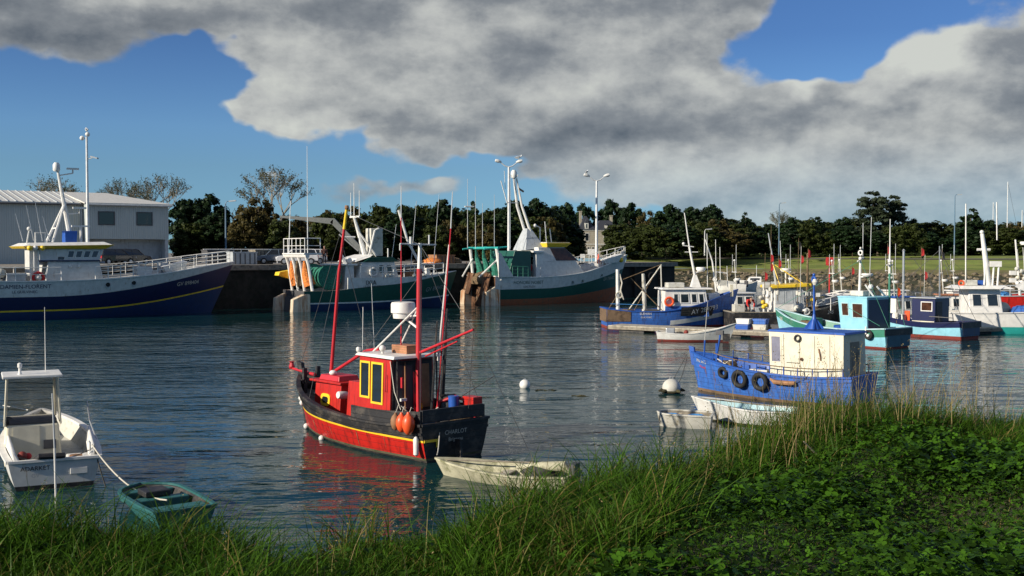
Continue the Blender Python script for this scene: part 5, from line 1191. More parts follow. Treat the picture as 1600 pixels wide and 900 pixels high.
def damien():
    r = thing('trawler', 'large dark blue and white trawler with yellow visor, moored at the left before the warehouse', 'trawler', (-33.3, 86.6, 0), R(35))
    H = Hull(23.6, 6.6, [(0, 3.0), (.3, 2.85), (.55, 2.95), (.75, 3.3), (.9, 3.85), (1, 4.2)], 1.2, .8, 2.6, .1, 2.6, .16, .7, .42)
    wl = lambda q: 1.72+2.28*max(0, (q-.38)/.62)**2.0
    H.build(r, [(lambda q: .62+1.5*max(0, (q-.45)/.55)**2, 'lowblue'), (lambda q: .74+1.5*max(0, (q-.45)/.55)**2, 'yellow'), (wl, 'navy'), (lambda q: H.sheer(q), 'whitehull')], .12, 1.0, 'white', 'white', 'deck', 34, capw=.12, caph=.08)
    H.text(r, 'DAMIEN-FLORENT', -7.1, 2.36, .42, 'navy', -1, 'name_lettering'); H.text(r, 'LE GUILVINEC', -6.3, 2.02, .28, 'navy', -1, 'port_lettering')
    H.text(r, 'GV 898404', 6.3, 2.3, .44, 'rope', -1, 'number_lettering', .09)
    for x in (.54, 2.57): porthole(r, H, x, 2.55+(.1 if x > 1 else 0), -1, .24)
    o, Q = cabin(r, -3.9, .5, 2.5, 2.4, 2.4, 4.4, 'whitehull', .4, .3, 'deckhouse', .03)
    o2, Q2 = cabin(r, -4.2, .12, 2.3, 2.25, 4.4, 5.3, 'whitehull', -.4, 0, 'wheelhouse', .03)
    b = MB(); b.box((-4.3, -2.55, 4.34), (.15, 2.55, 4.45), 'navy'); b.build('deck_edge', r)
    for u in (.44, .57, .70, .83): window(r, Q2['stbd'], u, u+.115, .22, .88, 'white', .07, 'glass', proud=.03)
    for u in (.05, .3, .55, .78): window(r, Q2['front'], u, u+.17, .25, .88, 'white', .07, 'glass', proud=.03)
    window(r, Q2['stbd'], .30, .40, .1, .32, 'darkgrey', .05, 'glass')
    for u in (.42, .58): b = MB(); c = quad_pt(Q['stbd'], u, .78); b.ball(c+V3((0, -.1, 0)), .13, 'white', 10); b.build('deck_lamp', r, smooth=True)
    b = MB(); b.prism([(-5.2, -2.5, 5.31), (.6, -2.5, 5.31), (.6, 2.5, 5.31), (-5.2, 2.5, 5.31)], [(-5.4, -2.8, 5.50), (1.15, -2.9, 5.62), (1.15, 2.9, 5.62), (-5.4, 2.8, 5.50)], 'yellow'); b.build('visor', r, bev=.03)
    b = MB(); b.prism([(-5.3, -2.7, 5.505), (1.0, -2.8, 5.625), (1.0, 2.8, 5.625), (-5.3, 2.7, 5.505)], [(-4.8, -2.2, 5.75), (.5, -2.3, 5.85), (.5, 2.3, 5.85), (-4.8, 2.2, 5.75)], 'white'); b.build('wheelhouse_roof', r)
    for x in (-5.0, -4.6, -4.1): b = MB(); b.ball((x, -2.9, 5.35), .2, 'yellow' if x != -4.6 else 'white', 10); b.build('float', r, smooth=True)
    # aft bulkhead gear in the sun
    b = MB(); b.box((-4.9, -2.2, 2.6), (-4.22, -.6, 5.28), 'whitehull'); b.build('aft_shelter', r, bev=.03)
    bo = buoy_ring(r, (-4.35, -2.55, 3.15), (0, 1, 0), .36, .10, 'flagred'); b = MB(); b.ball((-4.35, -2.6, 3.15), .22, 'white'); b.build('float', r, smooth=True)
    b = MB(); b.tube([(-4.3, -2.45, 3.4), (-4.3, -2.45, 5.2)], .05, 'white'); b.tube([(-4.6, -2.45, 2.9), (-4.6, -2.45, 5.2)], .05, 'white'); b.build('ladder', r)
    b = MB(); b.box((-6.6, -2.9, 2.9), (-5.3, -1.2, 3.5), 'greypaint'); b.build('deck_locker', r, bev=.03)
    b = MB(); b.ball((-6.9, -2.4, 3.5), .38, 'offwhite', 12); b.build('life_raft_canister', r, smooth=True)
    # mast and A frame
    MB().tube([(-1.35, 0, 5.7), (-1.85, 0, 8.6), (-2.3, 0, 11.3)], [.22, .16, .10], 'white', 8).build('mast', r, smooth=True)
    for y in (-1.1, 1.1): MB().tube([(-3.0, y, 5.8), (-1.8, 0, 8.9)], .09, 'white', 6).build('mast_leg', r)
    MB().tube([(-2.6, -.8, 6.9), (-2.6, .8, 6.9)], .06, 'white', 6).build('mast_leg', r)
    MB().tube([(-2.2, 0, 11.0), (-1.2, 0, 11.2)], .05, 'white', 6).build('mast_arm', r)
    b = MB(); b.lathe([(.2, 0), (.27, .1), (.27, .5), (.16, .68)], (-2.4, 0, 11.3), 'white', 14); b.build('satellite_dome', r, smooth=True)
    b = MB(); b.cbox((-1.2, 0, 11.55), (.9, .2, .14), 'white'); b.tube([(-1.2, 0, 11.2), (-1.2, 0, 11.5)], .06, 'white'); b.build('radar_scanner', r)
    b = MB(); b.cbox((-.8, -.3, 8.5), (1.0, .2, .14), 'white'); b.tube([(-1.8, 0, 8.0), (-.8, -.3, 8.1), (-.8, -.3, 8.5)], .05, 'white'); b.build('radar_scanner', r)
    b = MB(); b.cbox((-.5, .6, 7.1), (1.4, .2, .13), 'white'); b.tube([(-.5, .6, 5.8), (-.5, .6, 7.1)], .09, 'white'); b.build('radar_scanner', r)
    o, Qb = cabin(r, -1.95, -1.1, .55, .45, 5.7, 6.7, 'blue2', -.1, 0, 'funnel', .04)
    for x, y, h in ((-4.4, -1.4, 8.6), (-3.7, -1.0, 9.0), (-4.8, .5, 8.0), (-3.3, -1.6, 7.8)): MB().tube([(x, y, 5.9), (x-.5, y, h)], [.04, .02], 'alu', 4).build('whip_aerial', r)
    b = MB(); b.tube([(-4.4, -2, 5.6), (-4.4, -2, 6.5), (-3.7, -2, 6.5), (-3.7, -2, 5.6)], .06, 'white'); b.tube([(-5.0, -1.8, 5.6), (-4.8, -1.8, 6.7)], .05, 'white'); b.ball((-4.8, -1.8, 6.8), .16, 'white'); b.build('roof_gear', r)
    # rails
    for s in (-1, 1): hull_rail(r, H, .53, .985, .95, s, 'white', 11, .05, 3); hull_rail(r, H, .18, .42, 1.0, s, 'white', 5, .05, 2, 'railing')
    anchor_winch(r, (7.0, -.6, 3.1), 1.3, 'white'); b = MB(); b.prism([(5.6, -1.5, 3.3), (7.0, -1.3, 3.5), (7.0, -.8, 3.5), (5.6, -.8, 3.3)], [(5.2, -1.6, 3.9), (7.4, -1.3, 4.3), (7.2, -.7, 4.4), (5.3, -.7, 3.9)], 'white'); b.build('anchor', r, bev=.03)
    b = MB(); b.box((3.2, -1.6, 3.2), (4.4, -.4, 3.9), 'white'); b.build('deck_locker', r, bev=.03); b = MB(); b.box((5.4, -.6, 3.0), (6.0, .4, 4.2), 'greypaint'); b.build('vent_box', r, bev=.03)
    o = netpile((-8.4, -.6, 2.4), 1.6, 'navy', 'net_drum_cover', r, 3, 1.5)
    MB().tube([(-8.6, -2.3, 2.2), (-8.6, -2.3, 5.2), (-8.6, 2.3, 5.2), (-8.6, 2.3, 2.2)], .16, 'blue2', 8).build('net_gantry', r)
    b = MB(); b.box((-9.5, -3.25, 1.9), (-8.6, -2.95, 2.5), 'maroon'); b.build('side_fender', r)
    return r, H
dam, DH = damien()
def stern_ramp(r, H, hz, w_pil, pm, rm, xs=0):
    """the open stern: quarter pillars and a sloping ramp between, rusty"""
    x0 = H.x(0, .5); hw = H.half(0, 1.5)
    for s in (-1, 1):
        b = MB(); y1 = s*hw*1.02; y0 = s*(hw-w_pil); a, c = min(y0, y1), max(y0, y1)
        b.prism([(x0-1.1, a+.1, -.3), (x0+.5, a, -.3), (x0+.5, c, -.3), (x0-1.1, c-.1, -.3)], [(x0-1.0, a+.1, hz*.62), (x0+.5, a, hz), (x0+.5, c, hz), (x0-1.0, c-.1, hz*.62)], pm); b.build('stern_pillar', r, bev=.05)
    b = MB(); b.prism([(x0-.35, -hw+w_pil+.01, -.3), (x0-.05, -hw+w_pil+.01, -.3), (x0-.05, hw-w_pil-.01, -.3), (x0-.35, hw-w_pil-.01, -.3)], [(x0-.2, -hw+w_pil+.01, hz*.7), (x0+1.5, -hw+w_pil+.01, hz*.9), (x0+1.5, hw-w_pil-.01, hz*.9), (x0-.2, hw-w_pil-.01, hz*.7)], rm); b.build('stern_ramp', r)
def honore():
    r = thing('trawler', 'green and white trawler with rusty stern and white leaning mast, before the chateau', 'trawler', (4.6, 110.6, 0), R(32))
    H = Hull(17.6, 6.2, [(0, 2.75), (.3, 2.62), (.6, 2.95), (.82, 3.8), (1, 4.75)], 1.0, .86, 2.0, .05, 2.6, .14, .7, .42)
    gr = lambda q: 1.50+.15*q+1.7*max(0, (q-.35)/.65)**1.7
    H.build(r, [(lambda q: .42+1.0*max(0, (q-.2)/.8)**1.8, 'rustorange'), (lambda q: .56+1.0*max(0, (q-.2)/.8)**1.8, 'rustorange'), (gr, 'green'), (lambda q: H.sheer(q), 'whitehull')], .1, .9, 'white', 'white', 'deck', 34, capw=.12, caph=.08, transom=['rusty'])
    stern_ramp(r, H, 2.1, .95, 'rustwhite', 'rusty')
    for y in (-1.7, 1.5):
        b = MB(); b.prism([(-9.9, y-.75, 1.0), (-9.75, y-.75, 1.0), (-9.6, y+.75, 1.1), (-9.75, y+.75, 1.1)], [(-9.3, y-.7, 3.0), (-9.15, y-.7, 3.0), (-9.0, y+.7, 3.1), (-9.15, y+.7, 3.1)], 'rusty'); b.build('trawl_door', r, bev=.03)
    o = netpile((-8.3, 0, 2.0), 1.5, 'nettan', 'brown_net_heap', r, 81, .8)
    H.text(r, 'HONORE NOBET', -7.0, 2.02, .42, 'green', -1, 'name_lettering'); H.text(r, 'LOCTUDY', -5.9, 1.66, .28, 'darkgrey', -1, 'port_lettering'); H.text(r, 'GV 730400', 4.5, 2.15, .45, 'rope', -1, 'number_lettering', .08)
    for x, z in ((-.2, 2.1), (1.1, 2.2), (4.0, 2.75)): porthole(r, H, x, z, -1, .2)
    # white plate behind the pillar
    b = MB(); b.prism([(-8.75, -2.98, 2.7), (-7.1, -2.98, 2.7), (-7.1, -2.86, 2.7), (-8.75, -2.86, 2.7)], [(-8.75, -2.9, 5.0), (-8.45, -2.9, 5.0), (-8.45, -2.8, 5.0), (-8.75, -2.8, 5.0)], 'whitehull'); b.build('quarter_plate', r)
    for s in (-1, 1): MB().tube([(-8.3, s*2.6, 2.4), (-8.7, s*2.5, 5.4)], .16, 'white', 8).build('gallows_leg', r, smooth=True)
    for s in (-1, 1): MB().tube([(-8.5, s*2.4, 4.4), (-10.1, s*1.6, 2.7)], .08, 'white', 6).build('gallows_strut', r)
    MB().tube([(-8.7, -2.9, 5.45), (-8.7, 2.9, 5.45)], .13, 'teal', 8).build('gallows_beam', r); MB().tube([(-7.4, -2.3, 5.55), (-9.8, -2.0, 5.35)], .09, 'teal', 6).build('gallows_arm', r); MB().tube([(-7.4, 1.6, 5.55), (-9.9, 1.9, 5.35)], .09, 'teal', 6).build('gallows_arm', r)
    for y, m_ in ((-1.3, 'netgreen'), (.2, 'netgreen'), (1.6, 'netgreen')): b = MB(); b.tube([(-8.6, y, 5.4), (-8.3, y+.3, 4.5), (-8.2, y-.2, 3.4), (-8.0, y, 2.4)], [.08, .22, .38, .6], m_, 8); b.build('hanging_net', r, smooth=True)
    b = MB(); b.lathe([(.9, -1.6), (.95, -1.5), (.8, -1.4), (.8, 1.4), (.95, 1.5), (.9, 1.6)], (-6.6, .2, 3.3), 'netgreen', 16, (0, 1, 0)); b.build('net_drum', r, smooth=True)
    o, Qx = cabin(r, -7.3, -4.6, 2.2, 2.1, 2.5, 5.2, 'green', 0, .9, 'aft_shelter', .04)
    hull_rail(r, H, .08, .22, 1.0, -1, 'green2', 4, .05, 3)
    # wheelhouse
    o, Q = cabin(r, -4.05, -3.3, 2.25, 2.2, 2.5, 5.0, 'brightwhite', -.1, 0, 'aft_cabin', .04)
    b = MB(); b.box((-4.5, -2.4, 5.01), (-3.25, 2.4, 5.22), 'brightwhite'); b.build('cabin_roof', r, bev=.04)
    for u in (.36, .66): window(r, Q['aft'], u, u+.24, .52, .86, 'white', .08, 'glassbrown', proud=.03)
    for y in (-.05, -1.25): buoy_ring(r, (-4.2, y, 3.55), (1, 0, 0), .34, .10, 'flagred')
    o, Q1 = cabin(r, -3.6, 2.2, 2.35, 2.2, 2.4, 4.15, 'whitehull', 1.5, 0, 'deckhouse', .04)
    o, Q2 = cabin(r, -3.6, 1.1, 2.2, 1.9, 4.15, 5.55, 'whitehull', 1.6, 0, 'wheelhouse', .04)
    panel(r, Q2['stbd'], .42, .98, .06, .94, 'glassbrown', 'window_band', .03); panel(r, Q2['front'], .05, .95, .1, .92, 'glassbrown', 'window_band', .03)
    b = MB(); b.prism([(-2.6, -2.0, 5.56), (-.3, -2.0, 5.56), (-.3, 2.0, 5.56), (-2.6, 2.0, 5.56)], [(-2.8, -2.2, 5.95), (.1, -2.3, 5.95), (.1, 2.3, 5.95), (-2.8, 2.2, 5.95)], 'yellow'); b.build('visor', r, bev=.03)
    b = MB(); b.box((-2.7, -2.1, 5.955), (0, 2.1, 6.05), 'offwhite'); b.build('wheelhouse_roof', r)
    b = MB(); b.prism([(-4.6, -1.2, 5.25), (-2.4, -1.2, 5.56), (-2.4, 1.2, 5.56), (-4.6, 1.2, 5.25)], [(-3.9, -.35, 7.4), (-3.4, -.35, 7.4), (-3.4, .35, 7.4), (-3.9, .35, 7.4)], 'greypaint'); b.build('mast_base', r, bev=.03)
    MB().tube([(-3.5, .35, 6.6), (-4.7, .2, 9.6), (-5.2, 0, 12.3)], [.16, .14, .12], 'white', 8).build('mast', r, smooth=True); MB().tube([(-3.3, -.35, 6.6), (-4.4, -.2, 9.6), (-4.9, 0, 12.3)], [.16, .12, .08], 'white', 8).build('mast', r, smooth=True)
    b = MB(); b.lathe([(.22, 0), (.3, .12), (.3, .55), (.18, .8)], (-5.2, 0, 12.3), 'white', 14); b.build('satellite_dome', r, smooth=True)
    MB().tube([(-4.7, 0, 9.9), (-6.0, 0, 9.9), (-6.7, 0, 12.0)], .05, 'white', 5).build('mast_arm', r); MB().tube([(-6.2, 0, 11.2), (-6.3, 0, 13.0)], .03, 'white', 4).build('whip_aerial', r); MB().tube([(-4.7, -.1, 11.3), (-4.2, -.2, 11.0)], .1, 'darkgrey', 5).build('mast_lamp', r)
    for x, h in ((-1.9, 8.1), (-1.3, 7.4)): MB().tube([(x, -.8, 6.0), (x-.2, -.8, h)], .05, 'white', 5).build('whip_aerial', r)
    b = MB(); b.tube([(-2.4, -.4, 6.0), (-2.4, -.4, 7.5), (-2.9, -.4, 7.7)], .07, 'white'); b.ball((-3.0, -.4, 7.7), .18, 'white'); b.build('search_light', r, smooth=True)
    for x, y, h in ((-9.4, 1.8, 12.2), (-8.8, 1.3, 11.5), (-8.3, .8, 9.8), (-7.8, -.6, 10.6), (-7.0, -2.2, 12.8)): MB().tube([(x, y, 5.4), (x, y, h)], [.04, .018], 'alu', 4).build('whip_aerial', r)
    MB().tube([(-9.7, 1.8, 9.5), (-8.7, 1.8, 9.5)], .08, 'white', 5).build('aerial_arm', r)
    for s in (-1, 1): hull_rail(r, H, .74, .985, .95, s, 'white', 7, .05, 2)
    anchor_winch(r, (5.2, -.8, 3.5), 1.2); b = MB(); b.prism([(4.6, -1.9, 3.9), (6.4, -1.7, 4.0), (6.4, -1.0, 4.0), (4.6, -1.0, 3.9)], [(4.2, -2.0, 4.3), (6.9, -1.8, 4.9), (6.6, -.9, 4.9), (4.4, -.9, 4.3)], 'white'); b.build('anchor', r, bev=.03)
    b = MB(); b.tube([(7.6, -.7, 4.2), (7.8, -.6, 4.9), (8.3, .1, 5.2), (8.4, .7, 4.8)], .12, 'rope', 6); b.build('rope_bundle', r, smooth=True); b = MB(); b.ball((3.2, -1.5, 3.75), .25, 'white'); b.build('float', r, smooth=True)
    b = MB(); b.tube([(4.2, -1.2, 3.9), (4.2, -1.2, 4.9)], [.16, .05], 'orange', 10); b.build('traffic_cone', r)
    b = MB(); b.ball((7.1, -1.2, 4.25), .25, 'yellow'); b.build('float', r, smooth=True)
    return r, H
hon, HH = honore()
def ixia():
    r = thing('trawler', 'green and white trawler lettered IXIA with a white gantry at its stern', 'trawler', (-12.0, 99.1, 0), R(33))
    H = Hull(16.2, 5.6, [(0, 1.75), (.14, 1.75), (.2, 1.8), (.42, 2.1), (.6, 2.3), (.8, 2.75), (1, 3.3)], .9, .86, 1.6, .05, 2.5, .14, .7, .42)
    H.build(r, [(lambda q: .62+.35*q**3, 'lowblue'), (lambda q: .74+.35*q**3, 'white'), (lambda q: H.sheer(q)-.02, 'green'), (lambda q: H.sheer(q), 'green')], .1, .7, 'white', None, 'deck', 34, transom=['darkgrey'])
    # white raised bulwark from aft of amidships to the bow
    for s in (-1, 1):
        b = MB(); vs = []; n = 26
        for i in range(n+1):
            q_ = .26+.735*i/n; z = H.sheer(q_); p = H.pt(q_, z, s); zt = 2.85+.45*max(0, (q_-.6)/.4)**1.6+.0; zt = max(zt, z+.04)
            for zz, o_ in ((z-.012, 0), (zt, .04), (zt, -.1), (z-.012, -.1)): vs.append((p.x, p.y+s*o_ if abs(p.y) > .12 else p.y, zz))
        fs = [(4*i+k, 4*i+(k+1) % 4, 4*i+4+(k+1) % 4, 4*i+4+k) for i in range(n) for k in range(4)]+[(0, 1, 2, 3), (4*n, 4*n+3, 4*n+2, 4*n+1)]; b.add(vs, fs, 'whitehull').build('bulwark', r)
    def side_text(st, x, z, size, m, nm, sl=0):
        vs, fs, w = text_geo(st, size); o = []
        for a, c in vs: q_ = H.q_of_x(x+a, 1.9); p = H.pt(q_, H.sheer(q_), -1); o.append((x+a, p.y-.075, z+c+a*sl))
        MB().add(o, fs, m).build(nm, r, fixn=False)
    side_text('IXIA', -2.7, 2.22, .56, 'black', 'name_lettering'); side_text('LE GUILVINEC', -2.9, 1.98, .26, 'darkgrey', 'port_lettering')
    H.text(r, 'GV 898475', 3.9, 1.45, .55, 'steel', -1, 'number_lettering', .09)
    stern_ramp(r, H, 1.7, .75, 'rustwhite', 'darkgrey')
    # stern gantry
    for y, m in ((2.3, 'white'), (.95, 'white'), (-.5, 'white'), (-2.2, 'white')): MB().tube([(-7.3, y, 1.4), (-7.7, y, 4.0), (-7.9, y, 4.7)], [.14, .14, .16], m, 8).build('gantry_leg', r, smooth=True)
    MB().tube([(-7.9, 2.6, 4.75), (-7.9, -2.5, 4.75)], .2, 'white', 8).build('gantry_beam', r); b = MB(); b.box((-8.2, -2.5, 4.85), (-6.6, 2.5, 4.98), 'white'); b.build('gantry_platform', r)
    rail(r, [(-8.1, 2.4, 4.98), (-8.1, -2.4, 4.98), (-6.7, -2.4, 4.98)], 1.25, 'white', .04, 2, 'gantry_railing', 1.0)
    MB().tube([(-7.6, 2.5, 4.9), (-7.4, 2.5, 9.6)], [.05, .03], 'alu', 5).build('whip_aerial', r); MB().tube([(-7.8, -2.3, 4.9), (-7.8, -2.3, 14.0)], [.05, .02], 'alu', 5).build('whip_aerial', r)
    for i, y in enumerate((1.6, .3, -1.3)): b = MB(); b.tube([(-7.7, y, 4.3), (-7.5, y+.1, 3.2), (-7.2, y-.1, 2.2)], [.1, .4, .55], 'orangenet' if i != 1 else 'nettan', 9); b.build('hanging_net', r, smooth=True)
    b = MB(); b.prism([(-8.6, 2.4, 3.0), (-8.6, 3.4, 3.0), (-8.5, 3.4, 3.3), (-8.5, 2.4, 3.3)], [(-7.6, 2.4, 2.7), (-7.6, 2.9, 2.7), (-7.5, 2.9, 3.5), (-7.5, 2.4, 3.5)], 'yellow'); b.build('trawl_door', r, bev=.03)
    b = MB(); b.lathe([(1.1, -1.9), (1.15, -1.8), (.95, -1.7), (.95, 1.7), (1.15, 1.8), (1.1, 1.9)], (-5.6, 0, 2.9), 'netgreen', 18, (0, 1, 0)); b.build('net_drum', r, smooth=True)
    # wheelhouse
    o, Q = cabin(r, -3.3, 1.3, 2.0, 1.9, 1.6, 4.2, 'whitehull', .7, .7, 'wheelhouse', .04)
    b = MB(); b.prism([(-2.5, -2.05, 4.2), (1.0, -2.05, 4.2), (1.0, 2.05, 4.2), (-2.5, 2.05, 4.2)], [(-1.9, -2.2, 4.62), (.3, -2.2, 4.62), (.3, 2.2, 4.62), (-1.9, 2.2, 4.62)], 'green'); b.build('visor', r, bev=.03)
    b = MB(); b.prism([(-3.2, -1.9, 4.21), (-1.9, -2.1, 4.63), (-1.9, 2.1, 4.63), (-3.2, 1.9, 4.21)], [(-3.0, -1.7, 4.5), (-1.5, -1.9, 4.85), (-1.5, 1.9, 4.85), (-3.0, 1.7, 4.5)], 'white'); b.build('wheelhouse_roof', r)
    for u in (.50, .72): window(r, Q['stbd'], u, u+.16, .60, .92, 'white', .06, 'glass', proud=.03)
    for u in (.06, .3, .54, .76): window(r, Q['front'], u, u+.17, .6, .92, 'white', .06, 'glass', proud=.03)
    buoy_ring(r, (-1.55, -2.06, 3.3), (0, 1, -.05), .34, .10, 'white')
    o, Q1 = cabin(r, -4.2, -3.2, 1.7, 1.6, 1.6, 3.9, 'white', 0, .2, 'aft_cabin', .04)
    b = MB(); b.box((-4.9, -1.9, 3.9), (-3.0, 1.9, 4.05), 'white'); b.tube([(-4.0, -1.6, 4.05), (-4.4, -1.6, 4.9)], [.2, .08], 'white'); b.ball((-3.6, -1.4, 4.3), .3, 'white'); b.build('roof_gear', r)
    MB().tube([(-6.2, -1.9, 4.0), (-4.1, -1.9, 3.98)], .08, 'white').build('awning_bar', r)
    MB().tube([(-1.2, .3, 4.7), (-2.3, .3, 8.2)], [.28, .12], 'white', 8).build('mast', r, smooth=True); MB().tube([(-.4, -.3, 4.7), (-2.0, .2, 7.0)], [.1, .08], 'white', 6).build('mast', r)
    MB().tube([(-2.3, 1.1, 8.2), (-2.3, -.9, 8.2)], .09, 'white').build('crosstree', r)
    for y, h in ((1.0, 10.4), (.3, 11.2), (-.8, 10.5)): MB().tube([(-2.3, y, 8.2), (-2.3, y, h)], [.05, .025], 'white', 5).build('whip_aerial', r)
    MB().tube([(-2.2, .3, 6.4), (-3.2, .5, 6.4)], .08, 'white').build('mast_arm', r)
    b = MB(); b.box((-.9, -.2, 4.7), (.3, .9, 7.2), 'offwhite'); b.build('funnel_casing', r, bev=.05); b = MB(); b.tube([(-1.2, -.4, 4.7), (-.6, -.4, 7.0), (-.2, -.4, 7.2)], .09, 'white'); b.build('exhaust_pipe', r, smooth=True)
    for s in (-1, 1): 
        pts = []
        for i in range(9): q_ = .34+.56*i/8; z = H.sheer(q_); p = H.pt(q_, z, s); pts.append((p.x, p.y-s*.12 , 2.86+.42*max(0, (q_-.6)/.4)**1.6))
        rail(r, pts, .95, 'white', .045, 2, 'railing', 99)
    for x in (-.5, -.1, 2.3, 2.9, 3.4): b = MB(); b.ball((x, -2.6+(.15 if x > 2 else 0), 2.98), .17, 'offwhite', 10); b.build('float', r, smooth=True)
    MB().tube([(5.0, 0, 2.6), (3.1, .3, 6.0), (2.2, .4, 8.9)], [.14, .12, .13], 'white', 8).build('derrick', r, smooth=True)
    MB().tube([(.6, -.6, 4.6), (.6, -.6, 5.4)], .06, 'white').build('whip_aerial', r)
    for x, y, h in ((3.4, .5, 9.8), (5.8, .5, 10.5), (.9, -.3, 7.6)): MB().tube([(x, y, 2.9), (x+.7, y, h)], [.04, .02], 'alu', 4).build('whip_aerial', r)
    b = MB(); b.box((2.6, -1.0, 2.4), (3.6, .8, 3.3), 'wood'); b.build('fish_boxes', r, bev=.02); b = MB(); b.box((4.2, -1.2, 2.6), (4.6, -.6, 3.6), 'white'); b.build('vent_box', r, bev=.02)
    anchor_winch(r, (5.8, 0, 2.5), .9)
    return r, H
ixi, IH = ixia()
# ================================================================ boats moored at the pontoon on the right
def ay_boat():
    r = thing('fishing_boat', 'blue fishing boat numbered AY 284793 with brown stern and orange lifebuoy, beside the quay end', 'fishing boat', (10.8, 74.2, 0), R(5))
    H = Hull(9.2, 3.2, [(0, 1.28), (.2, 1.12), (.45, 1.12), (.7, 1.5), (.88, 2.05), (1, 2.5)], .7, .84, .9, .05, 2.5, .16, .6, .42)
    H.build(r, [(.14, 'maroon'), (lambda q: .34, 'blue'), (lambda q: H.sheer(q), 'blue')], .08, .6, 'blue2', 'blue2', 'deck', 34, capw=.1)
    H.band(r, lambda q: .20+.62*max(0, (q-.5)/.5)**1.2, 'white', -1, .5, .985, .30, .012, 'white_stripe')
    # weathered brown after quarter
    def patch(q0, q1, z0, z1, m, nm, off=.03):
        b = MB(); vs = []; n = 8
        for i in range(n+1):
            q_ = q0+(q1-q0)*i/n; zt = H.sheer(q_) if z1 is None else z1
            for z in (z0, (z0+zt)/2, zt): p = H.pt(q_, z, -1); vs.append((p.x, p.y-off, z))
        b.add(vs, [(3*i+k, 3*i+3+k, 3*i+4+k, 3*i+1+k) for i in range(n) for k in range(2)], m); b.build(nm, r, fixn=False)
    patch(0, .185, .45, None, 'brownhull', 'quarter_planking')
    b = MB(); x = H.x(0, .8)-.03; b.box((x-.02, -1.25, .42), (x+.02, 1.25, 1.26), 'brownhull'); b.build('transom_planking', r)
    H.text(r, 'SLEHAN', -2.5, .90, .22, 'white', -1, 'name_lettering'); H.text(r, 'GUILVINEC', -2.42, .68, .15, 'white', -1, 'port_lettering')
    vs, fs, w = text_geo('AY 284793', .44); o = []
    for a, c in vs:
        xx = 1.0+a*1.0; zz = .90+c+a*.17; q_ = H.q_of_x(xx, zz); p = H.pt(q_, zz, -1); o.append((xx, p.y-.11, zz))
    MB().add(o, fs, 'white').build('number_lettering', r, fixn=False)
    patch(.575, .835, .80, 1.40, 'black', 'number_panel', .065)
    o, Q = cabin(r, -.75, 2.35, 1.15, 1.08, .7, 2.55, 'white', .25, .05, 'wheelhouse', .02, wf=1.0)
    b = MB(); b.prism([(-.95, -1.25, 2.55), (2.6, -1.1, 2.55), (2.6, 1.1, 2.55), (-.95, 1.25, 2.55)], [(-.9, -1.2, 2.65), (2.5, -1.05, 2.65), (2.5, 1.05, 2.65), (-.9, 1.2, 2.65)], 'white'); b.build('wheelhouse_roof', r, bev=.02)
    panel(r, Q['stbd'], .01, .99, .02, .40, 'blue', 'lower_side', .02)
    for u, w in ((.20, .13), (.36, .22), (.62, .15), (.80, .14)): window(r, Q['stbd'], u, u+w, .50, .86, 'white', .06, 'glass', proud=.03)
    for u in (.06, .38, .70): window(r, Q['front'], u, u+.24, .5, .86, 'white', .05, 'glass', proud=.03)
    buoy_ring(r, (-.45, -1.24, 1.75), (0, 1, 0), .27, .08, 'orange')
    b = MB(); b.box((-.45, -.8, 2.66), (.7, .2, 3.0), 'offwhite'); b.build('life_raft_canister', r, bev=.05)
    b = MB(); b.prism([(1.3, -.3, 2.66), (1.95, -.3, 2.66), (1.95, .3, 2.66), (1.3, .3, 2.66)], [(1.5, -.08, 3.5), (1.7, -.08, 3.5), (1.7, .08, 3.5), (1.5, .08, 3.5)], 'white'); b.build('mast_base', r)
    MB().tube([(1.6, 0, 3.4), (1.2, 0, 5.4)], [.09, .07], 'white', 8).build('mast', r, smooth=True); MB().tube([(1.2, 0, 5.4), (.85, 0, 7.7)], [.05, .03], 'white', 6).build('mast_top', r)
    MB().tube([(.75, 0, 5.5), (1.5, 0, 5.4)], .035, 'white').build('crosstree', r); MB().tube([(.9, 0, 5.05), (1.8, 0, 5.05)], .03, 'white').build('crosstree', r); b = MB(); b.ball((.8, 0, 5.62), .1, 'white'); b.build('mast_lamp', r, smooth=True)
    dome(r, (2.0, 0, 3.75), .32, .28); MB().tube([(1.5, 0, 3.6), (2.0, 0, 3.76)], .05, 'white').build('radar_bracket', r)
    MB().tube([(3.15, .2, 2.2), (2.85, .2, 4.4), (2.35, .2, 5.9)], [.07, .05, .035], 'white', 6).build('mast', r, smooth=True)
    for a, c, w in ((2.5, 6.3, .03), (3.4, 5.4, .03), (3.1, 5.9, .03), (3.9, 4.1, .03)): MB().tube([(a, .1, 2.6), (a-.06, .1, c)], [w, .02], 'white', 5).build('whip_aerial', r)
    b = MB(); b.tube([(3.15, .2, 3.7), (3.9, .2, 3.6)], .04, 'white'); b.cbox((3.55, .2, 2.95), (.5, .4, .35), 'offwhite'); b.torus((2.95, -.1, 3.2), .12, .03, 'white', (0, 1, 0), 14, 6); b.build('foredeck_gear', r)
    b = MB(); b.prism([(2.36, -.8, 1.6), (3.3, -.45, 1.7), (3.3, .45, 1.7), (2.36, .8, 1.6)], [(2.36, -.75, 2.2), (3.2, -.38, 2.3), (3.2, .38, 2.3), (2.36, .75, 2.2)], 'white'); b.build('fore_cabin', r, bev=.03)
    # gallows and after posts
    MB().tube([(-3.85, -1.0, .5), (-3.9, -1.0, 3.9)], [.14, .11], 'white', 8).build('stern_post', r, smooth=True)
    MB().tube([(-1.95, -.4, .5), (-1.98, -.4, 2.6), (-2.05, -.4, 3.6)], [.15, .14, .1], 'offwhite', 8).build('gallows_post', r, smooth=True)
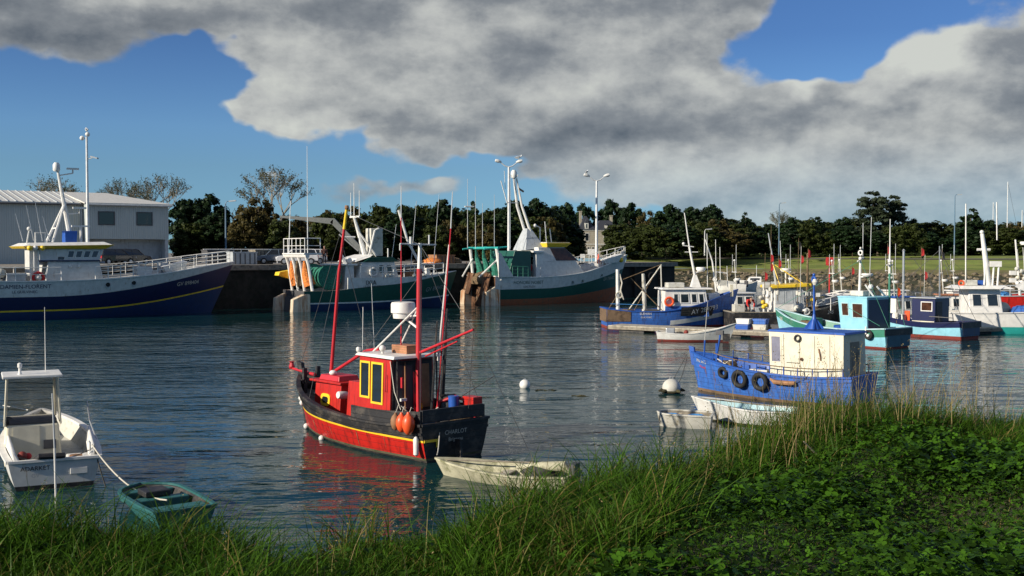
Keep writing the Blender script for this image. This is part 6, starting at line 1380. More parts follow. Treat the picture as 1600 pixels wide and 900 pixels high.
    b = MB(); b.tube([(-3.75, -1.0, 3.6), (-3.6, -1.05, 3.0), (-3.75, -1.1, 2.3), (-3.5, -1.1, 1.9), (-3.7, -1.15, 2.5)], .05, 'rope', 6); b.torus((-3.8, -1.1, 2.2), .2, .05, 'rope', (0, 1, 0), 14, 6); b.build('rope_hank', r, smooth=True)
    for a, c, w in (((-2.9, -.5, 3.3), (-.8, -.9, 1.1), .035), ((-2.9, .6, 1.0), (-.7, 0, 4.2), .05), ((-2.5, .3, 1.1), (-.9, .1, 4.0), .03), ((-.75, 0, 4.2), (-3.3, .2, 3.2), .025), ((-4.5, -.9, 1.2), (-3.9, -1.0, 2.2), .03), ((-.75, 0, 4.2), (-.7, -.2, .9), .04)):
        MB().tube([a, c], w, 'nettan' if w < .04 else 'offwhite', 5).build('derrick_spar', r)
    MB().tube([(-4.4, -1.2, 1.62), (-2.2, -1.3, 1.55)], .025, 'ropeblue', 5).build('guard_line', r)
    b = MB(); b.box((-2.0, -.7, .5), (-1.0, .5, 1.2), 'darkgrey'); b.build('winch', r, bev=.04)
    o = netpile((-3.0, 0, .5), .7, 'nettan', 'net_heap_on_deck', r, 21, 1.0)
    b = MB(); b.box((3.95, -.35, 2.05), (4.15, -.25, 2.85), 'cream'); b.build('bow_bitt', r)
    return r, H
ay, AH = ay_boat()
MT['grime'] = mat('weed line', (.05, .05, .03), .9)
# pontoons
def pontoon(p0, p1, w, label, n):
    p0 = V3(p0); p1 = V3(p1); d = (p1-p0); L = d.length; r = thing('pontoon', label, 'pontoon', p0, math.atan2(d.y, d.x))
    b = MB(); k = int(L/.5)
    for i in range(k): b.box((L*i/k+.01, -w/2, .34), (L*(i+1)/k-.01, w/2, .40), 'plank')
    b.build('decking', r)
    for s in (-1, 1): b = MB(); b.box((0, s*w/2-(.08 if s > 0 else 0), .16), (L, s*w/2+(.08 if s < 0 else 0), .335), 'woodgrey'); b.build('side_beam', r)
    for i in range(n): b = MB(); x = L*(i+.5)/n; b.box((x-.9, -w/2+.15, -.3), (x+.9, w/2-.15, .15), 'black'); b.build('float', r, bev=.04)
pontoon((6.6, 70.4, 0), (17.2, 63.2, 0), 1.8, 'grey timber pontoon between the blue AY boat and the white rowing boat', 4)
pontoon((17.0, 64.8, 0), (40, 71.5, 0), 2.0, 'grey pontoon running right behind the light blue cabin and the navy cabin', 7)
# white rowing boat
r, H = dinghy('rowing_boat', 'white rowing boat with dark red bottom and raised bow, lying before the pontoon', 'rowing boat', (10.45, 61.9, 0), R(-13), 4.35, 1.5, 'whitehull', 'plank', [(0, .52), (.4, .44), (.8, .70), (1, 1.05)], .5, .7, (.3, .5, .7), kp=2.1, bands=[(lambda q: .12, 'maroon'), (lambda q: 9, 'whitehull')])
b = MB(); b.cbox((-1.5, .1, .55), (.5, .3, .35), 'steel'); b.build('outboard_motor', r, bev=.05); b = MB(); b.ball((-.6, -.1, .5), .14, 'maroon'); b.build('float', r, smooth=True); o = netpile((-1.0, .1, .2), .35, 'ropedark', 'rope_heap', r, 5, .9)
b = MB(); b.box((1.45, -.62, .06), (1.85, -.56, .5), 'black'); b.build('fender_pad', r)
# the boat with the yellow roof
def yellow_boat():
    r = thing('fishing_boat', 'black hulled fishing boat numbered G 245 with a yellow wheelhouse roof, behind the pontoon', 'fishing boat', (18.5, 73.2, 0), R(4))
    H = Hull(8.2, 3.1, [(0, 1.10), (.5, 1.12), (.75, 1.30), (1, 1.85)], .6, .88, .7, .05, 2.6, .15, .55, .42)
    H.build(r, [(.1, 'maroon'), (lambda q: H.sheer(q)-.04, 'black'), (lambda q: H.sheer(q), 'greypaint')], .08, .35, 'darkgrey', 'woodgrey', 'deck', 30, capw=.1)
    H.text(r, 'G', .95, .82, .30, 'white', -1, 'number_lettering'); vs, fs, w = text_geo('245', .32); H.text(r, '245', 2.3, .95, .34, 'white', -1, 'number_lettering', .05)
    o, Q = cabin(r, -1.3, .75, 1.05, 1.0, .75, 2.65, 'white', .15, 0, 'wheelhouse', .02)
    b = MB(); b.prism([(-1.6, -1.25, 2.66), (1.1, -1.2, 2.78), (1.1, 1.2, 2.78), (-1.6, 1.25, 2.66)], [(-1.6, -1.25, 2.84), (1.1, -1.2, 3.0), (1.1, 1.2, 3.0), (-1.6, 1.25, 2.84)], 'yellow'); b.build('wheelhouse_roof', r, bev=.03)
    panel(r, Q['stbd'], .04, .96, .46, .96, 'greypaint', 'window_band', .015)
    for u in (.08, .38, .68): window(r, Q['stbd'], u, u+.24, .50, .92, 'greypaint', .04, 'glass', proud=.03)
    panel(r, Q['stbd'], .62, .98, .02, .45, 'greypaint', 'door', .025)
    for u in (.06, .52): window(r, Q['front'], u, u+.4, .5, .9, 'white', .04, 'glass')
    b = MB(); b.ball((.1, -1.3, 1.35), .22, 'offwhite'); b.ball((.6, -1.35, 1.2), .2, 'white'); b.torus((.7, -1.4, 1.15), .2, .06, 'white', (0, 1, 0), 14, 6); b.build('float_cluster', r, smooth=True)
    for x, z, m in ((-2.05, 1.75, 'yellow'), (-1.85, 1.55, 'yellow'), (-2.0, 1.45, 'yellow'), (-2.2, 2.05, 'offwhite'), (-1.75, 2.15, 'white')): MB().ball((x, -.9, z), .15, m, 12).build('float', r, smooth=True)
    for x in (-2.0, -1.7): MB().tube([(x, -.9, .8), (x, -.9, 2.7)], .06, 'white', 6).build('hauler_post', r)
    MB().cbox((-1.85, -.9, 2.8), (.45, .4, .3), 'offwhite').build('hauler_head', r, bev=.05)
    b = MB(); b.box((-3.95, -.9, 1.1), (-3.25, -.2, 1.6), 'offwhite'); b.build('polystyrene_box', r, bev=.03); b = MB(); b.box((-2.5, -.6, 1.0), (-1.6, .7, 1.35), 'greypaint'); b.build('deck_locker', r, bev=.03)
    MB().tube([(-.9, 0, 2.85), (-1.25, 0, 5.2), (-1.45, 0, 6.3)], [.08, .05, .03], 'greypaint', 6).build('mast', r); MB().tube([(-.4, .3, 2.9), (-.55, .3, 5.8)], [.04, .02], 'alu', 5).build('whip_aerial', r)
    dome(r, (-.25, 0, 3.75), .36, .22); MB().tube([(-.25, 0, 2.95), (-.25, 0, 3.76)], .05, 'white').build('radar_post', r)
    for a, c in (((-.9, -.8, 2.9), (-1.15, 0, 4.3)), ((.7, -.8, 2.95), (-1.0, 0, 4.2)), ((.9, .3, 3.0), (.5, .3, 3.5))): MB().tube([a, c], .03, 'yellow', 5).build('roof_stay', r)
    for dx in (1.25, 1.6): MB().cbox((dx, -1.0, 2.3-.2*(dx-1.25)), (.28, .1, .26), 'white').build('number_board', r)
    b = MB(); b.tube([(1.45, -.9, 2.2), (1.4, -.9, 1.6), (1.5, -.9, 1.2)], [.08, .2, .22], 'nettan', 8); b.ball((1.25, -1.0, 1.9), .14, 'yellow'); b.build('hanging_net', r, smooth=True)
    # white bow rails rising forward
    for s in (-1, 1):
        b = MB(); pts = [(1.35, s*1.3, 1.5), (1.42, s*1.3, 1.85), (2.4, s*1.2, 2.05), (3.3, s*.85, 2.3), (4.0, s*.25, 2.5)]; b.tube(pts, .035, 'white', 6); b.tube([(1.35, s*1.32, 1.5), (2.4, s*1.2, 1.65), (3.4, s*.8, 1.9)], .03, 'white', 6)
        for x, y, z0, z1 in ((2.4, 1.2, 1.2, 2.05), (3.3, .85, 1.4, 2.3)): b.tube([(x, s*y, z0), (x, s*y, z1)], .03, 'white', 5)
        b.build('railing', r)
    return r, H
yel, YH = yellow_boat()
def standing(name, label, loc, rz, top='jacketbrown', leg='trousers'):
    J = dict(p=(0, 0, .93), c=(0, 0, 1.12), ch=(0, 0, 1.38), n=(0, 0, 1.50), ls=(0, .19, 1.42), le=(.03, .26, 1.14), lw=(.12, .24, .90), rs=(0, -.19, 1.42), re=(.03, -.26, 1.14), rw=(.12, -.24, .90),
             lh=(0, .10, .88), lk=(.03, .11, .48), la=(-.02, .12, .08), lt=(.14, .13, .04), rh=(0, -.10, .88), rk=(.05, -.11, .48), ra=(.02, -.12, .08), rt=(.17, -.13, .04))
    return person(name, label, J, loc, rz, [('trousers', ['p', 'lh', 'lk', 'la', 'lt', 'rh', 'rk', 'ra', 'rt'], [('p', 'lh'), ('lh', 'lk'), ('lk', 'la'), ('la', 'lt'), ('p', 'rh'), ('rh', 'rk'), ('rk', 'ra'), ('ra', 'rt')], leg, dict(p=.14, lh=.11, lk=.07, la=.05, lt=.045, rh=.11, rk=.07, ra=.05, rt=.045)),
             ('jacket', ['p', 'c', 'ch', 'ls', 'le', 'lw', 'rs', 're', 'rw'], [('p', 'c'), ('c', 'ch'), ('ch', 'ls'), ('ls', 'le'), ('le', 'lw'), ('ch', 'rs'), ('rs', 're'), ('re', 'rw')], top, dict(p=.155, c=.15, ch=.165, ls=.085, le=.06, lw=.045, rs=.085, re=.06, rw=.045))])
def head(par, c, hairm='hair', s=1.0, face=(1, 0, 0)):
    c = V3(c); q_ = V3((1, 0, 0)).rotation_difference(V3(face)); P = lambda *a: c+q_ @ V3(a)*s
    b = MB(); b.lathe([(.045, -.20), (.05, -.12), (.062, -.09), (.078, -.04), (.085, .02), (.08, .07), (.05, .11), (.01, .125)], c, 'skin', 16); b.cbox(P(.092, 0, -.01), (.03, .022, .04), 'skin'); b.ball(P(0, .083, -.01), .02, 'skin', 8); b.ball(P(0, -.083, -.01), .02, 'skin', 8)
    b.ball(P(.078, .03, .02), .009, 'black', 6); b.ball(P(.078, -.03, .02), .009, 'black', 6); b.cbox(P(.08, 0, -.055), (.01, .04, .008), 'maroon'); b.build('head', par, smooth=True)
    b = MB(); b.lathe([(.082, .0), (.094, .03), (.09, .08), (.06, .125), (.01, .14)], P(-.014, 0, 0), hairm, 14); b.build('hair', par, smooth=True)
def hand(par, c, d=(0, 0, -1), s=1.0):
    c = V3(c); d = V3(d).normalized(); sd = d.orthogonal().normalized(); b = MB(); b.tube([c, c+d*.05, c+d*.09], [.028, .034, .03], 'skin', 8)
    for k, L in enumerate((.065, .075, .07, .055)): o = sd*(k-1.5)*.017; nn = d.cross(sd)*.02; b.tube([c+o+d*.085, c+o+d*(.085+L*.55), c+o+d*(.085+L)+nn], [.009, .008, .006], 'skin', 6)
    b.tube([c+sd*.028+d*.03, c+sd*.052+d*.06, c+sd*.055+d*.095], [.011, .010, .008], 'skin', 6); b.build('hand', par, smooth=True)
pp = on_quay(507, 3); pr = standing('person', 'person in a brown jacket standing on the quay under the crane jib', pp, R(-70)); head(pr, (.01, 0, 1.66)); hand(pr, (.12, .24, .88)); hand(pr, (.12, -.24, .88))
def bending():
    J = dict(p=(-.12, 0, .88), c=(.05, 0, 1.02), ch=(.28, 0, 1.10), ls=(.30, .20, 1.10), le=(.36, .27, .86), lw=(.44, .18, .64), rs=(.30, -.20, 1.10), re=(.36, -.27, .86), rw=(.44, -.18, .64),
             lh=(-.12, .1, .84), lk=(.02, .13, .46), la=(-.06, .14, .08), lt=(.10, .15, .04), rh=(-.12, -.1, .84), rk=(.04, -.13, .46), ra=(-.04, -.14, .08), rt=(.12, -.15, .04))
    p = lw(yel, -3.0, -.75, .80); r = person('person', 'fisherman in a red jacket bending over on the deck behind the pontoon', J, p, R(-75), [
        ('trousers', ['p', 'lh', 'lk', 'la', 'lt', 'rh', 'rk', 'ra', 'rt'], [('p', 'lh'), ('lh', 'lk'), ('lk', 'la'), ('la', 'lt'), ('p', 'rh'), ('rh', 'rk'), ('rk', 'ra'), ('ra', 'rt')], 'trousers', dict(p=.15, lh=.11, lk=.075, la=.05, lt=.045, rh=.11, rk=.075, ra=.05, rt=.045)),
        ('jacket', ['p', 'c', 'ch', 'ls', 'le', 'lw', 'rs', 're', 'rw'], [('p', 'c'), ('c', 'ch'), ('ch', 'ls'), ('ls', 'le'), ('le', 'lw'), ('ch', 'rs'), ('rs', 're'), ('re', 'rw')], 'jacketred', dict(p=.16, c=.17, ch=.18, ls=.09, le=.07, lw=.05, rs=.09, re=.07, rw=.05))])
    head(r, (.44, 0, 1.20), 'hair', 1.0, (.8, 0, -.5)); hand(r, (.44, .18, .62)); hand(r, (.44, -.18, .62)); return r
bending()
# boxes and gear on the pontoon
def fishbox(loc, rz, m, label, h=.28, lidm=None):
    r = thing('fish_box', label, 'fish box', loc, rz, 'fish boxes on the pontoon'); b = MB(); w, l = .28, .42
    b.prism([(-l*.9, -w*.9, 0), (l*.9, -w*.9, 0), (l*.9, w*.9, 0), (-l*.9, w*.9, 0)], [(-l, -w, h), (l, -w, h), (l, w, h), (-l, w, h)], m); b.build('box_body', r, bev=.015)
    b = MB(); b.box((-l-.02, -w-.02, h+.002), (l+.02, w+.02, h+.04), lidm or m); b.build('rim', r, bev=.008)
P0 = at(1180, 515, 66.3); 
for dx, dy, dz, m, lab in ((0, 0, 0, 'blue2', 'bright blue fish box at the bottom left of the pontoon stack'), (.05, 0, .33, 'white', 'white fish box on top of the bright blue one on the pontoon'), (1.0, .2, 0, 'offwhite', 'grey white fish box right of the bright blue one on the pontoon'), (1.0, .2, .33, 'blue', 'blue fish box on top of the grey white one on the pontoon'), (1.9, .5, 0, 'darkgrey', 'dark fish box at the right end of the pontoon stack')):
    fishbox((13.9+dx, 65.9+dy-.5*dx, .40+dz), R(-34), m, lab)
o = netpile((0, 0, 0), .6, 'netblue', 'net_heap', None, 33, .8); o.location = (16.35, 64.6, .4); tag(o, 'small blue net heap on the pontoon beside the green bow', 'net heap')
# green and light blue boat
def green_boat():
    r = thing('fishing_boat', 'green and light blue open fishing boat with a light blue cabin, behind the cream cabin', 'fishing boat', (17.75, 60.6, 0), R(126))
    H = Hull(8.2, 2.8, [(0, 1.05), (.3, .92), (.6, 1.02), (.82, 1.32), (1, 1.75)], .5, .84, .6, .05, 2.6, .18, .6, .42)
    H.build(r, [(.10, 'maroon'), (lambda q: H.sheer(q)-.42, 'sky'), (lambda q: H.sheer(q), 'green2')], .07, .4, 'green2', 'paleblue', 'woodgrey', 32, capw=.09, transom=['black', 'lowblue', 'lowblue', 'black'] if False else None)
    b = MB(); x = H.x(0, .8)-.02; b.box((x-.03, -1.2, .70), (x+.01, 1.2, 1.03), 'black'); b.build('transom_board', r); H.ttext(r, 'G 240551', 0, .80, .17, 'steel')
    b = MB(); x = H.x(0, .4)-.02; b.box((x-.025, -1.0, .12), (x+.01, 1.0, .695), 'transomshade'); b.build('transom_lower', r)  # darker than the hull side: shade of the transom put into its colour
    H.text(r, '281', 3.55, 1.12, .30, 'white', 1, 'number_lettering')
    o, Q = cabin(r, -2.95, -1.3, .98, 1.04, .55, 2.62, 'sky', -.2, .0, 'wheelhouse', .02)
    b = MB(); b.prism([(-3.0, -1.08, 2.62), (-1.05, -1.08, 2.62), (-1.05, 1.08, 2.62), (-3.0, 1.08, 2.62)], [(-2.95, -1.03, 2.68), (-1.1, -1.03, 2.68), (-1.1, 1.03, 2.68), (-2.95, 1.03, 2.68)], 'sky'); b.build('wheelhouse_roof', r, bev=.015)
    window(r, Q['port'], .10, .36, .52, .86, 'paleblue', .04, 'glassbrown'); window(r, Q['port'], .48, .86, .48, .86, 'paleblue', .04, 'glassbrown'); panel(r, Q['aft'], .06, .94, .04, .95, 'navy', 'aft_shade_panel', .01)  # navy panel paints the shade on the aft face of the light blue cabin
    for u in (.08, .55): window(r, Q['front'], u, u+.36, .5, .86, 'paleblue', .04, 'glassbrown')
    MB().tube([(-2.0, .4, 2.4), (-2.05, .4, 4.6)], [.08, .06], 'white', 8).build('mast', r); b = MB(); b.ball((-2.05, .4, 4.7), .1, 'white'); b.torus((-2.05, .4, 5.0), .12, .045, 'white', (0, 1, 0), 14, 6); b.ball((-2.05, .4, 5.25), .06, 'white'); b.tube([(-2.05, .65, 4.55), (-2.05, .1, 4.75)], .04, 'white'); b.build('masthead_lamps', r, smooth=True)
    MB().tube([(-2.05, .2, 4.6), (-2.05, .2, 6.6)], .015, 'alu', 4).build('whip_aerial', r); MB().tube([(-2.4, .1, 2.4), (-2.5, .1, 6.9)], .015, 'alu', 4).build('whip_aerial', r)
    dome(r, (-2.45, .35, 3.75), .30, .16); MB().tube([(-2.05, .4, 3.7), (-2.45, .35, 3.76)], .04, 'white').build('radar_bracket', r)
    MB().tube([(-2.95, -.9, 1.0), (-2.95, -.9, 3.9)], .06, 'green2', 8).build('mast', r); MB().tube([(-2.95, -.9, 3.9), (-2.95, -.9, 6.8)], [.05, .02], 'white', 6).build('mast_top', r); MB().tube([(-2.95, -.65, 4.35), (-2.95, -1.15, 4.35)], .035, 'white').build('crosstree', r)
    b = MB(); b.ball((-2.95, -.9, 4.55), .1, 'white'); b.build('mast_lamp', r, smooth=True)
    for a in (((-2.7, -.2, 2.4), (-2.3, .3, 3.3)), ((-2.9, -1.0, 2.4), (-2.6, -.3, 3.2))): MB().tube(a, .05, 'white', 6).build('roof_stay', r)
    b = MB(); b.box((-2.3, -.4, 2.69), (-1.5, .5, 2.97), 'offwhite'); b.build('life_raft_canister', r, bev=.04); b = MB(); b.ball((-2.65, .3, 3.2), .14, 'white'); b.build('search_light', r, smooth=True)
    tyre(r, (-3.25, H.half(H.q_of_x(-3.25, .7), .7)+.08, .72), (0, 1, 0), .20, .07); MB().ball((-3.25, H.half(.1, .7)+.12, .68), .09, 'white').build('float', r, smooth=True)
    MB().tube([(-3.1, H.half(.1, 1)+.06, .75), (-3.1, H.half(.1, 1)+.06, 1.15)], [.05, .04], 'white', 8).build('cylinder_fender', r)
    b = MB(); b.lathe([(.34, 0), (.38, .5), (.36, .52), (.32, .06)], (-.9, .5, .55), 'blue2', 16); b.build('blue_tub', r, smooth=True); b = MB(); b.box((-.4, .3, .58), (.5, .8, .9), 'blue2'); b.build('blue_box', r, bev=.03)
    b = MB(); b.box((.6, .2, .6), (1.6, .9, .9), 'plank'); b.build('hatch_boards', r, bev=.02); b = MB(); b.box((.7, .3, .92), (1.1, .6, 1.15), 'crate'); b.build('brick_crate', r)
    o = netpile((1.9, -.1, .6), .8, 'nettan', 'net_heap_on_deck', r, 41, .7); o = netpile((-3.4, .1, .6), .55, 'flagred', 'red_net_heap', r, 42, .7); o = netpile((2.9, 0, .9), .4, 'maroon', 'red_rope_heap', r, 43, .8)
    b = MB(); b.box((1.4, -.9, .6), (2.4, -.3, 1.3), 'green2'); b.build('engine_casing', r, bev=.03)
    for a, c in (((-2.05, .4, 4.6), (3.9, 0, 1.8)), ((-2.05, .4, 4.6), (-4.0, .6, 1.1)), ((-2.95, -.9, 4.3), (-4.0, -.8, 1.1)), ((-1.0, 1.0, 2.4), (-3.8, 1.1, 1.2))): MB().tube([a, c], .012, 'green2', 4).build('rigging_line', r)
    return r, H
gre, GH = green_boat()
def navy_boat():
    r = thing('fishing_boat', 'small fishing boat with a navy blue cabin and a light blue hull', 'fishing boat', (24.5, 66.0, 0), R(128))
    H = Hull(6.6, 2.4, [(0, .98), (.4, .88), (.8, 1.1), (1, 1.4)], .5, .86, .5, .05, 2.6, .18, .6, .42)
    H.build(r, [(.18, 'maroon'), (lambda q: H.sheer(q)-.28, 'sky'), (lambda q: H.sheer(q), 'navy')], .07, .4, 'navy', 'navy', 'deck', 30, capw=.09)
    b = MB(); x = H.x(0, .8)-.02; b.box((x-.03, -1.03, .66), (x+.01, 1.03, .97), 'black'); b.build('transom_board', r); H.ttext(r, 'GV 240621', 0, .74, .15, 'steel')
    b = MB(); x = H.x(0, .4)-.02; b.box((x-.025, -.9, .2), (x+.01, .9, .655), 'lowblue'); b.build('transom_lower', r)  # deeper blue than the lit side, the stern's shade painted in
    o, Q = cabin(r, -1.5, .0, .78, .76, .5, 2.30, 'navy', 0, 0, 'wheelhouse', .02); window(r, Q['port'], .40, .90, .58, .90, 'white', .05, 'glassbrown', proud=.03); panel(r, Q['port'], .02, .98, .0, .26, 'cream', 'lower_side', .012)
    b = MB(); b.box((-1.6, -.84, 2.30), (.1, .84, 2.36), 'steel'); b.build('wheelhouse_roof', r, bev=.01); panel(r, Q['aft'], .1, .5, .02, .9, 'black', 'door', .02); panel(r, Q['front'], .1, .9, .5, .9, 'glass', 'window', .02)
    MB().tube([(-1.4, .1, 2.3), (-1.35, .1, 5.4)], [.05, .03], 'steel', 6).build('mast', r)
    for a, c in (((-1.4, .1, 2.4), (-.2, .9, 4.6)), ((-1.6, .4, .9), (-1.2, .9, 3.6)), ((-1.4, .1, 5.2), (-3.2, .7, 1.0)), ((-1.4, .1, 5.2), (3.2, 0, 1.4)), ((-1.4, .1, 5.2), (-3.2, -.8, 1.0))): MB().tube([a, c], .013, 'wire', 4).build('rigging_line', r)
    o = netpile((1.2, 0, .5), .8, 'blue2', 'blue_net_heap', r, 51, .7); b = MB(); b.box((.6, .2, .8), (1.3, .8, 1.3), 'white'); b.build('fish_box_stack', r, bev=.03); o = netpile((-2.4, -.2, .5), .5, 'nettan', 'net_heap_on_deck', r, 52, .6)
    MB().tube([(-2.9, 1.15, 1.25), (-1.4, 1.2, 1.28)], .025, 'wire', 5).build('guard_line', r); MB().box((.4, .3, .9), (.75, .35, 1.5), 'orange').build('orange_board', r)
    return r, H
nav, NH = navy_boat()
def gv_boat():
    r = thing('fishing_boat', 'white fishing boat with a turquoise waterline band and round roofed wheelhouse, right edge', 'fishing boat', (32.6, 68.9, 0), R(-6))
    H = Hull(10.6, 3.4, [(0, 1.25), (.4, 1.30), (.7, 1.5), (1, 2.0)], .7, .86, .8, .05, 2.8, .14, .5, .42)
    H.build(r, [(lambda q: .42, 'teal'), (lambda q: H.sheer(q), 'brightwhite')], .08, .5, 'white', 'white', 'deck', 30, capw=.1)
    H.text(r, 'GV 898475', .7, .98, .34, 'darkgrey', -1, 'number_lettering'); b = MB(); q_ = H.q_of_x(1.0, .8); p = H.pt(q_, .75, -1); b.box((.9, p.y-.05, .72), (1.35, p.y+.05, .80), 'darkgrey'); b.build('scupper', r); b = MB(); p = H.pt(H.q_of_x(1.6, 1.3), 1.3, -1); b.box((.6, p.y-.06, 1.30), (2.6, p.y+.02, 1.36), 'black'); b.build('rubbing_strip', r)
    o, Q = cabin(r, -4.0, -1.9, 1.15, 1.0, .75, 2.75, 'brightwhite', .25, -.1, 'wheelhouse', .06, wf=1.0)
    b = MB(); b.prism([(-4.9, -1.5, 2.75), (-1.4, -1.4, 2.75), (-1.4, 1.4, 2.75), (-4.9, 1.5, 2.75)], [(-4.5, -1.2, 2.95), (-1.9, -1.1, 2.95), (-1.9, 1.1, 2.95), (-4.5, 1.2, 2.95)], 'white'); b.build('wheelhouse_roof', r, bev=.05)
    window(r, Q['stbd'], .10, .40, .45, .85, 'white', .05, 'glass'); window(r, Q['stbd'], .55, .9, .45, .85, 'white', .05, 'glass'); window(r, Q['front'], .1, .45, .5, .9, 'white', .05, 'glass'); window(r, Q['front'], .55, .9, .5, .9, 'white', .05, 'glass')
    MB().tube([(-2.6, 0, 2.9), (-2.75, 0, 4.4), (-3.0, 0, 6.2)], [.22, .17, .12], 'white', 10).build('mast', r, smooth=True); b = MB(); b.ball((-3.02, 0, 6.3), .13, 'white'); b.tube([(-3.3, 0, 5.2), (-2.5, 0, 5.2)], .08, 'white'); b.cbox((-2.2, 0, 4.3), (.7, .4, .35), 'white'); b.tube([(-2.7, 0, 4.2), (-2.0, 0, 4.2)], .07, 'white'); b.build('mast_gear', r, smooth=True)
    for x in (-2.4, -2.1, -2.9): MB().tube([(x, -.2, 2.95), (x+.1, -.1, 4.1)], .06, 'white', 6).build('mast_leg', r)
    MB().tube([(-2.0, .3, 5.8), (-2.05, .3, 8.2)], .04, 'white', 5).build('whip_aerial', r); MB().tube([(-3.9, .2, 3.0), (-3.95, .2, 8.1)], .04, 'white', 5).build('whip_aerial', r)
    b = MB(); b.box((-4.2, -.9, 2.96), (-3.5, -.1, 3.3), 'offwhite'); b.box((-3.4, .2, 2.96), (-2.6, 1.0, 3.25), 'blue2'); b.build('roof_boxes', r, bev=.04); b = MB(); b.torus((-4.4, -.6, 3.1), .15, .05, 'orange', (0, 1, 0), 14, 6); b.build('lifebuoy', r, smooth=True)
    o = netpile((-.6, -.3, .8), .9, 'blue', 'blue_tarpaulin', r, 61, 1.0); o = netpile((-1.6, .6, .9), .6, 'cream', 'cream_cover', r, 62, 1.6); o = netpile((3.4, -.7, 1.0), 1.1, 'netblue', 'blue_net_heap', r, 63, 1.3)
    MB().tube([(.5, -1.2, 1.4), (1.8, -1.3, 1.45)], .05, 'white').build('grab_rail', r)
    MB().tube([(0, .6, .9), (.1, .7, 3.4)], [.03, .02], 'offwhite').build('dan_pole', r); b = MB(); b.add([(.1, .7, 3.4), (-.75, .72, 2.85), (.1, .7, 2.45)], [(0, 1, 2)], 'white'); b.add([(.1, .71, 3.4), (-.75, .73, 2.85), (.1, .71, 2.45)], [(0, 1, 2)], 'white'); b.build('white_pennant', r, fixn=False)
    return r, H
gv, VH = gv_boat()
def red2():
    r = thing('fishing_boat', 'red fishing boat with white net floats and red flags at the right edge', 'fishing boat', (40.4, 83, 0), R(-4))
    H = Hull(9.4, 3.4, [(0, 1.75), (.3, 1.8), (.7, 2.2), (1, 2.8)], .7, .86, .8, .05, 2.8, .14, .5, .42)
    H.build(r, [(.2, 'maroon'), (lambda q: H.sheer(q), 'red')], .08, .6, 'red', 'greypaint', 'deck', 30, capw=.1)
    hull_rail(r, H, .02, .5, .75, -1, 'greypaint', 6, .05, 2, 'railing', .04)
    o, Q = cabin(r, -.5, 2.2, 1.2, 1.1, 1.2, 3.4, 'white', .2, 0, 'wheelhouse', .04); window(r, Q['stbd'], .1, .4, .5, .85, 'white', .05, 'glass'); window(r, Q['stbd'], .5, .9, .5, .85, 'white', .05, 'glass')
    rn = random.Random(8)
    for k in range(16): MB().ball((-2.0+rn.uniform(-.8, .9), -1.2+rn.uniform(-.2, .2), 2.9+rn.uniform(-.5, .9)), .17, rn.choice(['white', 'offwhite', 'cream', 'offwhite']), 10).build('float', r, smooth=True)
    for x, z in ((-2.9, 3.5), (-2.9, 2.95)): MB().cbox((x, -1.2, z), (.45, .25, .32), 'white').build('number_board', r)
    for k in range(6): x = -2.2+k*.35; MB().tube([(x, -1.0, 1.8), (x+rn.uniform(-.5, .3), -1.0+rn.uniform(-.3, .3), 5.2+rn.uniform(-.4, 1.2))], [.03, .02], rn.choice(['offwhite', 'nettan', 'white']), 5).build('dan_pole', r)
    for k, (x, z) in enumerate(((-1.5, 5.0), (-1.7, 4.3), (-1.35, 3.7), (-.3, 4.9), (-1.3, 5.4))): b = MB(); b.prism([(x, -1.1, z-.5), (x+.45, -1.0, z-.6), (x+.4, -1.05, z-.05), (x, -1.1, z)], [(x, -1.07, z-.5), (x+.45, -.97, z-.6), (x+.4, -1.02, z-.05), (x, -1.07, z)], 'flagred'); b.build('red_flag', r)
    o = netpile((-3.3, -.6, 1.2), .7, 'netblue', 'blue_net_heap', r, 71, 1.2); MB().tube([(-1.9, 0, 1.8), (-2.3, 0, 6.0)], [.1, .06], 'white', 6).build('mast', r); dome(r, (-1.6, 0, 5.6), .35, .25)
    return r, H
rd2, RH2 = red2()
# flagged marker buoys standing on the boats
def dan(px, yt, yb, D, label, cols=('flagred',), fy=None, m='nettan'):
    a = at(px, yt, D); b0 = at(px, yb, D); r = thing('flag_buoy', label, 'flag buoy', (b0.x, D, b0.z), 0, 'flagged marker poles standing on the boats'); h = a.z-b0.z
    MB().tube([(0, 0, 0), (.05, 0, h)], [.025, .014], m, 5).build('pole', r)
    fy = fy or [.93]
    for t, c in zip(fy, cols):
        z = h*t; x = .05*t; k = MB(); k.prism([(x, -.012, z-.50), (x+.10, .05, z-.60), (x+.19, 0, z-.44), (x+.17, .03, z-.10), (x, -.012, z)], [(x, .012, z-.50), (x+.10, .075, z-.60), (x+.19, .025, z-.44), (x+.17, .055, z-.10), (x, .012, z)], c); k.build('flag', r)
    MB().lathe([(.03, -.16), (.12, -.12), (.12, .12), (.03, .16)], (0, 0, h*.12+.16), 'offwhite', 10).build('float', r, smooth=True)
dan(1203, 352, 470, 70.4, 'thin pole with red flags rising left of the yellow roof, tallest of the left group', ('flagred', 'flagred'), (.62, .50))
dan(1194, 395, 470, 70.2, 'pole with a low red flag at the left of the yellow roof', ('flagred',), (.6,))
dan(1215, 398, 470, 71.2, 'short pole with a red flag just over the yellow roof', ('flagred',), (.9,))
dan(1250, 385, 474, 70.6, 'pole with a large red flag right of the yellow roof', ('flagred',), (.85,), 'offwhite')
dan(1246, 372, 474, 70.9, 'pole with a black flag right of the yellow roof', ('flagblack',), (.95,))
dan(1261, 388, 474, 71.4, 'right hand pole with a narrow red flag near the yellow roof', ('flagred',), (.98,))
dan(1437, 385, 505, 66.5, 'pole with orange red and black flags left of the navy cabin', ('flagred', 'flagblack'), (.98, .97))
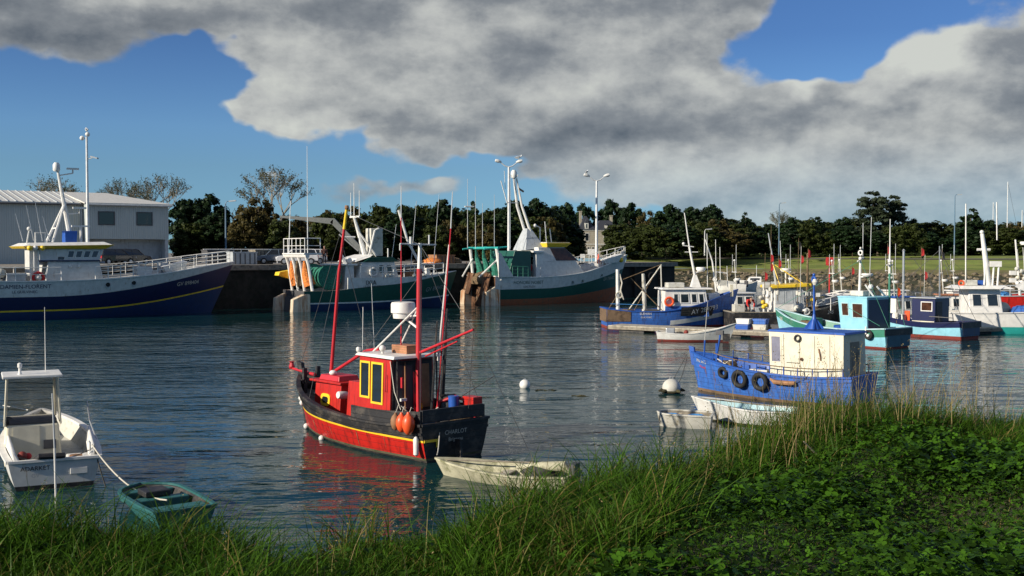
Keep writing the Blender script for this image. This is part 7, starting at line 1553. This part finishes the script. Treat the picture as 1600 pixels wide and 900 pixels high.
dan(1443, 398, 500, 68.5, 'pole with a red flag low down just left of the navy cabin', ('flagred',), (.75,), 'offwhite')
dan(1401, 435, 505, 66.0, 'short pole with a ragged orange flag right of the light blue cabin', ('orange',), (.8,))
# red channel marker near the far shore
def marker():
    p = at(1296, 440, 149); z1 = at(1296, 402, 149).z; r = thing('channel_marker', 'red channel marker post with a square board, standing before the far rocks', 'marker', (p.x, p.y, 0))
    MB().tube([(0, 0, -.5), (0, 0, z1-.2)], [.10, .08], 'flagred', 8).build('post', r); b = MB()
    for x in (-.5, .16): b.box((x, -.06, z1-1.1), (x+.34, .06, z1), 'flagred')
    b.box((-.5, -.05, z1-.2), (.5, .05, z1-.01), 'flagred'); b.box((-.5, -.05, z1-1.09), (.5, .05, z1-.9), 'flagred'); b.build('board', r)
marker()
# small boats at the far shore
def smallboat(px, py, D_, L, rz, label, kind=0):
    D = D_; p = at(px, py, D); r, H = dinghy('motorboat', label, 'motorboat', (p.x, D, 0), rz, L, L*.36, 'white', 'offwhite', [(0, .8), (.5, .8), (1, 1.15)], .6, .85, (), group='small white motorboats at the far shore')
    if kind: 
        o, Q = cabin(r, -L*.1, L*.22, L*.13, L*.10, .7, 1.55, 'white', L*.07, 0, 'cabin', .05); window(r, Q['port'], .1, .9, .4, .85, 'white', .06); window(r, Q['stbd'], .1, .9, .4, .85, 'white', .06)
        MB().tube([(0, 0, 1.5), (0, 0, 3.2)], .04, 'alu').build('whip_aerial', r)
    MB().cbox((-L*.5, 0, .9), (.5, .45, .8), 'darkgrey').build('outboard_motor', r, bev=.08)
smallboat(1182, 446, 158, 6.6, R(170), 'white motorboat with a low cabin at the far shore right of the blue AY boat', 1)
smallboat(1156, 447, 152, 4.6, R(200), 'small open white motorboat left of the cabin motorboat at the far shore')
smallboat(1141, 450, 146, 4.2, R(160), 'small open white motorboat nearest to the blue AY boat foremast at the far shore')
smallboat(1168, 451, 148, 3.6, R(30), 'tiny white boat between the two open motorboats and the cabin motorboat')
def yacht(px, yt, D, label, h2=False):
    p = at(px, 400, D); t = at(px, yt, D).z; r, H = dinghy('sailing_yacht', label, 'yacht', (p.x, D, 5.35), R(20), 8, 2.6, 'white', 'offwhite', [(0, .9), (.5, .85), (1, 1.2)], .8, .7, (), group='yachts ashore at the far right')
    MB().tube([(.5, 0, .6), (.5, 0, t-5.35)], [.10, .07], 'alu', 8).build('mast', r); MB().tube([(.5, 0, 1.6), (-3, 0, 1.5)], .07, 'alu', 6).build('boom', r); MB().tube([(.5, 0, t-5.5), (4, 0, .9)], .02, 'wire', 4).build('forestay', r)
    cabin(r, -2, 1.4, .9, .7, .7, 1.3, 'white', .6, .2, 'coachroof', .05)
    b = MB(); b.box((-1.6, -.9, -.75), (-1.3, .9, .2), 'darkgrey'); b.box((1.3, -.7, -.75), (1.6, .7, .2), 'darkgrey'); b.build('cradle', r)
yacht(1570, 284, 215, 'yacht ashore whose tall mast is the highest at the right edge'); yacht(1593, 328, 212, 'yacht ashore with the mast nearest to the right border'); yacht(1548, 316, 235, 'yacht ashore with a faint mast left of the highest one')
# further moored craft and gear that fill the gaps of the pontoon rows
def workboat(name_label, loc, rz, L, B, hullm, topm, roofm, mast=True, sheer=None, cab=True, seed=1, group=None):
    rn = random.Random(seed); r = thing('fishing_boat', name_label, 'fishing boat', loc, rz, group); H = Hull(L, B, sheer or [(0, .85), (.4, .8), (.8, 1.1), (1, 1.5)], .5, .84, .5, .05, 2.5, .17, .6, .42)
    H.build(r, [(.12, 'maroon'), (lambda q: H.sheer(q)-.2, hullm), (lambda q: H.sheer(q), topm)], .06, .35, topm, 'offwhite', 'woodgrey', 24, capw=.08)
    if cab:
        o, Q = cabin(r, -.3, L*.2, B*.30, B*.27, .5, 2.05, 'white', .2, 0, 'wheelhouse', .03); b = MB(); b.box((-.45, -B*.33, 2.05), (L*.2, B*.33, 2.14), roofm); b.build('wheelhouse_roof', r, bev=.02)
        for s in ('stbd', 'port'):
            for u in (.1, .55): window(r, Q[s], u, u+.33, .5, .88, 'white', .04, 'glass')
        window(r, Q['front'], .1, .9, .5, .88, 'white', .04, 'glass')
    if mast:
        MB().tube([(.1, 0, 2.1), (-.1, 0, 4.4)], [.045, .035], 'offwhite', 8).build('mast', r); b = MB(); b.tube([(-.1, .4, 3.6), (-.1, -.4, 3.6)], .03, 'white'); b.ball((-.1, 0, 4.45), .08, 'white'); b.tube([(-.1, .35, 3.6), (-.1, .35, 4.9)], .015, 'alu'); b.tube([(-.1, -.3, 3.6), (-.1, -.3, 5.6)], .015, 'alu'); b.build('mast_gear', r); dome(r, (.15, 0, 3.0), .22, .16)
        for a in (((-.08, 0, 4.3), (L*.45, 0, 1.5)), ((-.08, 0, 4.3), (-L*.45, .5, .9)), ((-.08, 0, 4.3), (-L*.45, -.5, .9))): MB().tube(a, .012, 'wire', 4).build('rigging_line', r)
    netpile((-L*.28, 0, .5), B*.26, rn.choice(['nettan', 'netgreen', 'netblue']), 'net_heap_on_deck', r, seed, .9)
    for k in range(4): MB().ball((-L*.2+rn.uniform(-.6, .6), B*.3*rn.choice((-1, 1)), .95+rn.uniform(0, .3)), .12, rn.choice(['orange', 'offwhite', 'yellow', 'white']), 10).build('float', r, smooth=True)
    MB().cbox((-L*.42, 0, .95), (.3, .7, .35), 'blue2').build('fish_crate', r, bev=.02); MB().tube([(-L*.38, B*.3, .6), (-L*.38, B*.3, 1.9), (-L*.38, -B*.3, 1.9), (-L*.38, -B*.3, .6)], .035, 'steel', 6).build('stern_arch', r)
    return r
workboat('small white boat with a blue wheelhouse roof left of the navy cabin', (25.2, 72.5, 0), R(20), 6.2, 2.2, 'whitehull', 'white', 'blue2', seed=3)
workboat('small dark blue boat with a pale wheelhouse behind the light blue cabin', (21.8, 74.5, 0), R(10), 6.0, 2.2, 'navy', 'greypaint', 'white', seed=5)
workboat('white boat with an orange roofed wheelhouse behind the navy cabin', (30.0, 76.5, 0), R(-8), 7.0, 2.4, 'whitehull', 'teal', 'crate', seed=7)
workboat('open pale boat with a steel stern arch moored behind the blue AY boat', (16.2, 79.5, 0), R(12), 6.5, 2.2, 'whitehull', 'offwhite', 'white', seed=9)
def steelstake(px, yt, D, label, m='steel', lean=0):
    a = at(px, yt, D); r = thing('mooring_post', label, 'post', (a.x, D, 0)); MB().tube([(0, 0, -.6), (lean, 0, a.z)], [.09, .07], m, 8).build('post', r, smooth=True); b = MB(); b.lathe([(.08, 0), (.1, .03), (.02, .12)], (lean, 0, a.z), m, 10); b.build('cap', r)
steelstake(1412, 392, 69, 'thin grey post standing in the water between the cabin boats'); steelstake(1262, 398, 78, 'thin post behind the bow of the black G 245 boat', 'nettan')
workboat('green hulled boat with a white wheelhouse right of the yellow roof', (20.6, 81.5, 0), R(15), 6.4, 2.3, 'green2', 'white', 'white', seed=13)
workboat('grey hulled boat in the back row directly behind the light blue cabin masts', (25.0, 83.5, 0), R(-5), 6.8, 2.3, 'greypaint', 'navy', 'offwhite', seed=15)
workboat('white hulled boat with red bulwarks in the back row, left of the white pennant', (29.2, 85.0, 0), R(10), 6.6, 2.3, 'whitehull', 'red', 'white', seed=17)
workboat('blue hulled boat in the back row behind the round roofed wheelhouse', (34.0, 84.5, 0), R(0), 7.0, 2.4, 'blue2', 'white', 'white', seed=19)
dan(1385, 380, 480, 76, 'thin pole with a small red flag behind the light blue cabin boat', ('flagred',), (.95,)); dan(1470, 388, 490, 75, 'pole with a small black flag behind the navy cabin', ('flagblack',), (.95,)); dan(1330, 395, 470, 79, 'thin pole with a low red flag left of the light blue cabin mast', ('flagred',), (.7,))
# ================================================================ small craft close to the bank
def motorboat():
    r = thing('motorboat', 'white cabin motorboat seen from astern at the left edge, with a windscreen frame', 'motorboat', (-10.84, 25.49, 0), R(116))
    H = Hull(5.2, 2.0, [(0, .60), (.5, .66), (1, 1.0)], .4, .90, .6, .02, 2.8, .20, .5, .42)
    H.build(r, [(.10, 'black'), (lambda q: H.sheer(q), 'whitehull')], .06, .42, 'offwhite', 'white', 'offwhite', 28, capw=.09)  # black lowest band also paints in the deep shade under the hull
    H.ttext(r, 'ADARKET', .38, .42, .13, 'black', 'name_lettering'); H.ttext(r, 'GV', .38, .27, .12, 'greypaint', 'port_lettering')
    b = MB(); x = H.x(0, .35)-.012; b.box((x-.02, -.65, .28), (x+.005, -.3, .42), 'white'); b.build('transom_plate', r, bev=.01)
    # rounded quarter coamings
    for s in (-1, 1):
        b = MB(); b.prism([(-2.55, s*.80, .60), (-.3, s*.93, .64), (-.3, s*.80, .64), (-2.55, s*.66, .60)], [(-2.45, s*.84, .80), (-.3, s*.90, .98), (-.3, s*.84, .98), (-2.45, s*.76, .80)], 'white'); b.build('coaming', r, bev=.04)
    b = MB(); b.box((-2.45, -.8, .25), (-2.0, .8, .50), 'white'); b.build('aft_bench', r, bev=.03); b = MB(); b.box((-1.9, -.8, .25), (-1.4, -.3, .52), 'white'); b.build('engine_box', r, bev=.03)
    o, Q = cabin(r, -.9, 1.3, .60, .54, .22, 1.14, 'cream', .5, .06, 'cabin', .04)
    panel(r, Q['aft'], .40, .55, .62, .74, 'black', 'vent', .01); b = MB(); c = quad_pt(Q['aft'], .80, .50); b.cbox(c+V3((-.02, 0, 0)), (.04, .26, .2), 'darkgrey'); b.build('instrument_panel', r); panel(r, Q['aft'], .12, .62, .03, .97, 'cream', 'cabin_door', .012)
    # windscreen frame and hard top
    for s in (-1, 1):
        b = MB(); b.prism([(-.85, s*.60, 1.12), (-.42, s*.60, 1.12), (-.42, s*.56, 1.12), (-.85, s*.56, 1.12)], [(-.95, s*.54, 2.2), (-.75, s*.54, 2.2), (-.75, s*.50, 2.2), (-.95, s*.50, 2.2)], 'cream'); b.build('screen_pillar', r, bev=.01)
        MB().tube([(.5, s*.54, 1.15), (-.05, s*.50, 2.2)], .03, 'cream', 8).build('screen_frame', r)
        b = MB(); b.prism([(-.42, s*.575, 1.15), (.45, s*.55, 1.15), (-.02, s*.51, 2.15), (-.72, s*.51, 2.15)], [(-.42, s*.565, 1.15), (.45, s*.54, 1.15), (-.02, s*.50, 2.15), (-.72, s*.50, 2.15)], 'screen'); b.build('side_window', r)
    b = MB(); b.prism([(.5, -.53, 1.15), (.5, .53, 1.15), (-.05, .49, 2.19), (-.05, -.49, 2.19)], [(.51, -.53, 1.16), (.51, .53, 1.16), (-.04, .49, 2.195), (-.04, -.49, 2.195)], 'screen'); b.build('windscreen', r)
    b = MB(); b.box((-1.05, -.62, 2.2), (.05, .62, 2.27), 'white'); b.build('hard_top', r, bev=.02)
    b = MB(); b.lathe([(.05, 0), (.03, .05), (.03, .14), (.05, .16), (.05, .24), (.02, .26)], (-.7, .25, 2.27), 'white', 12); b.build('navigation_light', r, smooth=True)
    MB().tube([(-.3, -.3, 2.27), (-.3, -.3, 3.75)], [.012, .005], 'white', 5).build('whip_aerial', r)
    b = MB(); b.box((-.8, -.5, 1.14), (-.25, .5, 1.26), 'darkgrey'); b.ball((-.6, .5, 1.2), .12, 'darkgrey'); b.build('seat_cushions', r, bev=.03)
    MB().tube([(-.4, .6, 1.55), (-.9, .1, 1.48)], .012, 'white', 5).build('tiller_bar', r)
    b = MB(); b.tube([(-2.45, -.72, .62), (-2.45, -.72, .9), (-2.25, -.72, .9)], .018, 'steel'); b.tube([(-2.5, -.8, .62), (-2.5, -.8, .88)], .022, 'steel'); b.build('stern_cleat', r)
    b = MB(); b.tube([(-2.5, .35, .62), (-2.62, .3, .7), (-2.6, -.2, .68)], .07, 'black', 8); b.build('outboard_cover', r, smooth=True); b = MB(); b.ball((-2.35, .62, .70), .10, 'maroon'); b.ball((-2.3, .5, .68), .07, 'flagred'); b.build('red_rag', r, smooth=True)
    b = MB(); b.lathe([(.10, 0), (.14, .03), (.13, .12), (.10, .12)], (-2.2, -.45, .50), 'wood', 12); b.build('rope_basket', r); MB().tube([(-1.3, -.95, .8), (-.9, -.85, 1.15), (-.85, -.8, 1.6)], .015, 'steel', 6).build('grab_rail', r)
    MB().tube(sag((-2.5, .7, .7), (-2.5, -.7, .75), .14), .012, 'ropedark', 5).build('stern_line', r)
    for ch in r.children:
        if ch.name.split('.')[0] in ('cabin', 'vent', 'instrument_panel', 'cabin_door', 'screen_pillar', 'screen_frame', 'side_window', 'windscreen', 'hard_top', 'navigation_light', 'whip_aerial', 'seat_cushions', 'tiller_bar'): ch.location.y += .34
    return r, H
MT['screen'] = mat('salty perspex', (.25, .22, .14), .25, var=.2)
def clearmat():
    m = MT['screen']; nt = m.node_tree; b = nt.nodes['Principled BSDF']; t = nt.nodes.new('ShaderNodeBsdfTransparent'); x = nt.nodes.new('ShaderNodeMixShader'); x.inputs[0].default_value = .28
    nt.links.new(t.outputs[0], x.inputs[1]); nt.links.new(b.outputs[0], x.inputs[2]); nt.links.new(x.outputs[0], nt.nodes['Material Output'].inputs[0])
clearmat()
mb, MH = motorboat()
sp = onz(88, 786, 0); r = thing('mooring_pole', 'thin white topped pole standing in the water before the white motorboat', 'pole', (sp.x, sp.y, 0))
MB().tube([(0, 0, -.6), (-.02, 0, 1.1)], .022, 'white', 8).build('lower_pole', r); MB().tube([(-.02, 0, 1.1), (-.05, 0, 2.2)], .018, 'greypaint', 8).build('upper_pole', r)
td, TH_ = dinghy('dinghy', 'small turquoise dinghy with square ends, before the motorboat at the left', 'dinghy', (-6.75, 21.0, 0), R(127), 2.5, 1.25, 'tealboat', 'black', [(0, .30), (1, .34)], .2, .92, (), kp=7, bul=.20, cap='tealboat')
for x0, x1 in ((-1.1, -.75), (-.15, .15), (.7, 1.0)): b = MB(); b.box((x0, -.5, .12), (x1, .5, .30), 'tealboat'); b.build('thwart', td, bev=.02)
b = MB(); b.box((.02, -.2, .31), (.5, .3, .42), 'black'); b.build('deck_box', td, bev=.02)
rope_obj('mooring_rope', 'pale double mooring rope from the motorboat stern to the turquoise dinghy', sag(lw(mb, -2.45, -.76, .85), lw(td, -.6, .1, .36), .28, 12), .016)
rope_obj('mooring_rope', 'dark rope hanging from the motorboat stern corner to the water', sag(lw(mb, -2.5, -.8, .8), lw(mb, -2.9, -1.0, -.05), .05), .016, 'ropedark')
# boats before the blue boat
gd, _ = dinghy('dinghy', 'short grey square dinghy with blue gear inside, left of the white and pale blue dinghy', 'dinghy', (4.95, 31.5, 0), R(165), 1.55, 1.05, 'offwhite', 'woodgrey', [(0, .36), (1, .40)], .12, .9, (.35, .62), kp=6, bul=.22)
for x, k in ((-.35, 3), (.35, 4)): b = MB(); b.torus((x, 0, .28), .20, .07, 'ropeblue' if x < 0 else 'netblue', (0, 0, 1), 18, 8); b.build('rope_coil', gd, smooth=True)
wd, _ = dinghy('dinghy', 'white dinghy with a pale blue inside floating before the bright blue boat', 'dinghy', (6.85, 32.2, 0), R(150), 3.3, 1.4, 'whitehull', 'paleblue', [(0, .46), (.5, .46), (1, .66)], .45, .75, (.35,), kp=2.2, bul=.38, thm='paleblue', bands=[(.05, 'grime'), (lambda q: 9, 'whitehull')])
b = MB(); b.cbox((-1.72, 0, .40), (.26, .26, .42), 'black'); b.tube([(-1.75, 0, .3), (-1.8, 0, -.3)], .05, 'black'); b.build('outboard_motor', wd, bev=.05); MB().tube([(1.3, .2, .66), (-.8, -.2, .52)], .018, 'woodgrey').build('oar', wd)
rope_obj('mooring_rope', 'thin rope from the bright blue boat bow to the weedy mooring buoy', sag(lw(blue, 3.4, .1, 1.2), V3((5.8, 39.3, .2)), .3), .012, 'ropedark')
# floats
def buoy(px, py, rad, label, weed=False):
    p = onz(px, py); r = thing('mooring_buoy', label, 'buoy', (p.x, p.y, 0)); MB().ball((0, 0, rad*.55), rad, 'white' if not weed else 'offwhite', 20).build('float', r, smooth=True)
    MB().torus((0, 0, rad*1.6), rad*.18, rad*.05, 'steel', (0, 1, 0), 12, 6).build('ring', r)
    if weed:
        rn = random.Random(3)
        for k in range(9): a = rn.uniform(0, 6.28); b = MB(); q1 = V3((math.cos(a)*rad*.9, math.sin(a)*rad*.9, rad*.35)); b.tube([q1, q1*1.35+V3((0, 0, -.05)), q1*1.7+V3((0, 0, -rad*.35))], [.05, .06, .02], 'weed', 5); b.build('weed_strand', r)
        MB().torus((0, 0, rad*.18), rad*.93, rad*.14, 'weed', (0, 0, 1), 18, 6).build('weed_collar', r, smooth=True)
buoy(820, 606, .20, 'round white mooring buoy alone on the open water right of the red boat'); buoy(1049, 614, .33, 'large weedy white mooring buoy left of the bright blue boat bow', True)
def weeds(px, py, sx_, label, sd):
    p = onz(px, py, .02); rn = random.Random(sd); b = MB()
    for k in range(14): a = V3((p.x+rn.uniform(-sx_, sx_), p.y+rn.uniform(-.12, .12), .008)); b.tube([a, a+V3((rn.uniform(-.15, .15), rn.uniform(-.08, .08), .008)), a+V3((rn.uniform(-.25, .25), rn.uniform(-.1, .1), -.01))], [.012, .018, .005], 'weed', 5)
    tag(b.build('floating_weed'), label, 'weed', kind='stuff')
weeds(845, 609, .45, 'dark weed floating right of the white mooring buoy', 2); weeds(905, 618, .2, 'small scrap of weed on the open water', 3)
# ================================================================ grass and ground cover of the near bank
MT['grass'] = leaf_mat('grass blades', (.050, .115, .008), .5, .35, (.24, .18, .06))
MT['clover'] = leaf_mat('clover leaves', (.040, .102, .007), .75, .35)
MT['stalk'] = leaf_mat('dry stalks', (.24, .19, .085), .35, .2)
MT['broadweed'] = leaf_mat('broad weed leaves', (.05, .115, .012), .5, .35)
gzv = np.vectorize(gz); edv = np.vectorize(edge)
def frustum(x, y, m=.08): return np.abs(x) < y*(.4665+m)+.15
def blades(n, gen, hgt, wid, lean, seg=4, g=None, dryp=.12, comb_dir=(.25, .0)):
    x, y, hs = gen(n); k = frustum(x, y); x, y, hs = x[k], y[k], hs[k]; n = len(x); z = gzv(x, y)-.02
    h = hgt*hs*g.uniform(.45, 1.15, n); w = wid*g.uniform(.6, 1.3, n); a = g.uniform(0, 2*math.pi, n); fa = g.uniform(0, 2*math.pi, n)
    ln = lean*g.uniform(.2, 1.5, n)*h; dx = np.cos(a)*ln+comb_dir[0]*h*g.uniform(-.3, 1, n); dy = np.sin(a)*ln+comb_dir[1]*h
    V = []; wx, wy = np.cos(fa), np.sin(fa)
    for i in range(seg+1):
        t = i/seg; ww = w*(1-t**1.6)*.5+.0006; px = x+dx*t**1.9; py = y+dy*t**1.9; pz = z+h*(t-.16*t**3*lean*2.2)
        V.append(np.stack([px-wx*ww, py-wy*ww, pz], 1)); V.append(np.stack([px+wx*ww, py+wy*ww, pz], 1))
    V = np.stack(V, 1).reshape(-1, 3); base = np.arange(n)[:, None, None]*(2*seg+2); f = np.array([[2*i, 2*i+1, 2*i+3, 2*i+2] for i in range(seg)])[None]
    Fq = (base+f).reshape(-1, 4); sh = np.repeat(g.random(n), 2*seg+2); pt_ = np.clip(np.sin(x*2.3+y*.7)*np.sin(x*.9-y*1.9+2)+.35*np.sin(x*6.1+1), 0, 1); dry = np.repeat((g.random(n) < dryp+.12*pt_)*g.uniform(.4, 1, n), 2*seg+2)
    return V, Fq, sh, dry
def merge(parts):
    V = []; Fq = []; S_ = []; D_ = []; o = 0
    for v, f, s, d in parts: V.append(v); Fq.append(f+o); S_.append(s); D_.append(d); o += len(v)
    return np.concatenate(V), np.concatenate(Fq), np.concatenate(S_), np.concatenate(D_)
def vegetation():
    g = np.random.default_rng(12)
    # tussock centres
    tx = g.uniform(-5, 7, 260); te = edv(tx)-g.uniform(-.1, 1.1, 260); th = g.uniform(.3, 1.5, 260)*np.where(tx > 1.2, .68, 1)
    def tuss(n):
        i = g.integers(0, len(tx), n); return tx[i]+g.normal(size=n)*.13, te[i]+g.normal(size=n)*.13, th[i]
    def rim(n):
        x = g.uniform(-5, 7, n); return x, edv(x)-g.uniform(-.25, .9, n), np.where(x > 1.2, .5, .75)
    def allover(n):
        x = g.uniform(-4.2, 6.2, n); y = g.uniform(4.6, 10.9, n); k = y < edv(x)+.2; return x[k], y[k], np.full(k.sum(), .55)
    def leftfld(n):
        x = g.uniform(-4.0, .6, n); y = g.uniform(4.9, 6.6, n); k = y < edv(x)+.4; return x[k], y[k], np.full(k.sum(), .8)
    parts = [blades(60000, tuss, .34, .0078, .62, 5, g, .08), blades(22000, rim, .27, .0065, .70, 4, g, .12), blades(110000, allover, .16, .0058, .6, 4, g, .06), blades(40000, leftfld, .25, .007, .45, 4, g, .08)]
    # taller reedy growth on the right hump
    def hump(n):
        x = 2.35+g.normal(size=n)*.55+(g.random(n) < .5)*.9; return x, edv(x)-g.uniform(-.4, .8, n), g.uniform(.6, 1.25, n)
    parts.append(blades(5000, hump, .42, .006, .45, 5, g, .15))
    V, Fq, s, d = merge(parts); o = bpy.data.objects.new('bank_grass', raw_mesh('bank_grass', V, Fq, 'grass', s, d)); C.objects.link(o); tag(o, kind='stuff')
    # dry stalks with seed heads
    def st(n):
        x = np.where(g.random(n) < .72, 3.0+g.normal(size=n)*.75, g.uniform(-4, 6, n)); return x, edv(x)-g.uniform(-.4, 1.0, n), np.where(np.abs(x-3.0) < 1.6, 1.0, .55)
    p1 = blades(420, st, .80, .005, .22, 6, g, .0, (.08, 0))
    V, Fq, s, d = p1; n = len(V)//14; tips = V.reshape(n, 14, 3)[:, -1, :]; k = g.random(n) < .55; tp = tips[k]
    pc = np.repeat(tp, 10, 0)+g.normal(size=(len(tp)*10, 3))*[.007, .007, .045]; cv, cf = cards(pc, .006, g)
    V2 = np.concatenate([V, cv]); F2 = np.concatenate([Fq, cf+len(V)]); s2 = np.concatenate([s, np.repeat(g.random(len(pc)), 4)])
    o = bpy.data.objects.new('dry_stalks', raw_mesh('dry_stalks', V2, F2, 'stalk', s2)); C.objects.link(o); tag(o, kind='stuff')
    # clover: three round leaflets on a short stem
    n = 72000; x = g.uniform(-3.6, 6.4, n); y = g.uniform(4.7, 10.6, n)
    e = edv(x); dens = np.where(x > .3, .95, .42)*(np.clip((e-y)/.7, .05, 1)); nn = np.sin(x*3.1+y*1.3)+np.sin(x*1.2-y*2.9+1); k = (g.random(n) < dens*(.97+.12*nn)) & frustum(x, y); x, y = x[k], y[k]; n = len(x)
    z = gzv(x, y)+g.uniform(.03, .19, n); sz = g.uniform(.009, .023, n)*(.8+.35*np.clip(nn[k], -1, 1)); ang = g.uniform(0, 6.28, n); tilt = g.normal(size=(n, 2))*.38
    V = []; 
    lf = np.array([(0, 0), (.55, .62), (1.15, .72), (1.62, .35), (1.50, 0), (1.62, -.35), (1.15, -.72), (.55, -.62)])
    for j in range(3):
        a = ang+j*2.094; ca, sa = np.cos(a), np.sin(a)
        for (u, v) in lf:
            X = (ca*u-sa*v)*sz; Y = (sa*u+ca*v)*sz; Z = tilt[:, 0]*X+tilt[:, 1]*Y+.12*sz*abs(v)*2-.10*sz*u; V.append(np.stack([x+X, y+Y, z+Z], 1))
    V = np.stack(V, 1).reshape(-1, 3); f = np.array([[8*j+k for k in q4] for j in range(3) for q4 in ((0, 1, 2, 4), (2, 3, 4, 4), (0, 4, 6, 7), (4, 5, 6, 6))])
    # use triangles-safe quads: split every leaflet in triangles
    ft = np.array([[8*j+a, 8*j+b, 8*j+c] for j in range(3) for a, b, c in ((0, 1, 4), (1, 2, 4), (2, 3, 4), (0, 4, 7), (4, 6, 7), (4, 5, 6))])
    Fq = (np.arange(n)[:, None, None]*24+ft[None]).reshape(-1, 3)
    o = bpy.data.objects.new('clover_cover', raw_mesh('clover_cover', V, Fq, 'clover', np.repeat(g.random(n), 24), None, 3)); C.objects.link(o); tag(o, kind='stuff')
    # broader weed leaves
    n = 7000; x = g.uniform(-3.4, 6, n); y = g.uniform(4.7, 10.2, n); k = (y < edv(x)-.1) & frustum(x, y); x, y = x[k], y[k]; n = len(x); z = gzv(x, y)+g.uniform(.03, .16, n)
    sz = g.uniform(.025, .060, n); ang = g.uniform(0, 6.28, n); ti = g.uniform(-.1, .9, n); V = []
    for (u, v) in ((0, 0), (.45, .42), (.8, .40), (1.3, 0), (.8, -.40), (.45, -.42)):
        ca, sa = np.cos(ang), np.sin(ang); V.append(np.stack([x+(ca*u-sa*v)*sz, y+(sa*u+ca*v)*sz, z+ti*u*sz*.7-u*u*sz*.35+abs(v)*sz*.3], 1))
    V = np.stack(V, 1).reshape(-1, 3); ft = np.array([[0, 1, 2], [0, 2, 3], [0, 3, 4], [0, 4, 5]]); Fq = (np.arange(n)[:, None, None]*6+ft[None]).reshape(-1, 3)
    o = bpy.data.objects.new('broad_weeds', raw_mesh('broad_weeds', V, Fq, 'broadweed', np.repeat(g.random(n), 6), None, 3)); C.objects.link(o); tag(o, kind='stuff')
vegetation()
# bleached driftwood scrap and a thick dead stem on the bank
def dead_stem(px, py, px2, py2, label):
    D = 8.2; a = at(px, py, D); z0 = gz(a.x, D); b0 = V3((a.x, D, z0-.03)); t = at(px2, py2, D-.1); o = MB().tube([b0, b0.lerp(t, .5)+V3((.02, 0, .01)), t], [.011, .009, .005], 'woodgrey', 7).build('dead_stem', smooth=True); tag(o, label, 'plant stem')
dead_stem(1285, 765, 1256, 690, 'thick pale dead stem standing in the grass at the lower right')
